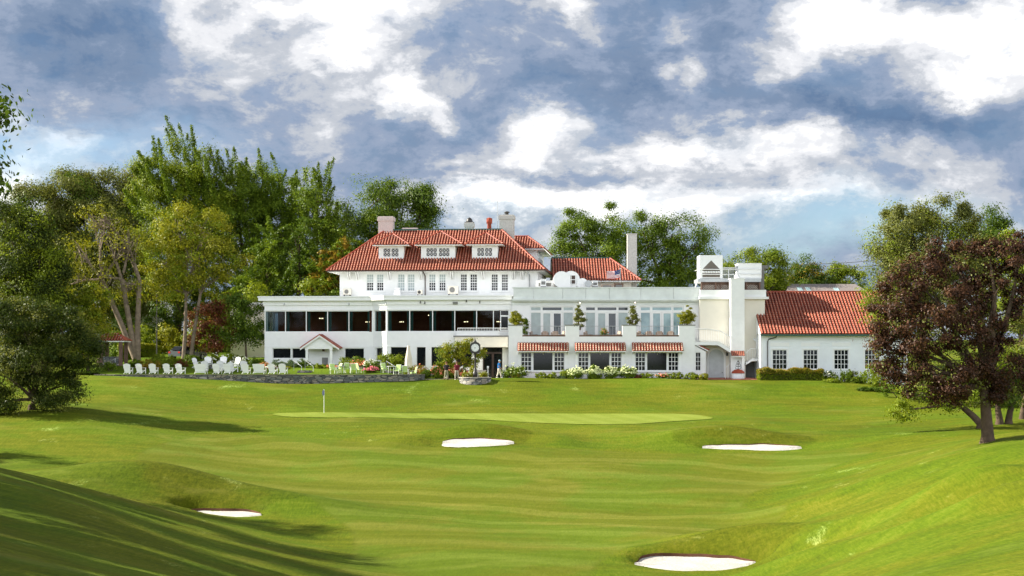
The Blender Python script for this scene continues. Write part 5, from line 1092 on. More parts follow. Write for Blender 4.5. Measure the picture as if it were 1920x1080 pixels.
T('feathery_tree', 'second tall feathery tree rising between the tallest one and the spire shaped one', 470, 690, 210, [(440, 356, 45, 62, 0), (490, 361, 50, 62, 2), (540, 376, 35, 60, 0), (450, 420, 62, 90, 0), (520, 430, 60, 85, 1), (480, 520, 80, 75, 1), (440, 600, 60, 60, 2)], 'leaf_mid', .22, 3.2, .95, .5, group=BG, fn=TL1, spray=(-.25, -.1, .95), inner=.2, extra=('leaf_mid', 2.6, 1))
T('feathery_tree', 'narrow feathery tree with a pointed top left of the dark round tree', 600, 690, 205, [(597, 359, 28, 50, 0), (590, 400, 40, 70, 0), (610, 470, 55, 80, 0), (560, 510, 40, 60, -2)], 'leaf_mid', .22, 3.2, .9, .4, group=BG, fn=TL1, spray=(-.1, -.1, .95), inner=.2, extra=('leaf_mid', 2.0, 1))
T('broadleaf_tree', 'dark round tree standing behind the left chimney of the clubhouse', 730, 690, 216, [(690, 385, 62, 58, 0), (755, 385, 55, 55, 2), (800, 375, 26, 28, 0), (660, 440, 55, 60, 1), (730, 440, 75, 45, 0), (680, 500, 60, 60, 2), (785, 420, 30, 34, 1)], 'leaf_dark', .25, 3.0, 1.4, .5, group=BG, fn=TL1, extra=('leaf_mid', .5))
T('conifer', 'dark green conifer with drooping sprays behind the sunroom wing', 560, 690, 196, [(560, 440, 26, 50), (560, 490, 42, 50), (555, 530, 52, 40)], 'leaf_dark', .26, 4.2, .7, .3, group='conifers behind the sunroom wing', fn=TL1, spray=(0, -.2, -.4), inner=.2)
T('conifer', 'rusty tipped conifer close to the corner of the red roof', 640, 690, 194, [(645, 450, 16, 32), (640, 490, 28, 42), (630, 530, 38, 36), (600, 520, 30, 36)], 'leaf_rust', .24, 4.0, .6, .25, group='conifers behind the sunroom wing', fn=TL1, spray=(0, -.2, -.3), inner=.2, extra=('leaf_mid', 3.0))
T('conifer', 'mid green conifer left of the dark one above the flat roof', 500, 690, 198, [(505, 470, 26, 50), (500, 520, 42, 44), (470, 540, 40, 40)], 'leaf_mid', .26, 4.0, .7, .3, group='conifers behind the sunroom wing', fn=TL1, spray=(0, -.2, -.3), inner=.2, extra=('leaf_dark', 1.5))
for (u, v, w, h, m_, lb) in ((480, 556, 50, 30, 'leaf_bright', 'bright low shrub showing over the left end of the wing roof'), (590, 556, 56, 40, 'leaf_bright', 'bright leafy shrub above the middle of the wing roof'), (635, 556, 50, 30, 'leaf_mid', 'green shrub beside the corner of the upper house')):
    tree('tall_shrub', lb, u, 690, 192, [(u, v - h * .3, w * .5, h * .6), (u, v + 35, w * .55, 50)], m_, .26, 3.6, .7, .12, fn=TL1, cat='shrub', group='shrubs behind the wing roof')
T('broadleaf_tree', 'leafy green tree left of the white stack behind the block', 1110, 690, 218, [(1085, 440, 48, 50, 0), (1130, 425, 42, 48, 2), (1150, 470, 40, 50, 0), (1070, 480, 40, 40, 0), (1110, 510, 60, 50, 1)], 'leaf_mid', .24, 3.4, 1.2, .42, group=BG, extra=('leaf_dark', .9))
T('broadleaf_tree', 'tall airy tree right of the white stack with sky showing through', 1240, 690, 222, [(1205, 430, 38, 42, 0), (1260, 435, 50, 40, 0), (1310, 455, 34, 36, 0), (1225, 480, 50, 45, 0), (1290, 500, 50, 45, 1), (1195, 520, 40, 40, 0), (1240, 530, 60, 40, 0)], 'leaf_mid', .24, 2.6, 1.2, .42, group=BG, extra=('leaf_dark', 1.0))
T('broadleaf_tree', 'bright green tree behind the roof deck enclosures', 1410, 690, 212, [(1400, 490, 40, 32, 0), (1445, 500, 36, 36, 0), (1370, 520, 40, 34, 0), (1420, 540, 60, 40, 0), (1475, 530, 25, 30, 0)], 'leaf_bright', .23, 3.4, 1.1, .4, group=BG, extra=('leaf_mid', 1.2))
T('broadleaf_tree', 'small dark tree left of the overhead wires', 1515, 690, 236, [(1510, 500, 26, 24, 0), (1530, 515, 30, 22, 0), (1495, 520, 20, 22, 0), (1515, 545, 40, 30)], 'leaf_dark', .25, 3.2, 1.0, .4, group=BG, extra=('leaf_rust', .5))
T('broadleaf_tree', 'low tree on the skyline under the overhead wires', 1580, 690, 238, [(1575, 508, 22, 15, 0), (1560, 520, 26, 16, 0), (1600, 522, 34, 20, 0), (1580, 545, 50, 26, 0)], 'leaf_bright', .25, 3.2, .9, .35, group=BG, extra=('leaf_dark', .8))
T('broadleaf_tree', 'large olive domed tree behind the purple maple', 1730, 700, 172, [(1705, 415, 58, 46, 0), (1770, 408, 66, 46, 1), (1665, 455, 38, 44, 0), (1680, 470, 48, 50, 0), (1820, 470, 60, 70, 0), (1740, 490, 85, 70, 0), (1655, 530, 40, 50, -1), (1700, 580, 60, 60, 0), (1800, 580, 80, 70, 0)], 'leaf_olive', .20, 3.6, 1.1, .5, group='trees round the purple maple', extra=('leaf_bright', .5))
T('broadleaf_tree', 'dark green tree peeking over the right shoulder of the olive dome', 1860, 700, 190, [(1850, 410, 40, 36, 0), (1870, 440, 40, 45, 0), (1850, 500, 60, 60, 0)], 'leaf_dark', .23, 3.4, 1.1, .4, group='trees round the purple maple')
T('broadleaf_tree', 'bright green tree at the far right edge behind the purple maple', 1915, 700, 160, [(1905, 470, 34, 36, 0), (1935, 500, 50, 60, 0), (1900, 560, 50, 60, 0), (1910, 640, 60, 50)], 'leaf_bright', .26, 3.2, 1.0, .35, group='trees round the purple maple')
# thin trunked trees on the terrace side
T('locust_tree', 'half bare tree with splayed pale trunks beside the small red roofed kiosk', 255, 672, 182, [(150, 470, 45, 40, 0), (200, 410, 55, 40, 1), (240, 450, 45, 45, 0), (135, 530, 36, 32, 0), (190, 520, 40, 36, -1), (245, 540, 40, 30, 0)], 'leaf_yellow', .22, .62, .9, .34, bark='pale_bark', fork=.55, twigs=1.4, fn=TL1, extra=('leaf_olive', .30), trunks=[(-.05, -3.6), (.05, -1.2), (.15, .9)])
T('locust_tree', 'full yellow green tree with two slim trunks in the middle of the lawn', 350, 672, 184, [(330, 425, 58, 46, 0), (385, 430, 55, 46, 1), (420, 475, 42, 40, 0), (300, 480, 48, 44, 0), (360, 500, 60, 44, 0), (310, 540, 40, 34, 0), (400, 525, 44, 30, 0)], 'leaf_yellow', .23, 1.9, .9, .22, bark='pale_bark', fork=.25, twigs=.5, trunks=[(-.35, .2), (.45, 1.2)], fn=TL1, extra=('leaf_bright', .7))
T('broadleaf_tree', 'soft green young tree beside the kiosk', 165, 690, 178, [(165, 590, 34, 40, 0), (185, 620, 32, 34, 0), (150, 650, 34, 36, 0), (180, 560, 25, 30)], 'leaf_bright', .22, 3.0, .7, .14, fn=TL1, extra=('leaf_yellow', .8))
T('red_leaved_tree', 'bushy tree with coppery red leaves near the wing', 405, 672, 186, [(400, 600, 44, 44, 0), (430, 580, 34, 34, 0), (385, 630, 36, 34, 0), (425, 630, 34, 30, 0)], 'leaf_red', .22, 3.4, .7, .16, fn=TL1, extra=('leaf_bright', .7))
T('broadleaf_tree', 'dark green tree with a slim trunk hiding the left end of the wing', 462, 676, 181, [(462, 600, 36, 36, 0), (445, 570, 28, 26, 0), (480, 625, 22, 24, 0), (440, 620, 30, 28, 0)], 'leaf_dark', .22, 3.2, .7, .12, fn=TL1, extra=('leaf_mid', 1.0))
# near trees on the left
T('broadleaf_tree', 'big bright leaved tree at the left edge', 28, 740, 174, [(20, 440, 60, 60, 0), (75, 480, 50, 60, 0), (10, 540, 70, 80, 0), (85, 570, 50, 70, 0), (30, 640, 75, 70, 0), (45, 520, 80, 70, 2), (60, 590, 70, 60, -2)], 'leaf_deep', .22, 5.4, 1.2, .4, group='near trees at the left edge', extra=('leaf_bright', 1.2))
T('spreading_tree', 'low dark spreading tree with drooping branches near the left edge', 60, 760, hit(60, 768, 90, 170).y, [(40, 600, 64, 56, 0), (115, 612, 60, 44, 0), (155, 660, 50, 42, 0), (80, 680, 84, 52, 0), (10, 700, 50, 58, -2), (115, 722, 44, 30, 1), (0, 755, 40, 36, -2), (95, 740, 36, 26, -1), (10, 640, 50, 60, 1)], 'leaf_deep', .17, 4.2, .8, .28, group='near trees at the left edge', extra=('leaf_olive', .7))
# tall trees just outside the left edge: their shadows rake across the foreground, a few sprays of leaves reach into view
def off_tree(x, y, h, w, label, extra_l=()):
    b = Vector((x, y, H1(x, y))); c = lambda dx, dz, r, rz: (((x + dx) / y * F + CX), VH - (b.z + dz) / y * F, r * F / y, rz * F / y)
    return T('oak_tree', label, 0, 0, y, [c(-w * .4, h * .62, w * .55, h * .22), c(w * .35, h * .6, w * .5, h * .2), c(0, h * .82, w * .5, h * .2), c(0, h * .5, w * .78, h * .2), c(-w * .2, h * .3, w * .55, h * .13)] + list(extra_l), 'leaf_dark', .24, 2.8, 1.0, .5, base=b, group='oaks along the left of the fairway', twigs=.2)
off_tree(-44, 99, 18, 6.2, 'tall oak just outside the left edge')
off_tree(-39, 89, 16, 6.2, 'tall oak second nearest outside the left edge')
off_tree(-36, 80, 16.5, 6.4, 'tall oak nearest the camera left of the frame')
off_tree(-33, 71, 16, 5.8, 'tall oak closest to us beyond the left edge')
off_tree(-28, 60, 13.5, 4.9, 'leaning oak beyond the left edge, its leaf sprays poking in at top left', [(-44, 214, 22, 8, 0), (-50, 334, 18, 14, 0), (-90, 260, 30, 30)])
off_tree(-25, 51, 12, 4.4, 'oak nearest of all outside the left edge')
off_tree(-21, 42, 10.5, 3.8, 'smallest oak right by the camera outside the left edge')
off_tree(-30, 46, 15, 5.0, 'second row oak closest to the camera outside the left edge')
off_tree(-42, 74, 19, 6.6, 'second row oak outside the left edge')
off_tree(-37, 64, 18, 6.2, 'second row oak nearer us outside the left edge')
off_tree(-33, 55, 16, 5.5, 'second row oak nearest us outside the left edge')
off_tree(-56, 120, 15, 5.5, 'tall oak standing farther up the left of the frame')
# purple maple and neighbours
mp = hit(1852, 829, 80, 130)
T('purple_maple', 'purple leaved maple in front of the right wing', 1852, 829, mp.y, [(1720, 520, 75, 45, 0), (1800, 500, 85, 52, 1), (1880, 500, 70, 50, 0), (1680, 600, 60, 55, 0), (1760, 600, 95, 70, -1), (1860, 590, 85, 75, 1), (1700, 680, 68, 48, 0), (1790, 690, 85, 55, -1), (1880, 690, 75, 60, 0), (1850, 462, 30, 26, 0), (1915, 455, 34, 30, 0), (1660, 650, 32, 36, 0), (1740, 730, 50, 26, -1), (1840, 740, 70, 26, 0)], 'leaf_purple', .155, 3.6, .52, .36, lean0=.12, fork=.25, twigs=.2, inner=.35, extra=('leaf_olive', .3))
p = hit(1838, 803, 90, 150)
T('broadleaf_tree', 'green tree whose low branches show left of the maple trunk', 1838, 803, p.y, [(1720, 740, 44, 30, 0), (1770, 755, 46, 26, 0), (1690, 770, 22, 16, 0), (1665, 600, 38, 36, 2), (1640, 560, 24, 26, 2), (1650, 680, 30, 30, 2), (1810, 740, 50, 30, 0), (1860, 700, 70, 60, 1)], 'leaf_bright', .19, 1.7, .7, .28, group='trees round the purple maple', fork=.3, twigs=.3)
p = hit(1884, 795, 90, 150)
T('broadleaf_tree', 'dark trunked tree between the maple and the right edge', 1884, 795, p.y, [(1880, 700, 70, 45, 1), (1930, 690, 60, 55, 0), (1860, 740, 50, 26, 0)], 'leaf_dark', .2, 2.4, .8, .26, group='trees round the purple maple', trunks=[(-.4, -.3), (.3, .5)])
p = hit(1916, 786, 90, 150)
T('broadleaf_tree', 'tree cut by the right edge behind the maple', 1918, 786, p.y, [(1930, 690, 60, 60, 0), (1950, 620, 70, 70, 0)], 'leaf_olive', .2, 2.6, .8, .25, group='trees round the purple maple')

# ---- shrubs against the buildings
YB = 169.1
HG = 'shrubs along the terrace wall'
B_ = [(964, 709, 44, 26, 'leaf_mid', 'loose grey green shrub at the left end of the terrace wall', 'flowering_shrub', 'bloom_lime', 20), (967, 709, 16, 12, 'leaf_rust', 'small orange shrub at the foot of the left pier', 'shrub', None, 0),
      (1013, 709, 20, 11, 'leaf_bright', 'small clipped round shrub left under the first awning', 'shrub', None, 0), (1034, 709, 20, 11, 'leaf_bright', 'small clipped round shrub right under the first awning', 'shrub', None, 0),
      (1062, 710, 18, 22, 'leaf_bright', 'yellow green shrub between the first and second awning', 'shrub', None, 0), (1080, 712, 32, 23, 'leaf_mid', 'cream flowered hydrangea at the left of the second window group', 'hydrangea', 'bloom_lime', 90),
      (1113, 711, 30, 23, 'leaf_mid', 'cream flowered hydrangea below the middle of the second awning', 'hydrangea', 'bloom_lime', 80), (1149, 713, 34, 24, 'leaf_mid', 'cream flowered hydrangea at the right of the second window group', 'hydrangea', 'bloom_lime', 90),
      (1180, 712, 28, 26, 'leaf_mid', 'tallest cream flowered hydrangea between second and third awning', 'hydrangea', 'bloom_lime', 80), (1212, 714, 22, 15, 'leaf_bright', 'round green shrub left under the third awning', 'shrub', None, 0),
      (1241, 714, 20, 14, 'leaf_mid', 'pink tinged shrub under the third awning', 'flowering_shrub', 'bloom_orange', 18), (1266, 715, 28, 16, 'leaf_bright', 'green shrub right under the third awning', 'shrub', None, 0),
      (1296, 715, 28, 16, 'leaf_bright', 'green shrub at the foot of the right pier', 'shrub', None, 0), (1318, 714, 18, 14, 'leaf_yellow', 'yellow shrub in front of the small lean-to window', 'shrub', None, 0),
      (1052, 711, 12, 7, 'leaf_blue', 'tiny silver groundcover clump between the low shrubs', 'shrub', None, 0), (1197, 714, 12, 7, 'leaf_red', 'tiny dark red clump right of the tallest hydrangea', 'shrub', None, 0)]
for (u, vb, w, h, m_, lb, nm, bl, nb_) in B_: bush(nm, lb, u, vb, w * 1.15, h * 1.08, YB - (.3 if h < 16 else 0), m_, bloom=bl, nb=nb_ * 2, br=.075, cat='shrub', group=HG)
# roof terrace planters
pz = zw + ZB
for (u, vt, vb, w, y, m_, lb, shp) in ((969, 577, 611, 26, 171.4, 'leaf_yellow', 'yellow orange maple bush on the leftmost pier of the roof terrace', 'round'), (985, 597, 630, 14, 172.2, 'leaf_dark', 'dark upright juniper beside the leftmost pier', 'cone'),
                                (1085, 573, 613, 27, 171.5, 'leaf_olive', 'cone shaped bronze conifer on the second pier from the left', 'cone'), (1186, 572, 611, 27, 171.5, 'leaf_olive', 'cone shaped bronze conifer on the third pier from the left', 'cone'), (1287, 574, 609, 30, 171.3, 'leaf_yellow', 'bright yellow green shrub on the rightmost pier', 'round')):
    zp_ = (VH - vb) / F * y; r_ = bush('potted_shrub', lb, u, vb, w, vb - vt, y, m_, leaf=.14, cover=6, z=zp_, group='potted shrubs on the roof terrace', shape=shp, cr=.2)
    mb = MB(); mb.lathe([(.0, -.32), (.22, -.32), (.30, 0.02), (.26, .02), (.0, -.02)], (0, 0, 0), 10); mb.build('pot', 'pot_clay', r_)
# beds in front of the sunroom wing
WG = 'flower beds in front of the wing'
for (u, vb, w, h, y, m_, lb, nm, bl, nb_) in ((768, 697, 44, 32, 174.6, 'leaf_mid', 'PLACE', 'shrub', None, 0), (733, 697, 42, 30, 174.4, 'leaf_bright', 'rounded bright green shrub left of the closed umbrella', 'shrub', None, 0),
      (651, 692, 30, 18, 175.6, 'leaf_bright', 'lime green shrub right of the gabled porch', 'shrub', None, 0), (674, 690, 24, 22, 176.2, 'leaf_mid', 'green shrub in front of the small square window', 'shrub', None, 0), (676, 697, 34, 18, 173.5, 'leaf_rust', 'orange flowering bush below the small square window', 'flowering_shrub', 'bloom_orange', 40),
      (697, 697, 26, 20, 173.0, 'leaf_mid', 'bush with cream flowers at the foot of the chamfered corner', 'flowering_shrub', 'bloom_white', 40), (695, 703, 24, 13, 169, 'leaf_mid', 'pink azalea behind the stone wall', 'azalea', 'bloom_pink', 90), (708, 702, 12, 24, 171, 'leaf_dark', 'small dark upright evergreen between the handrails', 'shrub', None, 0),
      (625, 692, 26, 6, 174.5, 'leaf_rust', 'low row of orange flowers in front of the porch', 'flowering_shrub', 'bloom_orange', 22), (600, 690, 26, 6, 174.5, 'leaf_bright', 'low yellow green border left of the porch door', 'shrub', None, 0),
      (770, 705, 20, 16, 171.5, 'leaf_yellow', 'yellow shrub below the closed umbrella', 'shrub', None, 0), (788, 705, 20, 18, 171.5, 'leaf_rust', 'orange shrub right of the closed umbrella', 'flowering_shrub', 'bloom_orange', 16), (798, 705, 18, 14, 170.6, 'leaf_dark', 'small round dark green boxwood', 'shrub', None, 0),
      (822, 707, 28, 18, 170.4, 'leaf_mid', 'bed of coral flowers left of the man in black', 'flowering_shrub', 'bloom_orange', 90), (847, 707, 24, 18, 170.4, 'leaf_mid', 'bed of coral flowers between the two standing golfers', 'flowering_shrub', 'bloom_orange', 80), (866, 707, 22, 13, 170.0, 'leaf_mid', 'coral flowers right of the man in maroon', 'flowering_shrub', 'bloom_orange', 60),
      (826, 696, 14, 14, 171.4, 'leaf_bright', 'leafy hosta like shrub behind the man in black', 'shrub', None, 0), (887, 700, 10, 16, 168.6, 'leaf_yellow', 'yellow shrub behind the clock post', 'shrub', None, 0)):
    if lb == 'PLACE': continue
    bush(nm, lb, u, vb, w * 1.2, h * 1.25, y, m_, bloom=bl, nb=int(nb_ * 1.4), br=.075, group=WG, fn=lambda x, y_: max(TL1(x, y_), H1(x, y_)) if x < -8 else H1(x, y_))
# hosta and perennial border along the left part of the wing
for (u, w, h, y, m_, lb, bl) in ((520, 30, 14, 175.6, 'leaf_blue', 'blue green hosta clump left under the dark ribbon window', None), (545, 30, 15, 175.6, 'leaf_blue', 'blue green hosta clump under the middle of the ribbon window', None), (568, 26, 16, 175.4, 'leaf_dark', 'dark leafy clump left of the porch post', None),
      (497, 22, 10, 175, 'leaf_rust', 'rusty perennial clump at the left end of the wing', 'bloom_orange'), (508, 22, 7, 173.6, 'leaf_red', 'low reddish border clump left of the hostas', 'bloom_white'), (535, 22, 7, 173.4, 'leaf_yellow', 'low yellow border clump in front of the hostas', None), (478, 18, 22, 176, 'leaf_dark', 'dark green pointed evergreen at the terrace corner', None), (486, 24, 14, 177, 'leaf_mid', 'mid green shrub beside the pointed evergreen', None),
      (404, 38, 20, 180, 'leaf_bright', 'white flowering hydrangea left behind the upper chairs', 'bloom_white'), (432, 38, 20, 180, 'leaf_bright', 'white flowering hydrangea right behind the upper chairs', 'bloom_white'), (455, 26, 16, 179, 'leaf_mid', 'white flowering hydrangea by the slim trunk', 'bloom_white'),
      (358, 36, 18, 180, 'leaf_mid', 'green shrub at the foot of the two slim trunks', None), (328, 34, 20, 178, 'leaf_bright', 'bright shrub behind the lawn chairs', None), (300, 36, 26, 176, 'leaf_bright', 'large leafy shrub behind the fourth lawn chair', None), (275, 34, 18, 174, 'leaf_rust', 'rusty ornamental clump behind the second lawn chair', None), (255, 30, 20, 175, 'leaf_mid', 'shrub at the foot of the pale splayed trunks', None),
      (340, 26, 14, 176, 'leaf_red', 'dark mulched clump behind the fifth lawn chair', None), (292, 20, 16, 173, 'leaf_rust', 'tawny grass clump behind the third lawn chair', None), (385, 20, 12, 179, 'leaf_dark', 'dark low shrub behind the loveseat', None), (205, 30, 18, 171, 'leaf_mid', 'green shrub beside the steps', None)):
    bush('flowering_shrub' if bl else 'shrub', lb, u, 700, w, h, y, m_, bloom=bl, nb=34 if bl else 0, br=.075, group='shrubs round the lawn terrace', fn=TL1) if False else None
    m = y / F; x = (u - CX) / F * y; zb = TL1(x, y); vb = VH - zb / y * F
    bush('flowering_shrub' if bl else 'shrub', lb, u, vb, w, h, y, m_, bloom=bl, nb=40 if bl else 0, br=.075, group='shrubs round the lawn terrace', z=zb)
for (u, vt, w, m_, lb) in ((262, 598, 70, 'leaf_bright', 'large rounded shrub behind the clipped hedge'), (325, 600, 60, 'leaf_yellow', 'large loose shrub behind the lamp pole'), (226, 615, 40, 'leaf_mid', 'dark tall shrub behind the kiosk'), (372, 605, 40, 'leaf_mid', 'tall shrub behind the coppery tree'), (300, 560, 80, 'leaf_dark', 'dark shadowy shrub mass below the far house'), (215, 565, 80, 'leaf_dark', 'dark shrub mass left of the far house'), (400, 560, 90, 'leaf_dark', 'dark shrub mass below the feathery trees'), (140, 600, 80, 'leaf_dark', 'dark shrub mass behind the young tree')):
    y = 200; x = (u - CX) / F * y; zb = TL1(x, y); vb = VH - zb / y * F; bush('tall_shrub', lb, u, vb, w, vb - vt, y + (6 if 'mass' in lb else 0), m_, leaf=.26, cover=3, z=zb, group='tall shrubs behind the lawn', cr=.6)
hedge('clipped yellow green hedge at the back of the lawn', 222, 294, 648, 190, 1.4, 'leaf_bright', TL1((258 - CX) / F * 190, 190), extra='leaf_yellow')
# tree beside the clock
T('ornamental_tree', 'small yellow green tree beside the post clock', 850, 707, 170.2, [(838, 655, 20, 15), (858, 650, 18, 13), (872, 662, 18, 15), (832, 672, 18, 13), (855, 676, 22, 13), (880, 682, 18, 12), (878, 645, 14, 8), (900, 665, 12, 10)], 'leaf_yellow', .17, 3.0, .38, .09, trunks=[(-.45, .1), (.5, .1)], extra=('leaf_mid', .9), fork=.2)
# right side border
hedge('clipped hedge with golden orange top in front of the side wing', 1424, 1543, 694.5, 168.6, 1.3, 'leaf_bright', -2.55, extra='leaf_rust')
RG = 'plants right of the golden hedge'
for (u, vb, w, h, y, m_, lb, nm, bl, nb_, sp_) in ((1508, 712, 34, 26, 170.6, 'leaf_bright', 'bright hydrangea rising behind the golden hedge', 'shrub', None, 0, None), (1555, 716, 30, 22, 170, 'leaf_mid', 'white flowered shrub right of the golden hedge', 'flowering_shrub', 'bloom_white', 60, None), (1583, 728, 32, 30, 167.5, 'leaf_mid', 'fountain of fine green ornamental grass', 'ornamental_grass', None, 0, (0, 0, 1.2)),
      (1560, 726, 34, 9, 166.8, 'leaf_bright', 'low mounded groundcover in front of the golden hedge end', 'shrub', None, 0, None), (1614, 730, 36, 30, 168, 'leaf_mid', 'loose leafy shrub right of the ornamental grass', 'shrub', None, 0, None), (1650, 740, 44, 34, 166, 'leaf_bright', 'large leafy shrub at the corner of the side wing', 'shrub', None, 0, None), (1640, 745, 60, 14, 163, 'leaf_dark', 'dark shrubs along the lawn edge near the maple', 'shrub', None, 0, None),
      (1690, 752, 60, 36, 160, 'leaf_mid', 'leafy shrub left of the purple maple', 'shrub', None, 0, None), (1745, 765, 70, 44, 158, 'leaf_dark', 'dark shrub behind the purple maple', 'shrub', None, 0, None), (1820, 775, 90, 60, 156, 'leaf_mid', 'broad green shrub mass behind the maple trunk', 'shrub', None, 0, None), (1900, 770, 80, 60, 156, 'leaf_bright', 'bright shrub mass at the right edge', 'shrub', None, 0, None), (1600, 708, 30, 14, 170.6, 'leaf_olive', 'olive shrub below the third window of the side wing', 'shrub', None, 0, None)):
    x = (u - CX) / F * y; zb = H1(x, y); vb2 = VH - zb / y * F; bush(nm, lb, u, vb2, w, max(8, vb2 - (vb - h)), y, m_, leaf=.15, bloom=bl, nb=nb_, br=.07, group=RG, z=zb, spray=sp_, shape='wide' if w > 58 else 'round')

# ================================================================== furniture, people and small things
def adirondack(label, wide=1.0, group='white adirondack chairs on the lawn terrace'):
    t = thing('loveseat' if wide > 1 else 'adirondack_chair', label, 'bench' if wide > 1 else 'chair', (0, 0, 0), 0, group); n = int(7 * wide); W2 = .33 * wide
    mb = MB()
    for i in range(n):
        a = (i - (n - 1) / 2) / ((n - 1) / 2); x0, x1 = a * W2 * .72, a * W2 * .98; w = W2 * 1.75 / n * .5; top = 1.02 - .10 * a * a if wide == 1 else 1.0 - .04 * abs(a)
        mb.hexa([(x0 - w, .14, .10), (x0 + w, .14, .10), (x0 + w, .165, .10), (x0 - w, .165, .10)], [(x1 - w * 1.25, .42, top), (x1 + w * 1.25, .42, top), (x1 + w * 1.25, .445, top), (x1 - w * 1.25, .445, top)])
    mb.box(-W2 * .95, W2 * .95, .36, .385, .74, .80); mb.build('backrest', 'trim_white', t)
    mb = MB()
    for i in range(7): y = -.32 + i * .085; z = .38 - (y + .32) * .16; mb.box(-W2 * .85, W2 * .85, y, y + .072, z - .02, z)
    mb.build('seat', 'trim_white', t)
    for s in (-1, 1):
        mb = MB(); x = s * W2; mb.box(x - .065, x + .065, -.40, .36, .585, .61); mb.build('arm', 'trim_white', t)
        mb = MB(); mb.box(x - .02, x + .02, -.36, -.26, 0, .583); mb.build('leg', 'trim_white', t)
        mb = MB(); x = s * (W2 - .05); mb.hexa([(x - .015, .40, 0), (x + .015, .40, 0), (x + .015, .52, 0), (x - .015, .52, 0)], [(x - .015, -.30, .36), (x + .015, -.30, .36), (x + .015, -.24, .40), (x - .015, -.24, .40)]); mb.build('leg', 'trim_white', t)
    return t
ORD = ['first', 'second', 'third', 'fourth', 'fifth', 'sixth', 'seventh', 'eighth', 'ninth', 'tenth', 'eleventh']
first = None
for i, u in enumerate((240.5, 264, 288, 315, 338.5, 407.5, 427.5, 461.5, 511.5, 531)):
    y = 167.3; x = (u - CX) / F * y; rz = R(180 - random.uniform(4, 26)); lb = '%s adirondack chair from the left in the row along the stone wall' % ORD[i]
    if first is None: first = adirondack(lb); first.location = (x, y, TL1(x, y)); first.rotation_euler.z = rz
    else: dup(first, (x, y, TL1(x, y)), rz, lb)
for i in range(0): pass
lv = None
for (u, lb) in ((376.5, 'white double adirondack seat left in the row along the stone wall'), (486.5, 'white double adirondack seat right in the row along the stone wall')):
    x = (u - CX) / F * 167.3
    if lv is None: lv = adirondack(lb, 1.75); lv.location = (x, 167.3, TL1(x, 167.3)); lv.rotation_euler.z = R(176)
    else: dup(lv, (x, 167.3, TL1(x, 167.3)), R(174), lb)
for (u, y, a, lb) in ((384, 171.2, 188, 'adirondack chair with back to us left in the fire pit circle'), (415, 171.2, 172, 'adirondack chair with back to us in the middle of the fire pit circle'), (437, 170, 150, 'adirondack chair turned sideways at the front of the fire pit circle'), (458, 171.2, 178, 'adirondack chair with back to us right in the fire pit circle'),
                      (370, 175, 60, 'adirondack chair facing right at the left of the fire pit circle'), (391, 176.5, 20, 'adirondack chair facing us at the back left of the fire pit circle'), (418, 177, 0, 'adirondack chair facing us at the back of the fire pit circle'), (441, 176, -40, 'adirondack chair facing left at the back right of the fire pit circle')):
    x = (u - CX) / F * y; dup(first, (x, y, TL1(x, y)), R(a), lb)
# fire pit: ring of stone
y = 174; x = (405 - CX) / F * y; t = thing('fire_pit', 'low round stone fire pit between the adirondack chairs', 'fire pit', (x, y, TL1(x, y))); mb = MB(); mb.lathe([(.7, -.1), (.7, .38), (.5, .38), (.5, .1), (0, .1)], n=18); mb.build('stone_ring', 'planter_stone', t); mb = MB(); mb.ball((0, 0, .12), .35, .35, .12); mb.build('log_pile', 'trunk_bark', t)
# green cushioned patio chairs and tables
def patio_chair(label):
    t = thing('patio_chair', label, 'chair', group='white patio chairs with green cushions')
    mb = MB()
    for s in (-1, 1): mb.tube([(s * .28, -.26, 0), (s * .28, -.26, .60), (s * .28, .20, .62), (s * .28, .26, 0)], .018, 5)
    for s in (-1, 1): mb.tube([(s * .25, .22, .38), (s * .25, .36, .98)], .018, 5)
    mb.tube([(-.25, .36, .98), (.25, .36, .98)], .018, 5); mb.build('frame', 'trim_white', t)
    mb = MB(); mb.box(-.25, .25, -.25, .24, .36, .46); mb.build('seat_cushion', 'cushion_green', t)
    mb = MB(); mb.hexa([(-.24, .18, .46), (.24, .18, .46), (.24, .26, .46), (-.24, .26, .46)], [(-.24, .30, .96), (.24, .30, .96), (.24, .38, .96), (-.24, .38, .96)]); mb.build('back_cushion', 'cushion_green', t); return t
def patio_table(label):
    t = thing('patio_table', label, 'table', group='round white patio tables'); mb = MB(); mb.lathe([(0, .70), (.5, .70), (.5, .73), (0, .73)], n=16); mb.build('tabletop', 'trim_white', t)
    for k in range(4): a = k * math.pi / 2 + .5; mb = MB(); mb.tube([(.36 * math.cos(a), .36 * math.sin(a), .70), (.42 * math.cos(a), .42 * math.sin(a), 0)], .02, 5); mb.build('leg', 'trim_white', t)
    return t
pc = None
PL = [(624, 20, 'left of the table nearest the porch'), (634, -60, 'behind the table nearest the porch'), (651, 178, 'with patterned back towards us beside the left table'), (664, 170, 'with patterned back towards us between the two tables'), (675, 120, 'right of the left table group'), (721, 30, 'left of the right table group'), (745, -20, 'behind the right table group'), (760, 175, 'with patterned back towards us in the right group'), (775, -70, 'rightmost beside the wall end')]
for i, (u, a, lb) in enumerate(PL):
    y = 167.6 + (i % 3) * .5; x = (u - CX) / F * y; loc = (x, y, TL1(x, y)); lb = 'green cushioned patio chair ' + lb
    if pc is None: pc = patio_chair(lb); pc.location = loc; pc.rotation_euler.z = R(a)
    else: dup(pc, loc, R(a), lb)
tbl = patio_table('round white table between the green chairs near the porch'); x = (641 - CX) / F * 168.2; tbl.location = (x, 168.2, TL1(x, 168.2)); x = (735 - CX) / F * 168.2; dup(tbl, (x, 168.2, TL1(x, 168.2)), 0, 'round white table in the right group near the umbrella')
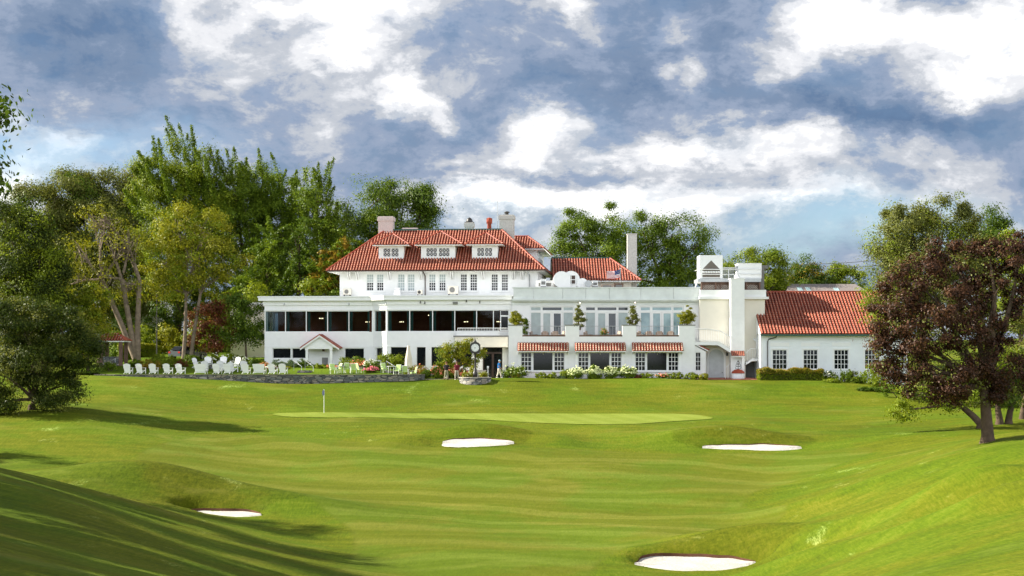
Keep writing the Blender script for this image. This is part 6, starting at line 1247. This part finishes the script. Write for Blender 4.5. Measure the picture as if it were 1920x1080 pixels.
y = 170; x = (766 - CX) / F * y; g = H1(x, y); g = max(g, TL1(x, y)); um = thing('patio_umbrella', 'closed cream patio umbrella in front of the wing', 'umbrella', (x, y, g)); hh_ = (VH - 648) / F * y - g
mb = MB(); mb.tube([(0, 0, 0), (0, 0, hh_)], .03, 6); mb.build('pole', 'grey_metal', um)
mb = MB(); n = 16; prof = [(.12, hh_ - .02), (.16, hh_ * .85), (.30, hh_ * .55), (.34, hh_ * .32), (.26, hh_ * .26)]; vs = [(r * (1 + .22 * (k % 2)) * math.cos(2 * math.pi * k / n), r * (1 + .22 * (k % 2)) * math.sin(2 * math.pi * k / n), z) for r, z in prof for k in range(n)]; mb.add(vs, [(i * n + k, i * n + (k + 1) % n, (i + 1) * n + (k + 1) % n, (i + 1) * n + k) for i in range(4) for k in range(n)]); mb.add(vs[:n], [tuple(range(n))]); mb.build('canopy', 'umbrella_cloth', um)
mb = MB(); mb.lathe([(.3, 0), (.3, .08), (.06, .1), (.05, .3)], n=12); mb.build('base', 'dark_metal', um)
# handrails at the steps
for k, (u0, v0, u1, v1, y) in enumerate(((551, 676, 565.5, 687, 170.5), (572, 675, 587.5, 687, 170.5), (706, 677, 722, 688, 170.5), (724.5, 677, 742, 688, 170.5), (207, 686, 216, 672, 172))):
    a, b = px(u0, v0, y + 1.2), px(u1, v1, y); g = lambda p: max(TL1(p.x, p.y), H1(p.x, p.y))
    r_ = thing('handrail', ['handrail at the left of the stone steps by the porch', 'handrail at the right of the stone steps by the porch', 'handrail left of the steps near the pink azalea', 'handrail right of the steps near the pink azalea', 'handrail by the kiosk steps'][k], 'handrail', (b.x, b.y, g(b)), 0, 'white tube handrails')
    o0 = r_.location; mb = MB(); A_ = a - o0; Bq = b - o0; A_.z = max(A_.z, .9); mb.tube([(A_.x, A_.y, g(a) - o0.z), A_, Bq, (Bq.x, Bq.y, 0)], .03, 6); mb.build('rail', 'grey_metal', r_)
for k, (u, y) in enumerate(((569, 168.6), (733, 168.8))):
    x = (u - CX) / F * y; z = TL1(x, y); t = thing('stone_steps', ['stone steps between the porch handrails', 'stone steps near the pink azalea'][k], 'steps', (x, y, z)); mb = MB()
    for i in range(4): mb.box(-.7, .7, i * .38, i * .38 + .42, -.2, .03 + i * .07)
    mb.build('treads', 'planter_stone', t)

# post clock
y = 165.6; x = (891 - CX) / F * y; pzt = (VH - 707) / F * y; gz = H1(x, y - 1)
pl = thing('stone_planter', 'round low stone planter at the foot of the post clock', 'planter', (x, y, gz)); hpl = pzt - gz
mb = MB(); mb.lathe([(1.52, -.35), (1.55, hpl - .06), (1.25, hpl - .06)], n=32); mb.build('stone_ring', 'planter_stone', pl); mb = MB(); mb.lathe([(1.60, hpl - .058), (1.60, hpl), (1.22, hpl), (1.22, hpl - .058)], n=32, smooth=False); mb.build('coping', 'concrete', pl)
mb = MB(); mb.lathe([(1.25, hpl - .10), (0, hpl - .06)], n=24); mb.build('planting_soil', 'soil', pl)
ck = thing('post_clock', 'black iron street clock with white dial on a fluted post', 'clock', (x, y, gz + hpl - .07)); zt_ = (VH - 634) / F * y - ck.location.z; zc_ = (VH - 652) / F * y - ck.location.z
mb = MB(); mb.lathe([(0, 0), (.22, 0), (.22, .55), (.15, .60), (.17, .75), (.11, .85), (.085, 1.0), (.08, zc_ - .75), (.12, zc_ - .70), (.10, zc_ - .62), (.2, zc_ - .52)], n=12); mb.build('post', 'dark_metal', ck)
mb = MB(); hw = .50; pts = [(-hw * .7, zc_ - .55), (hw * .7, zc_ - .55), (hw, zc_ - .28), (hw, zc_ + .30), (hw * .62, zc_ + .50), (0, zc_ + .60), (-hw * .62, zc_ + .50), (-hw, zc_ + .30), (-hw, zc_ - .28)]
mb.prism([(p, -.16, z) for p, z in pts], (0, .32, 0)); mb.build('case', 'dark_metal', ck)
yd = -.162
mb = MB(); mb.prism([(.375 * math.cos(a), yd, zc_ + .375 * math.sin(a)) for a in [i * math.pi / 16 for i in range(32)]], (0, -.012, 0)); dl = mb.build('dial', 'dial_white', ck)
mb = MB()
for i in range(12):
    a = math.radians(90 - 30 * i); c_, s_ = math.cos(a), math.sin(a); r0, r1 = (.27, .34); mb.prism([(r0 * c_ - .012 * s_, yd - .013, zc_ + r0 * s_ + .012 * c_), (r1 * c_ - .016 * s_, yd - .013, zc_ + r1 * s_ + .016 * c_), (r1 * c_ + .016 * s_, yd - .013, zc_ + r1 * s_ - .016 * c_), (r0 * c_ + .012 * s_, yd - .013, zc_ + r0 * s_ - .012 * c_)], (0, -.004, 0))
mb.build('hour_marks', 'dark_metal', dl)
for deg, L_, w_ in ((300, .28, .014), (203, .21, .022)):     # minute hand towards ten, hour hand between six and seven
    a = math.radians(90 - deg); mb = MB(); c_, s_ = math.cos(a), math.sin(a); mb.prism([(-.04 * c_ - w_ * s_, yd - .02, zc_ - .04 * s_ + w_ * c_), (L_ * c_, yd - .02, zc_ + L_ * s_), (-.04 * c_ + w_ * s_, yd - .02, zc_ - .04 * s_ - w_ * c_)], (0, -.006, 0)); mb.build('hand', 'dark_metal', dl)
mb = MB(); mb.lathe([(.16, zc_ + .55), (.10, zc_ + .66), (.03, zc_ + .70), (.03, zt_ - .28), (.09, zt_ - .22), (.03, zt_ - .14), (.05, zt_ - .07), (0, zt_)], n=8); mb.build('finial', 'dark_metal', ck)
for (dx, m_, lb) in ((-.75, 'leaf_yellow', 'yellow plants left of the clock post in the stone planter'), (.75, 'leaf_yellow', 'yellow plants right of the clock post in the stone planter')):
    bush('flowering_shrub', lb, (x + dx) / y * F + CX, 706, 18, 12, y, m_, leaf=.12, z=gz + hpl - .08, bloom='bloom_lime', nb=14, group='plants in the stone planter')
# low white wall with brick cap, bollard lights, bin
lw = thing('low_wall', 'low white wall with a brick cap behind the clock', 'wall', ((890 - CX) / F * 170.6, 170.6, H1(-3.7, 170.6))); h_ = (VH - 694) / F * 170.6 - lw.location.z
mb = MB(); mb.box(-1.1, 1.1, 0, .35, -.2, h_ - .1); mb.build('masonry', 'cream_stucco', lw); mb = MB(); mb.box(-1.16, 1.16, -.06, .41, h_ - .1 + .001, h_); mb.build('coping', 'pink_brick', lw)
for (u, lb) in ((914.8, 'white bollard light left of the entrance doors'), (951.5, 'dark bin against the terrace wall')):
    y = 169.8; x = (u - CX) / F * y; g = H1(x, y); hh_ = (VH - 686) / F * y - g
    if 'bollard' in lb: t = thing('bollard_light', lb, 'bollard', (x, y, g)); mb = MB(); mb.lathe([(.08, 0), (.06, .1), (.05, hh_ - .3)], n=8); mb.build('post', 'trim_white', t); mb = MB(); mb.lathe([(.05, hh_ - .3), (.10, hh_ - .26), (.10, hh_ - .04), (0, hh_)], n=8); mb.build('lamp_head', 'trim_white', t)
    else: t = thing('litter_bin', lb, 'bin', (x, y, g)); mb = MB(); mb.lathe([(.14, 0), (.17, hh_ * .8), (.19, hh_ * .82), (.12, hh_ * .95), (0, hh_)], n=10); mb.build('bin_body', 'dark_metal', t)
# golf flagstick
p = hit(607.5, 775.2, 140, 156); fs = thing('golf_flagstick', 'thin golf flagstick with a small navy flag on the green', 'flagstick', p); h_ = (VH - 730) / F * p.y - p.z
mb = MB(); mb.tube([(0, 0, -.05), (0, 0, h_)], .026, 6); mb.build('stick', 'trim_white', fs); mb = MB(); n = 6; vs = []
for j in range(3):
    for i in range(n + 1): t_ = i / n; vs.append((-.06 - .12 * t_ * (1 if j else .6) + .07 * j * .5, -.10 * math.sin(t_ * 4), h_ - .02 - t_ * .12 - j * .22))
mb.add(vs, [(j * (n + 1) + i, j * (n + 1) + i + 1, (j + 1) * (n + 1) + i + 1, (j + 1) * (n + 1) + i) for j in range(2) for i in range(n)]); mb.prism([(-.02, 0, h_), (.04, .01, h_ - .1), (.06, .01, h_ - .45), (-.13, -.02, h_ - .5)], (0, .01, 0)); mb.build('flag', 'flag_blue', fs)
# national flag on its pole above the block
y = 177.5; x = (1163 - CX) / F * y; zb = (VH - 542) / F * y; fp = thing('flagpole', 'striped national flag flying from a pole on the block roof', 'flag', (x, y, zb)); zf = (VH - 504) / F * y - zb
mb = MB(); mb.tube([(0, 0, 0), (0, 0, zf)], .035, 6); mb.ball((0, 0, zf + .04), .06, n=6, m=4); mb.build('pole', 'grey_metal', fp)
mb = MB(); nx, L_, Hf = 20, 1.36, .86
def fpt(i, z): t_ = i / nx; return (-.04 - L_ * t_, -.10 * math.sin(t_ * 7) * t_ ** .5, zf - .06 - Hf * z - .20 * t_ - .05 * math.sin(t_ * 5))
for j in range(13):
    for i in range(nx): mb.cur = 2 if (i < 8 and j < 7) else (0 if j % 2 == 0 else 1); mb.quad(fpt(i, j / 13), fpt(i + 1, j / 13), fpt(i + 1, (j + 1) / 13), fpt(i, (j + 1) / 13))
fl = mb.build('flag_cloth', ['flag_red', 'flag_white', 'flag_blue'], fp)
mb = MB()
for r_ in range(9):
    for c_ in range(6 if r_ % 2 == 0 else 5):
        q_ = Vector(fpt((c_ + (.5 if r_ % 2 == 0 else 1)) * 8 / 6, (r_ + .7) * 7 / 13 / 9.4)) + Vector((0, -.012, 0)); mb.add([q_ + Vector((.016 * math.cos(a) * (1 if k % 2 else .45), 0, .016 * math.sin(a) * (1 if k % 2 else .45))) for k, a in enumerate([i * math.pi / 5 + .31 for i in range(10)])], [tuple(range(10))])
mb.build('stars', 'flag_white', fl)
# roof plant: round ducts, condensers, vents
zr_ = (VH - 542) / F * 176.5
dc = thing('roof_duct', 'big white rounded ventilation duct with a four pane louvre on the flat roof', 'ventilation duct', ((1066 - CX) / F * 176.5, 176.5, zr_ - .1)); k_ = 176.5 / F
def drum(name, uc, vc, r, d0_, d1_, m_='white_paint'):
    c = Vector(((uc - 1066) * k_, 0, (VH - vc) * k_ - dc.location.z)); mb = MB(); n = 24; ring = [(c.x + r * math.cos(a), c.z + r * math.sin(a)) for a in [i * 2 * math.pi / n for i in range(n)]]
    mb.prism([(p, d0_, z) for p, z in ring], (0, d1_ - d0_, 0)); return mb.build(name, m_, dc)
drum('duct_body', 1053, 524, .86, 0, 1.6); drum('duct_body', 1071, 524, .90, .2, 1.5); drum('duct_elbow', 1092, 532, .58, .1, 1.2); drum('fan_drum', 1103, 532, .36, -.3, 1.0, 'grey_metal')
mb = MB(); mb.box(-.45, .2, .02, 1.5, .2, 1.55); mb.build('duct_casing', 'white_paint', dc)
mb = MB(); ux0, ux1, z0_, z1_ = (1063.5 - 1066) * k_, (1078.5 - 1066) * k_, (VH - 532) * k_ - dc.location.z, (VH - 516.5) * k_ - dc.location.z; mb.box(ux0, ux1, .10, .18, z0_, z1_); lo = mb.build('louvre', 'bronze', dc); mb = MB(); xm, zm = (ux0 + ux1) / 2, (z0_ + z1_) / 2
mb.box(xm - .03, xm + .03, .07, .098, z0_, z1_); mb.box(ux0, xm - .03, .07, .098, zm - .03, zm + .03); mb.box(xm + .03, ux1, .07, .098, zm - .03, zm + .03)
for a, b, c, d in ((ux0 - .05, ux0, z0_ - .05, z1_ + .05), (ux1, ux1 + .05, z0_ - .05, z1_ + .05), (ux0, ux1, z0_ - .05, z0_), (ux0, ux1, z1_, z1_ + .05)): mb.box(a, b, .05, .17, c, d)
mb.build('louvre_frame', 'trim_white', lo)
mb = MB(); mb.tube([(-.62, .3, .0), (-.62, .3, 1.9)], .06, 6); mb.build('vent_pipe', 'grey_metal', dc)
def rbox(name, label, u0, u1, v0, v1, y, m_, dep=.7, cat='vent', legs=True):
    a, b = px(u0, v1, y), px(u1, v0, y); t = thing(name, label, cat, (a.x, y, a.z)); w, h = b.x - a.x, b.z - a.z; mb = MB(); mb.box(0, w, 0, dep, .06, h * .92); mb.box(-.04, w + .04, -.04, dep + .04, h * .92, h); mb.build('casing', m_, t)
    mb = MB(); mb.box(w * .15, w * .85, -.03, -.002, h * .3, h * .7); mb.build('grille', 'coping_grey', t); mb = MB(); mb.box(.02, w - .02, .05, dep - .05, -.3, .06); mb.build('plinth', 'dark_metal', t); return t
rbox('roof_vent', 'small white vent box left of the big duct', 1013.5, 1024, 523, 538, 176.8, 'white_paint'); rbox('roof_vent', 'long low white vent box between the corner and the duct', 1005, 1038, 526, 541, 177.6, 'white_paint', 1.2); rbox('roof_vent', 'flat white skylight curb right of the duct', 1111, 1121, 526, 538, 177, 'white_paint'); rbox('roof_vent', 'low beige vent box left of the flag', 1127, 1150, 533, 540, 177, 'cushion_tan'); rbox('roof_vent', 'dark exhaust box below the flag', 1152, 1169, 531, 541, 176.8, 'deck_brown')
def condenser(label, u0, u1, v0, v1, d, stacked=False, fan=True):
    w = Wall(A, (0, d), (1, d)); a0, a1 = w.A(u0), w.A(u1); z0, z1 = w.Z(v1, u0), w.Z(v0, u0); c = A.world(*(w.p0 + w.e * ((a0 + a1) / 2))); t = thing('condenser_unit', label, 'air conditioner', (c[0], c[1], z0 + ZB), A.a, 'air conditioners on the wing roof'); hw = (a1 - a0) / 2; h = z1 - z0
    mb = MB()
    if stacked: mb.box(-hw, hw, 0, .5, .0, h * .42); mb.box(-hw * .85, hw * .85, .02, .5, h * .46, h * .72); mb.box(-hw * .7, hw * .7, .04, .5, h * .75, h)
    else: mb.box(-hw, hw, 0, .45, .12, h)
    mb.build('casing', 'cream_stucco' if fan and not stacked else 'white_paint', t)
    if fan:
        r = min(hw * .62, h * .3); cz = h * .56; mb = MB(); mb.prism([(-hw * .12 + r * math.cos(a), -.005, cz + r * math.sin(a)) for a in [i * math.pi / 10 for i in range(20)]], (0, -.02, 0)); mb.build('fan_guard', 'coping_grey' if 'small' not in label else 'dark_metal', t)
    mb = MB(); mb.box(-hw * .9, -hw * .7, .02, .42, -.25, .12 if not stacked else 0); mb.box(hw * .7, hw * .9, .02, .42, -.25, .12 if not stacked else 0); mb.build('feet', 'dark_metal', t)
condenser('large condenser at the left end of the upper wall', 643.5, 657.5, 541, 554.5, 3.5); condenser('white stacked vent hood between the first two window pairs', 738, 750.5, 539.5, 553.5, 3.0, True, False); condenser('small round fan unit beside the dark downpipe', 782, 791.5, 543.5, 553.5, 3.0); condenser('large condenser below the fourth window pair', 839.5, 858.5, 536, 553, 2.9)
# loungers on the roof terrace
def lounge(label):
    t = thing('lounge_chair', label, 'armchair', group='wicker armchairs on the roof terrace'); mb = MB(); mb.box(-.38, .38, -.35, .38, .05, .32); mb.box(-.38, -.28, -.35, .30, .32, .58); mb.box(.28, .38, -.35, .30, .32, .58); mb.box(-.38, .38, .28, .40, .321, .80); mb.build('frame', 'wicker', t)
    mb = MB(); mb.box(-.27, .27, -.33, .26, .325, .46); mb.build('seat_cushion', 'cushion_tan', t); mb = MB(); mb.hexa([(-.26, .14, .465), (.26, .14, .465), (.26, .27, .465), (-.26, .27, .465)], [(-.26, .19, .92), (.26, .19, .92), (.26, .27, .92), (-.26, .27, .92)]); mb.build('back_cushion', 'cushion_tan', t); return t
lc = None; fz = zw - .35 + ZB
for (u, a, lb) in ((1001, 80, 'wicker armchair left behind the first railing'), (1022, 0, 'wicker armchair with pale back in the middle behind the first railing'), (1041, 5, 'wicker armchair right of the middle behind the first railing'), (1053, -70, 'wicker armchair rightmost behind the first railing'), (1103, 70, 'wicker armchair left behind the second railing'), (1158, -60, 'wicker armchair right behind the second railing'),
                   (1203, 60, 'wicker armchair leftmost behind the third railing'), (1218, 10, 'wicker armchair second behind the third railing'), (1237, 0, 'wicker armchair third behind the third railing'), (1257, -10, 'wicker armchair fourth behind the third railing')):
    y = 172.6; loc = ((u - CX) / F * y, y, fz + .0)
    if lc is None: lc = lounge(lb); lc.location = loc; lc.rotation_euler.z = R(a)
    else: dup(lc, loc, R(a), lb)
x = (1133 - CX) / F * 172.3; bush('potted_shrub', 'coral flowers in a bowl behind the second railing', 1133, 628, 16, 12, 172.3, 'leaf_bright', leaf=.1, z=fz + .45, bloom='bloom_orange', nb=24, group='potted shrubs on the roof terrace'); t = thing('side_table', 'low table under the coral flower bowl', 'table', (x, 172.3, fz)); mb = MB(); mb.box(-.4, .4, -.3, .3, .36, .42); mb.build('tabletop', 'wicker', t)
for sx in (-1, 1):
    for sy in (-1, 1): mb = MB(); mb.box(sx * .34 - .03, sx * .34 + .03, sy * .24 - .03, sy * .24 + .03, 0, .36); mb.build('leg', 'wicker', t)

# kiosk with red roof, lamp pole, cars
y = 178; x = (211 - CX) / F * y; g = TL1(x, y); kk = thing('kiosk', 'small open kiosk with red tiled roof half hidden at left', 'kiosk', (x, y, g)); ze_, za2 = (VH - 639) / F * y - g, (VH - 625) / F * y - g
mb = MB(); Q = [Vector((-1.5, -1, ze_)), Vector((1.5, -1, ze_)), Vector((.35, .6, za2)), Vector((-.9, .6, za2)), Vector((1.5, 2.2, ze_)), Vector((-1.5, 2.2, ze_))]
mb.add(Q, [(0, 1, 2, 3), (1, 4, 2), (4, 5, 3, 2), (5, 0, 3)]); mb.box(-1.45, 1.45, -.95, 2.15, ze_ - .12, ze_ - .01); o = mb.build('roof', 'trim_white', kk); t_ = MB(); tiles(t_, Q[0], Q[1], Q[3], .6, 1.85); tiles(t_, Q[1], Q[4], Q[2], 1.6, 1.6); t_.build('roof_tiles', TM, o)
for px_ in (-1.0, 1.0):
    for py_ in (-.6, 1.8): mb = MB(); mb.box(px_ - .17, px_ + .17, py_ - .17, py_ + .17, -.2, ze_ - .12); mb.build('pillar', 'deck_brown', kk)
mb = MB(); mb.box(-.83, .83, -.7, -.5, 0, .95); mb.build('counter', 'planter_stone', kk)
y = 186; x = (294 - CX) / F * y; g = TL1(x, y); t = thing('lamp_post', 'slim dark lamp pole standing in front of the clipped hedge', 'lamp post', (x, y, g)); h_ = (VH - 545) / F * y - g
mb = MB(); mb.tube([(0, 0, -.1), (0, 0, h_ - .2)], [.075, .05], 8); mb.build('pole', 'dark_metal', t); mb = MB(); mb.lathe([(.03, h_ - .2), (.16, h_ - .16), (.16, h_ - .06), (0, h_)], n=8); mb.build('lamp_head', 'dark_metal', t)
def car(label, u, y, m_, rz):
    x = (u - CX) / F * y; g = TL1(x, y); t = thing('parked_car', label, 'car', (x, y, g), R(rz))
    mb = MB(); pr = [(-2.2, .35), (-2.2, .85), (-1.9, .95), (-1.35, 1.42), (.35, 1.45), (1.05, .98), (2.0, .85), (2.25, .6), (2.25, .35)]
    vs = [(p, s * (.86 if z < 1.1 else .66), z) for s in (-1, 1) for p, z in pr]; n = len(pr); mb.add(vs, [tuple(range(n)), tuple(range(2 * n - 1, n - 1, -1))] + [(i, i + n, (i + 1) % n + n, (i + 1) % n) for i in range(n)]); mb.build('body', m_, t)
    for s in (-1, 1):
        mb = MB(); mb.prism([(-1.25, s * .80, 1.02), (-1.1, s * .70, 1.36), (.25, s * .70, 1.38), (.85, s * .80, 1.02)], (0, s * .03, 0)); mb.build('side_window', 'dark_glass', t)
        mb = MB(); mb.obox((-2.21, s * .68, .78), .05, .28, .16); mb.build('tail_light', 'tail_red', t); mb = MB(); mb.obox((2.22, s * .62, .66), .06, .3, .14); mb.build('headlight', 'dial_white', t)
        for wx in (-1.35, 1.4): mb = MB(); mb.prism([(wx + .32 * math.cos(a), s * .70, .32 + .32 * math.sin(a)) for a in [i * math.pi / 8 for i in range(16)]], (0, s * .2, 0)); w_ = mb.build('wheel', 'rubber', t); mb = MB(); mb.prism([(wx + .19 * math.cos(a), s * .902, .32 + .19 * math.sin(a)) for a in [i * math.pi / 8 for i in range(16)]], (0, s * .012, 0)); mb.build('rim', 'grey_metal', w_)
    mb = MB(); mb.prism([(-2.0, -.62, 1.0), (-1.45, -.6, 1.38), (-1.45, .6, 1.38), (-2.0, .62, 1.0)], (-.03, 0, .02)); mb.build('rear_window', 'dark_glass', t)
car('dark grey car with a red tail light behind the two slim trunks', 352, 186.5, 'car_grey', 60)
# overhead wires
for k, (v0, v1, lb) in enumerate(((494, 484, 'upper overhead wire crossing the gap left of the olive tree'), (503, 494.5, 'lower overhead wire crossing the gap left of the olive tree'))):
    a, b = px(1400, v0 + 1, 240), px(1720, v1 - 4, 225); mb = MB(); pts = [a.lerp(b, i / 20) - Vector((0, 0, 1.2 * math.sin(math.pi * i / 20) * .4)) for i in range(21)]; mb.tube([p - a for p in pts], .035, 4); o = mb.build('overhead_wire', 'dark_metal'); o.location = a; tag(o, lb, 'wire', 'overhead wires')

# ------------------------------------------------------------------ people
def skin_obj(name, J, E, matn, parent, sub=1):
    """J: joint -> (x,y,z,r); E: chains of joints. One skinned continuous surface."""
    names = list(J); idx = {k: i for i, k in enumerate(names)}; ed = [(idx[c[i]], idx[c[i + 1]]) for c in E for i in range(len(c) - 1)]
    me = bpy.data.meshes.new(name); me.from_pydata([J[k][:3] for k in names], ed, []); me.materials.append(MATS[matn]); o = bpy.data.objects.new(name, me); COL.objects.link(o); o.parent = parent
    md = o.modifiers.new('skin', 'SKIN'); md.use_smooth_shade = True; sv_ = me.skin_vertices[0].data
    for k in names: r = J[k][3]; sv_[idx[k]].radius = (r, r) if not isinstance(r, tuple) else r
    sv_[0].use_root = True; s = o.modifiers.new('sub', 'SUBSURF'); s.levels = sub; s.render_levels = sub; return o
def person(label, loc, rz, P, shirt, trousers, hair, cap=None, shoes='shoe_white', hold=None):
    """P: joint positions in metres, the figure faces -y"""
    t = thing('person', label, 'person', loc, rz); V = lambda k: Vector(P[k])
    J = {'pelvis': (*P['pelvis'], (.12, .09)), 'waist': (*P['waist'], (.11, .08)), 'chest': (*P['chest'], (.12, .085)), 'neck': (*P['neck'], .055), 'jaw': (*P['jaw'], .07), 'skull': (*P['skull'], .098), 'crown': (*P['crown'], .07)}; E = [['pelvis', 'waist', 'chest', 'neck', 'jaw', 'skull', 'crown']]
    for s in 'LR':
        for k, r in (('sho', .062), ('elb', .043), ('wri', .028), ('palm', .036)): J[k + s] = (*P[k + s], r)
        for k, r in (('hip', .08), ('kne', .06), ('ank', .042), ('toe', .035)): J[k + s] = (*P[k + s], r)
        E += [['chest', 'sho' + s, 'elb' + s, 'wri' + s, 'palm' + s], ['pelvis', 'hip' + s, 'kne' + s, 'ank' + s, 'toe' + s]]
        d = (V('palm' + s) - V('wri' + s)).normalized(); side = d.cross(Vector((0, 1, .2))).normalized(); curl = d.cross(side).normalized()
        for f, (o_, L_) in enumerate(((-.027, .07), (-.009, .08), (.009, .075), (.026, .06))):
            a = V('palm' + s) + side * o_ + d * .025; b = a + d * L_ * .5 + curl * .008; c = b + d * L_ * .42 + curl * .025
            J['f%d%s' % (f, s)] = (*a, .010); J['g%d%s' % (f, s)] = (*b, .009); J['h%d%s' % (f, s)] = (*c, .008); E.append(['palm' + s, 'f%d%s' % (f, s), 'g%d%s' % (f, s), 'h%d%s' % (f, s)])
        a = V('palm' + s) - side * .035 - d * .02; b = a - side * .02 + d * .03; J['t' + s] = (*a, .012); J['u' + s] = (*b, .010); E.append(['palm' + s, 't' + s, 'u' + s])
    body = skin_obj('body', J, E, 'skin', t)
    hd = V('skull'); fc = (V('face') - hd).normalized(); sd_ = fc.cross(Vector((0, 0, 1))).normalized()
    mb = MB(); mb.ball(hd + fc * .105 - Vector((0, 0, .02)), .016, .022, .022, 6, 4); mb.build('nose', 'skin', body)
    for s in (-1, 1):
        mb = MB(); mb.ball(hd + sd_ * s * .095 - Vector((0, 0, .015)), .014, .022, .032, 6, 4); mb.build('ear', 'skin', body)
        mb = MB(); mb.ball(hd + fc * .092 + sd_ * s * .033 + Vector((0, 0, .012)), .011, n=6, m=4); mb.build('eye', 'cloth_black', body)
    mb = MB(); mb.ball(hd + fc * .092 - Vector((0, 0, .062)), .02, .012, .006, 6, 4); mb.build('mouth', 'cloth_maroon', body)
    mb = MB(); mb.ball(hd - fc * .018 + Vector((0, 0, .035)), .108, .108, .105, 10, 8); mb.build('hair', hair, t)
    if cap: mb = MB(); mb.ball(hd + Vector((0, 0, .06)), .115, .115, .085, 10, 6); mb.obox(hd + fc * .13 + Vector((0, 0, .055)), .15, .14, .012, math.atan2(fc.y, fc.x) - math.pi / 2); mb.build('cap', cap, t)
    # shirt: torso and upper arms a little wider than the body
    S = {'waist0': (*(V('pelvis') - Vector((0, 0, .06))), (.21, .16)), 'waist': (*P['waist'], (.20, .16)), 'chest': (*P['chest'], (.23, .17)), 'collar': (*(V('neck') - Vector((0, 0, .02))), .075)}; SE = [['waist0', 'waist', 'chest', 'collar']]
    for s in 'LR': S['sho' + s] = (*P['sho' + s], .082); S['slv' + s] = (*V('sho' + s).lerp(V('elb' + s), .75), .070); SE.append(['chest', 'sho' + s, 'slv' + s])
    skin_obj('shirt', S, SE, shirt, t)
    Tn = {'belt': (*(V('pelvis') + Vector((0, 0, .08))), (.185, .145)), 'seat': (*(V('pelvis') - Vector((0, 0, .06))), (.19, .155))}; TE = [['belt', 'seat']]
    for s in 'LR': Tn['hip' + s] = (*(V('hip' + s) - Vector((0, 0, .06))), .112); Tn['kne' + s] = (*P['kne' + s], .085); Tn['cuf' + s] = (*V('kne' + s).lerp(V('ank' + s), .95), .072); TE.append(['seat', 'hip' + s, 'kne' + s, 'cuf' + s])
    skin_obj('trousers', Tn, TE, trousers, t)
    for s in 'LR':
        a, b = V('ank' + s), V('toe' + s); mb = MB(); c = a.lerp(b, .45); d = (b - a); d.z = 0; an = math.atan2(d.y, d.x); M_ = Matrix.Rotation(an, 3, 'Z'); k0 = len(mb.v); mb.ball((0, 0, 0), .14, .055, .05, 8, 6); mb.v = [tuple(M_ @ Vector(v) + Vector((c.x, c.y, .05 + min(a.z - .08, .2) * .3))) for v in mb.v]; mb.build('shoe', shoes, t)
    if hold: hold(t, V)
    return t
base = dict(pelvis=(0, 0, .93), waist=(0, .0, 1.08), chest=(0, .01, 1.32), neck=(0, .0, 1.49), jaw=(0, -.03, 1.56), skull=(0, -.01, 1.66), crown=(0, 0, 1.73), face=(0, -.2, 1.65),
            shoL=(.18, 0, 1.42), shoR=(-.18, 0, 1.42), elbL=(.24, .02, 1.14), elbR=(-.24, .02, 1.14), wriL=(.22, -.06, .92), wriR=(-.22, -.06, .92), palmL=(.21, -.09, .84), palmR=(-.21, -.09, .84),
            hipL=(.09, 0, .88), hipR=(-.09, 0, .88), kneL=(.12, -.02, .49), kneR=(-.12, -.02, .49), ankL=(.14, .03, .09), ankR=(-.14, .03, .09), toeL=(.16, -.12, .04), toeR=(-.16, -.12, .04))
# man in black, seen from behind, arms folded in front
P1 = dict(base, elbL=(.30, -.02, 1.18), elbR=(-.30, -.02, 1.18), wriL=(.08, -.22, 1.20), wriR=(-.08, -.23, 1.16), palmL=(.0, -.24, 1.21), palmR=(.0, -.25, 1.15), ankL=(.20, .03, .09), toeL=(.24, -.12, .04), ankR=(-.13, .03, .09))
def at_px(u, y): x = (u - CX) / F * y; return (x, y, H1(x, y))
person('golfer in a black shirt and camouflage trousers seen from behind, arms folded', at_px(837, 167.2), R(172), P1, 'cloth_black', 'cloth_camo', 'hair_brown', None, 'shoe_dark')
P2 = dict(base, elbR=(-.30, .0, 1.16), wriR=(-.16, -.18, 1.14), palmR=(-.10, -.24, 1.16), elbL=(.25, .04, 1.14), kneL=(.13, -.04, .49))
person('golfer in a maroon shirt and pale trousers seen from behind', at_px(856.5, 166.8), R(186), P2, 'cloth_maroon', 'cloth_khaki', 'hair_brown', None, 'shoe_white')
P3 = dict(base, chest=(0, -.03, 1.32), neck=(0, -.05, 1.49), jaw=(0, -.10, 1.55), skull=(0, -.07, 1.65), crown=(0, -.07, 1.72), face=(0, -.3, 1.62), elbL=(.22, .05, 1.14), wriL=(.20, -.16, .96), palmL=(.19, -.24, .93), elbR=(-.22, -.02, 1.13), wriR=(-.18, -.20, .97), palmR=(-.16, -.28, .94),
          kneL=(.10, -.14, .50), ankL=(.11, -.20, .10), toeL=(.12, -.34, .05), kneR=(-.10, .06, .49), ankR=(-.11, .20, .12), toeR=(-.12, .07, .04))
person('man walking right in a bright blue shirt, pale trousers and light cap', at_px(935.5, 167.4), R(80), P3, 'cloth_blue', 'cloth_cream', 'hair_grey', 'cap_blue', 'shoe_white')
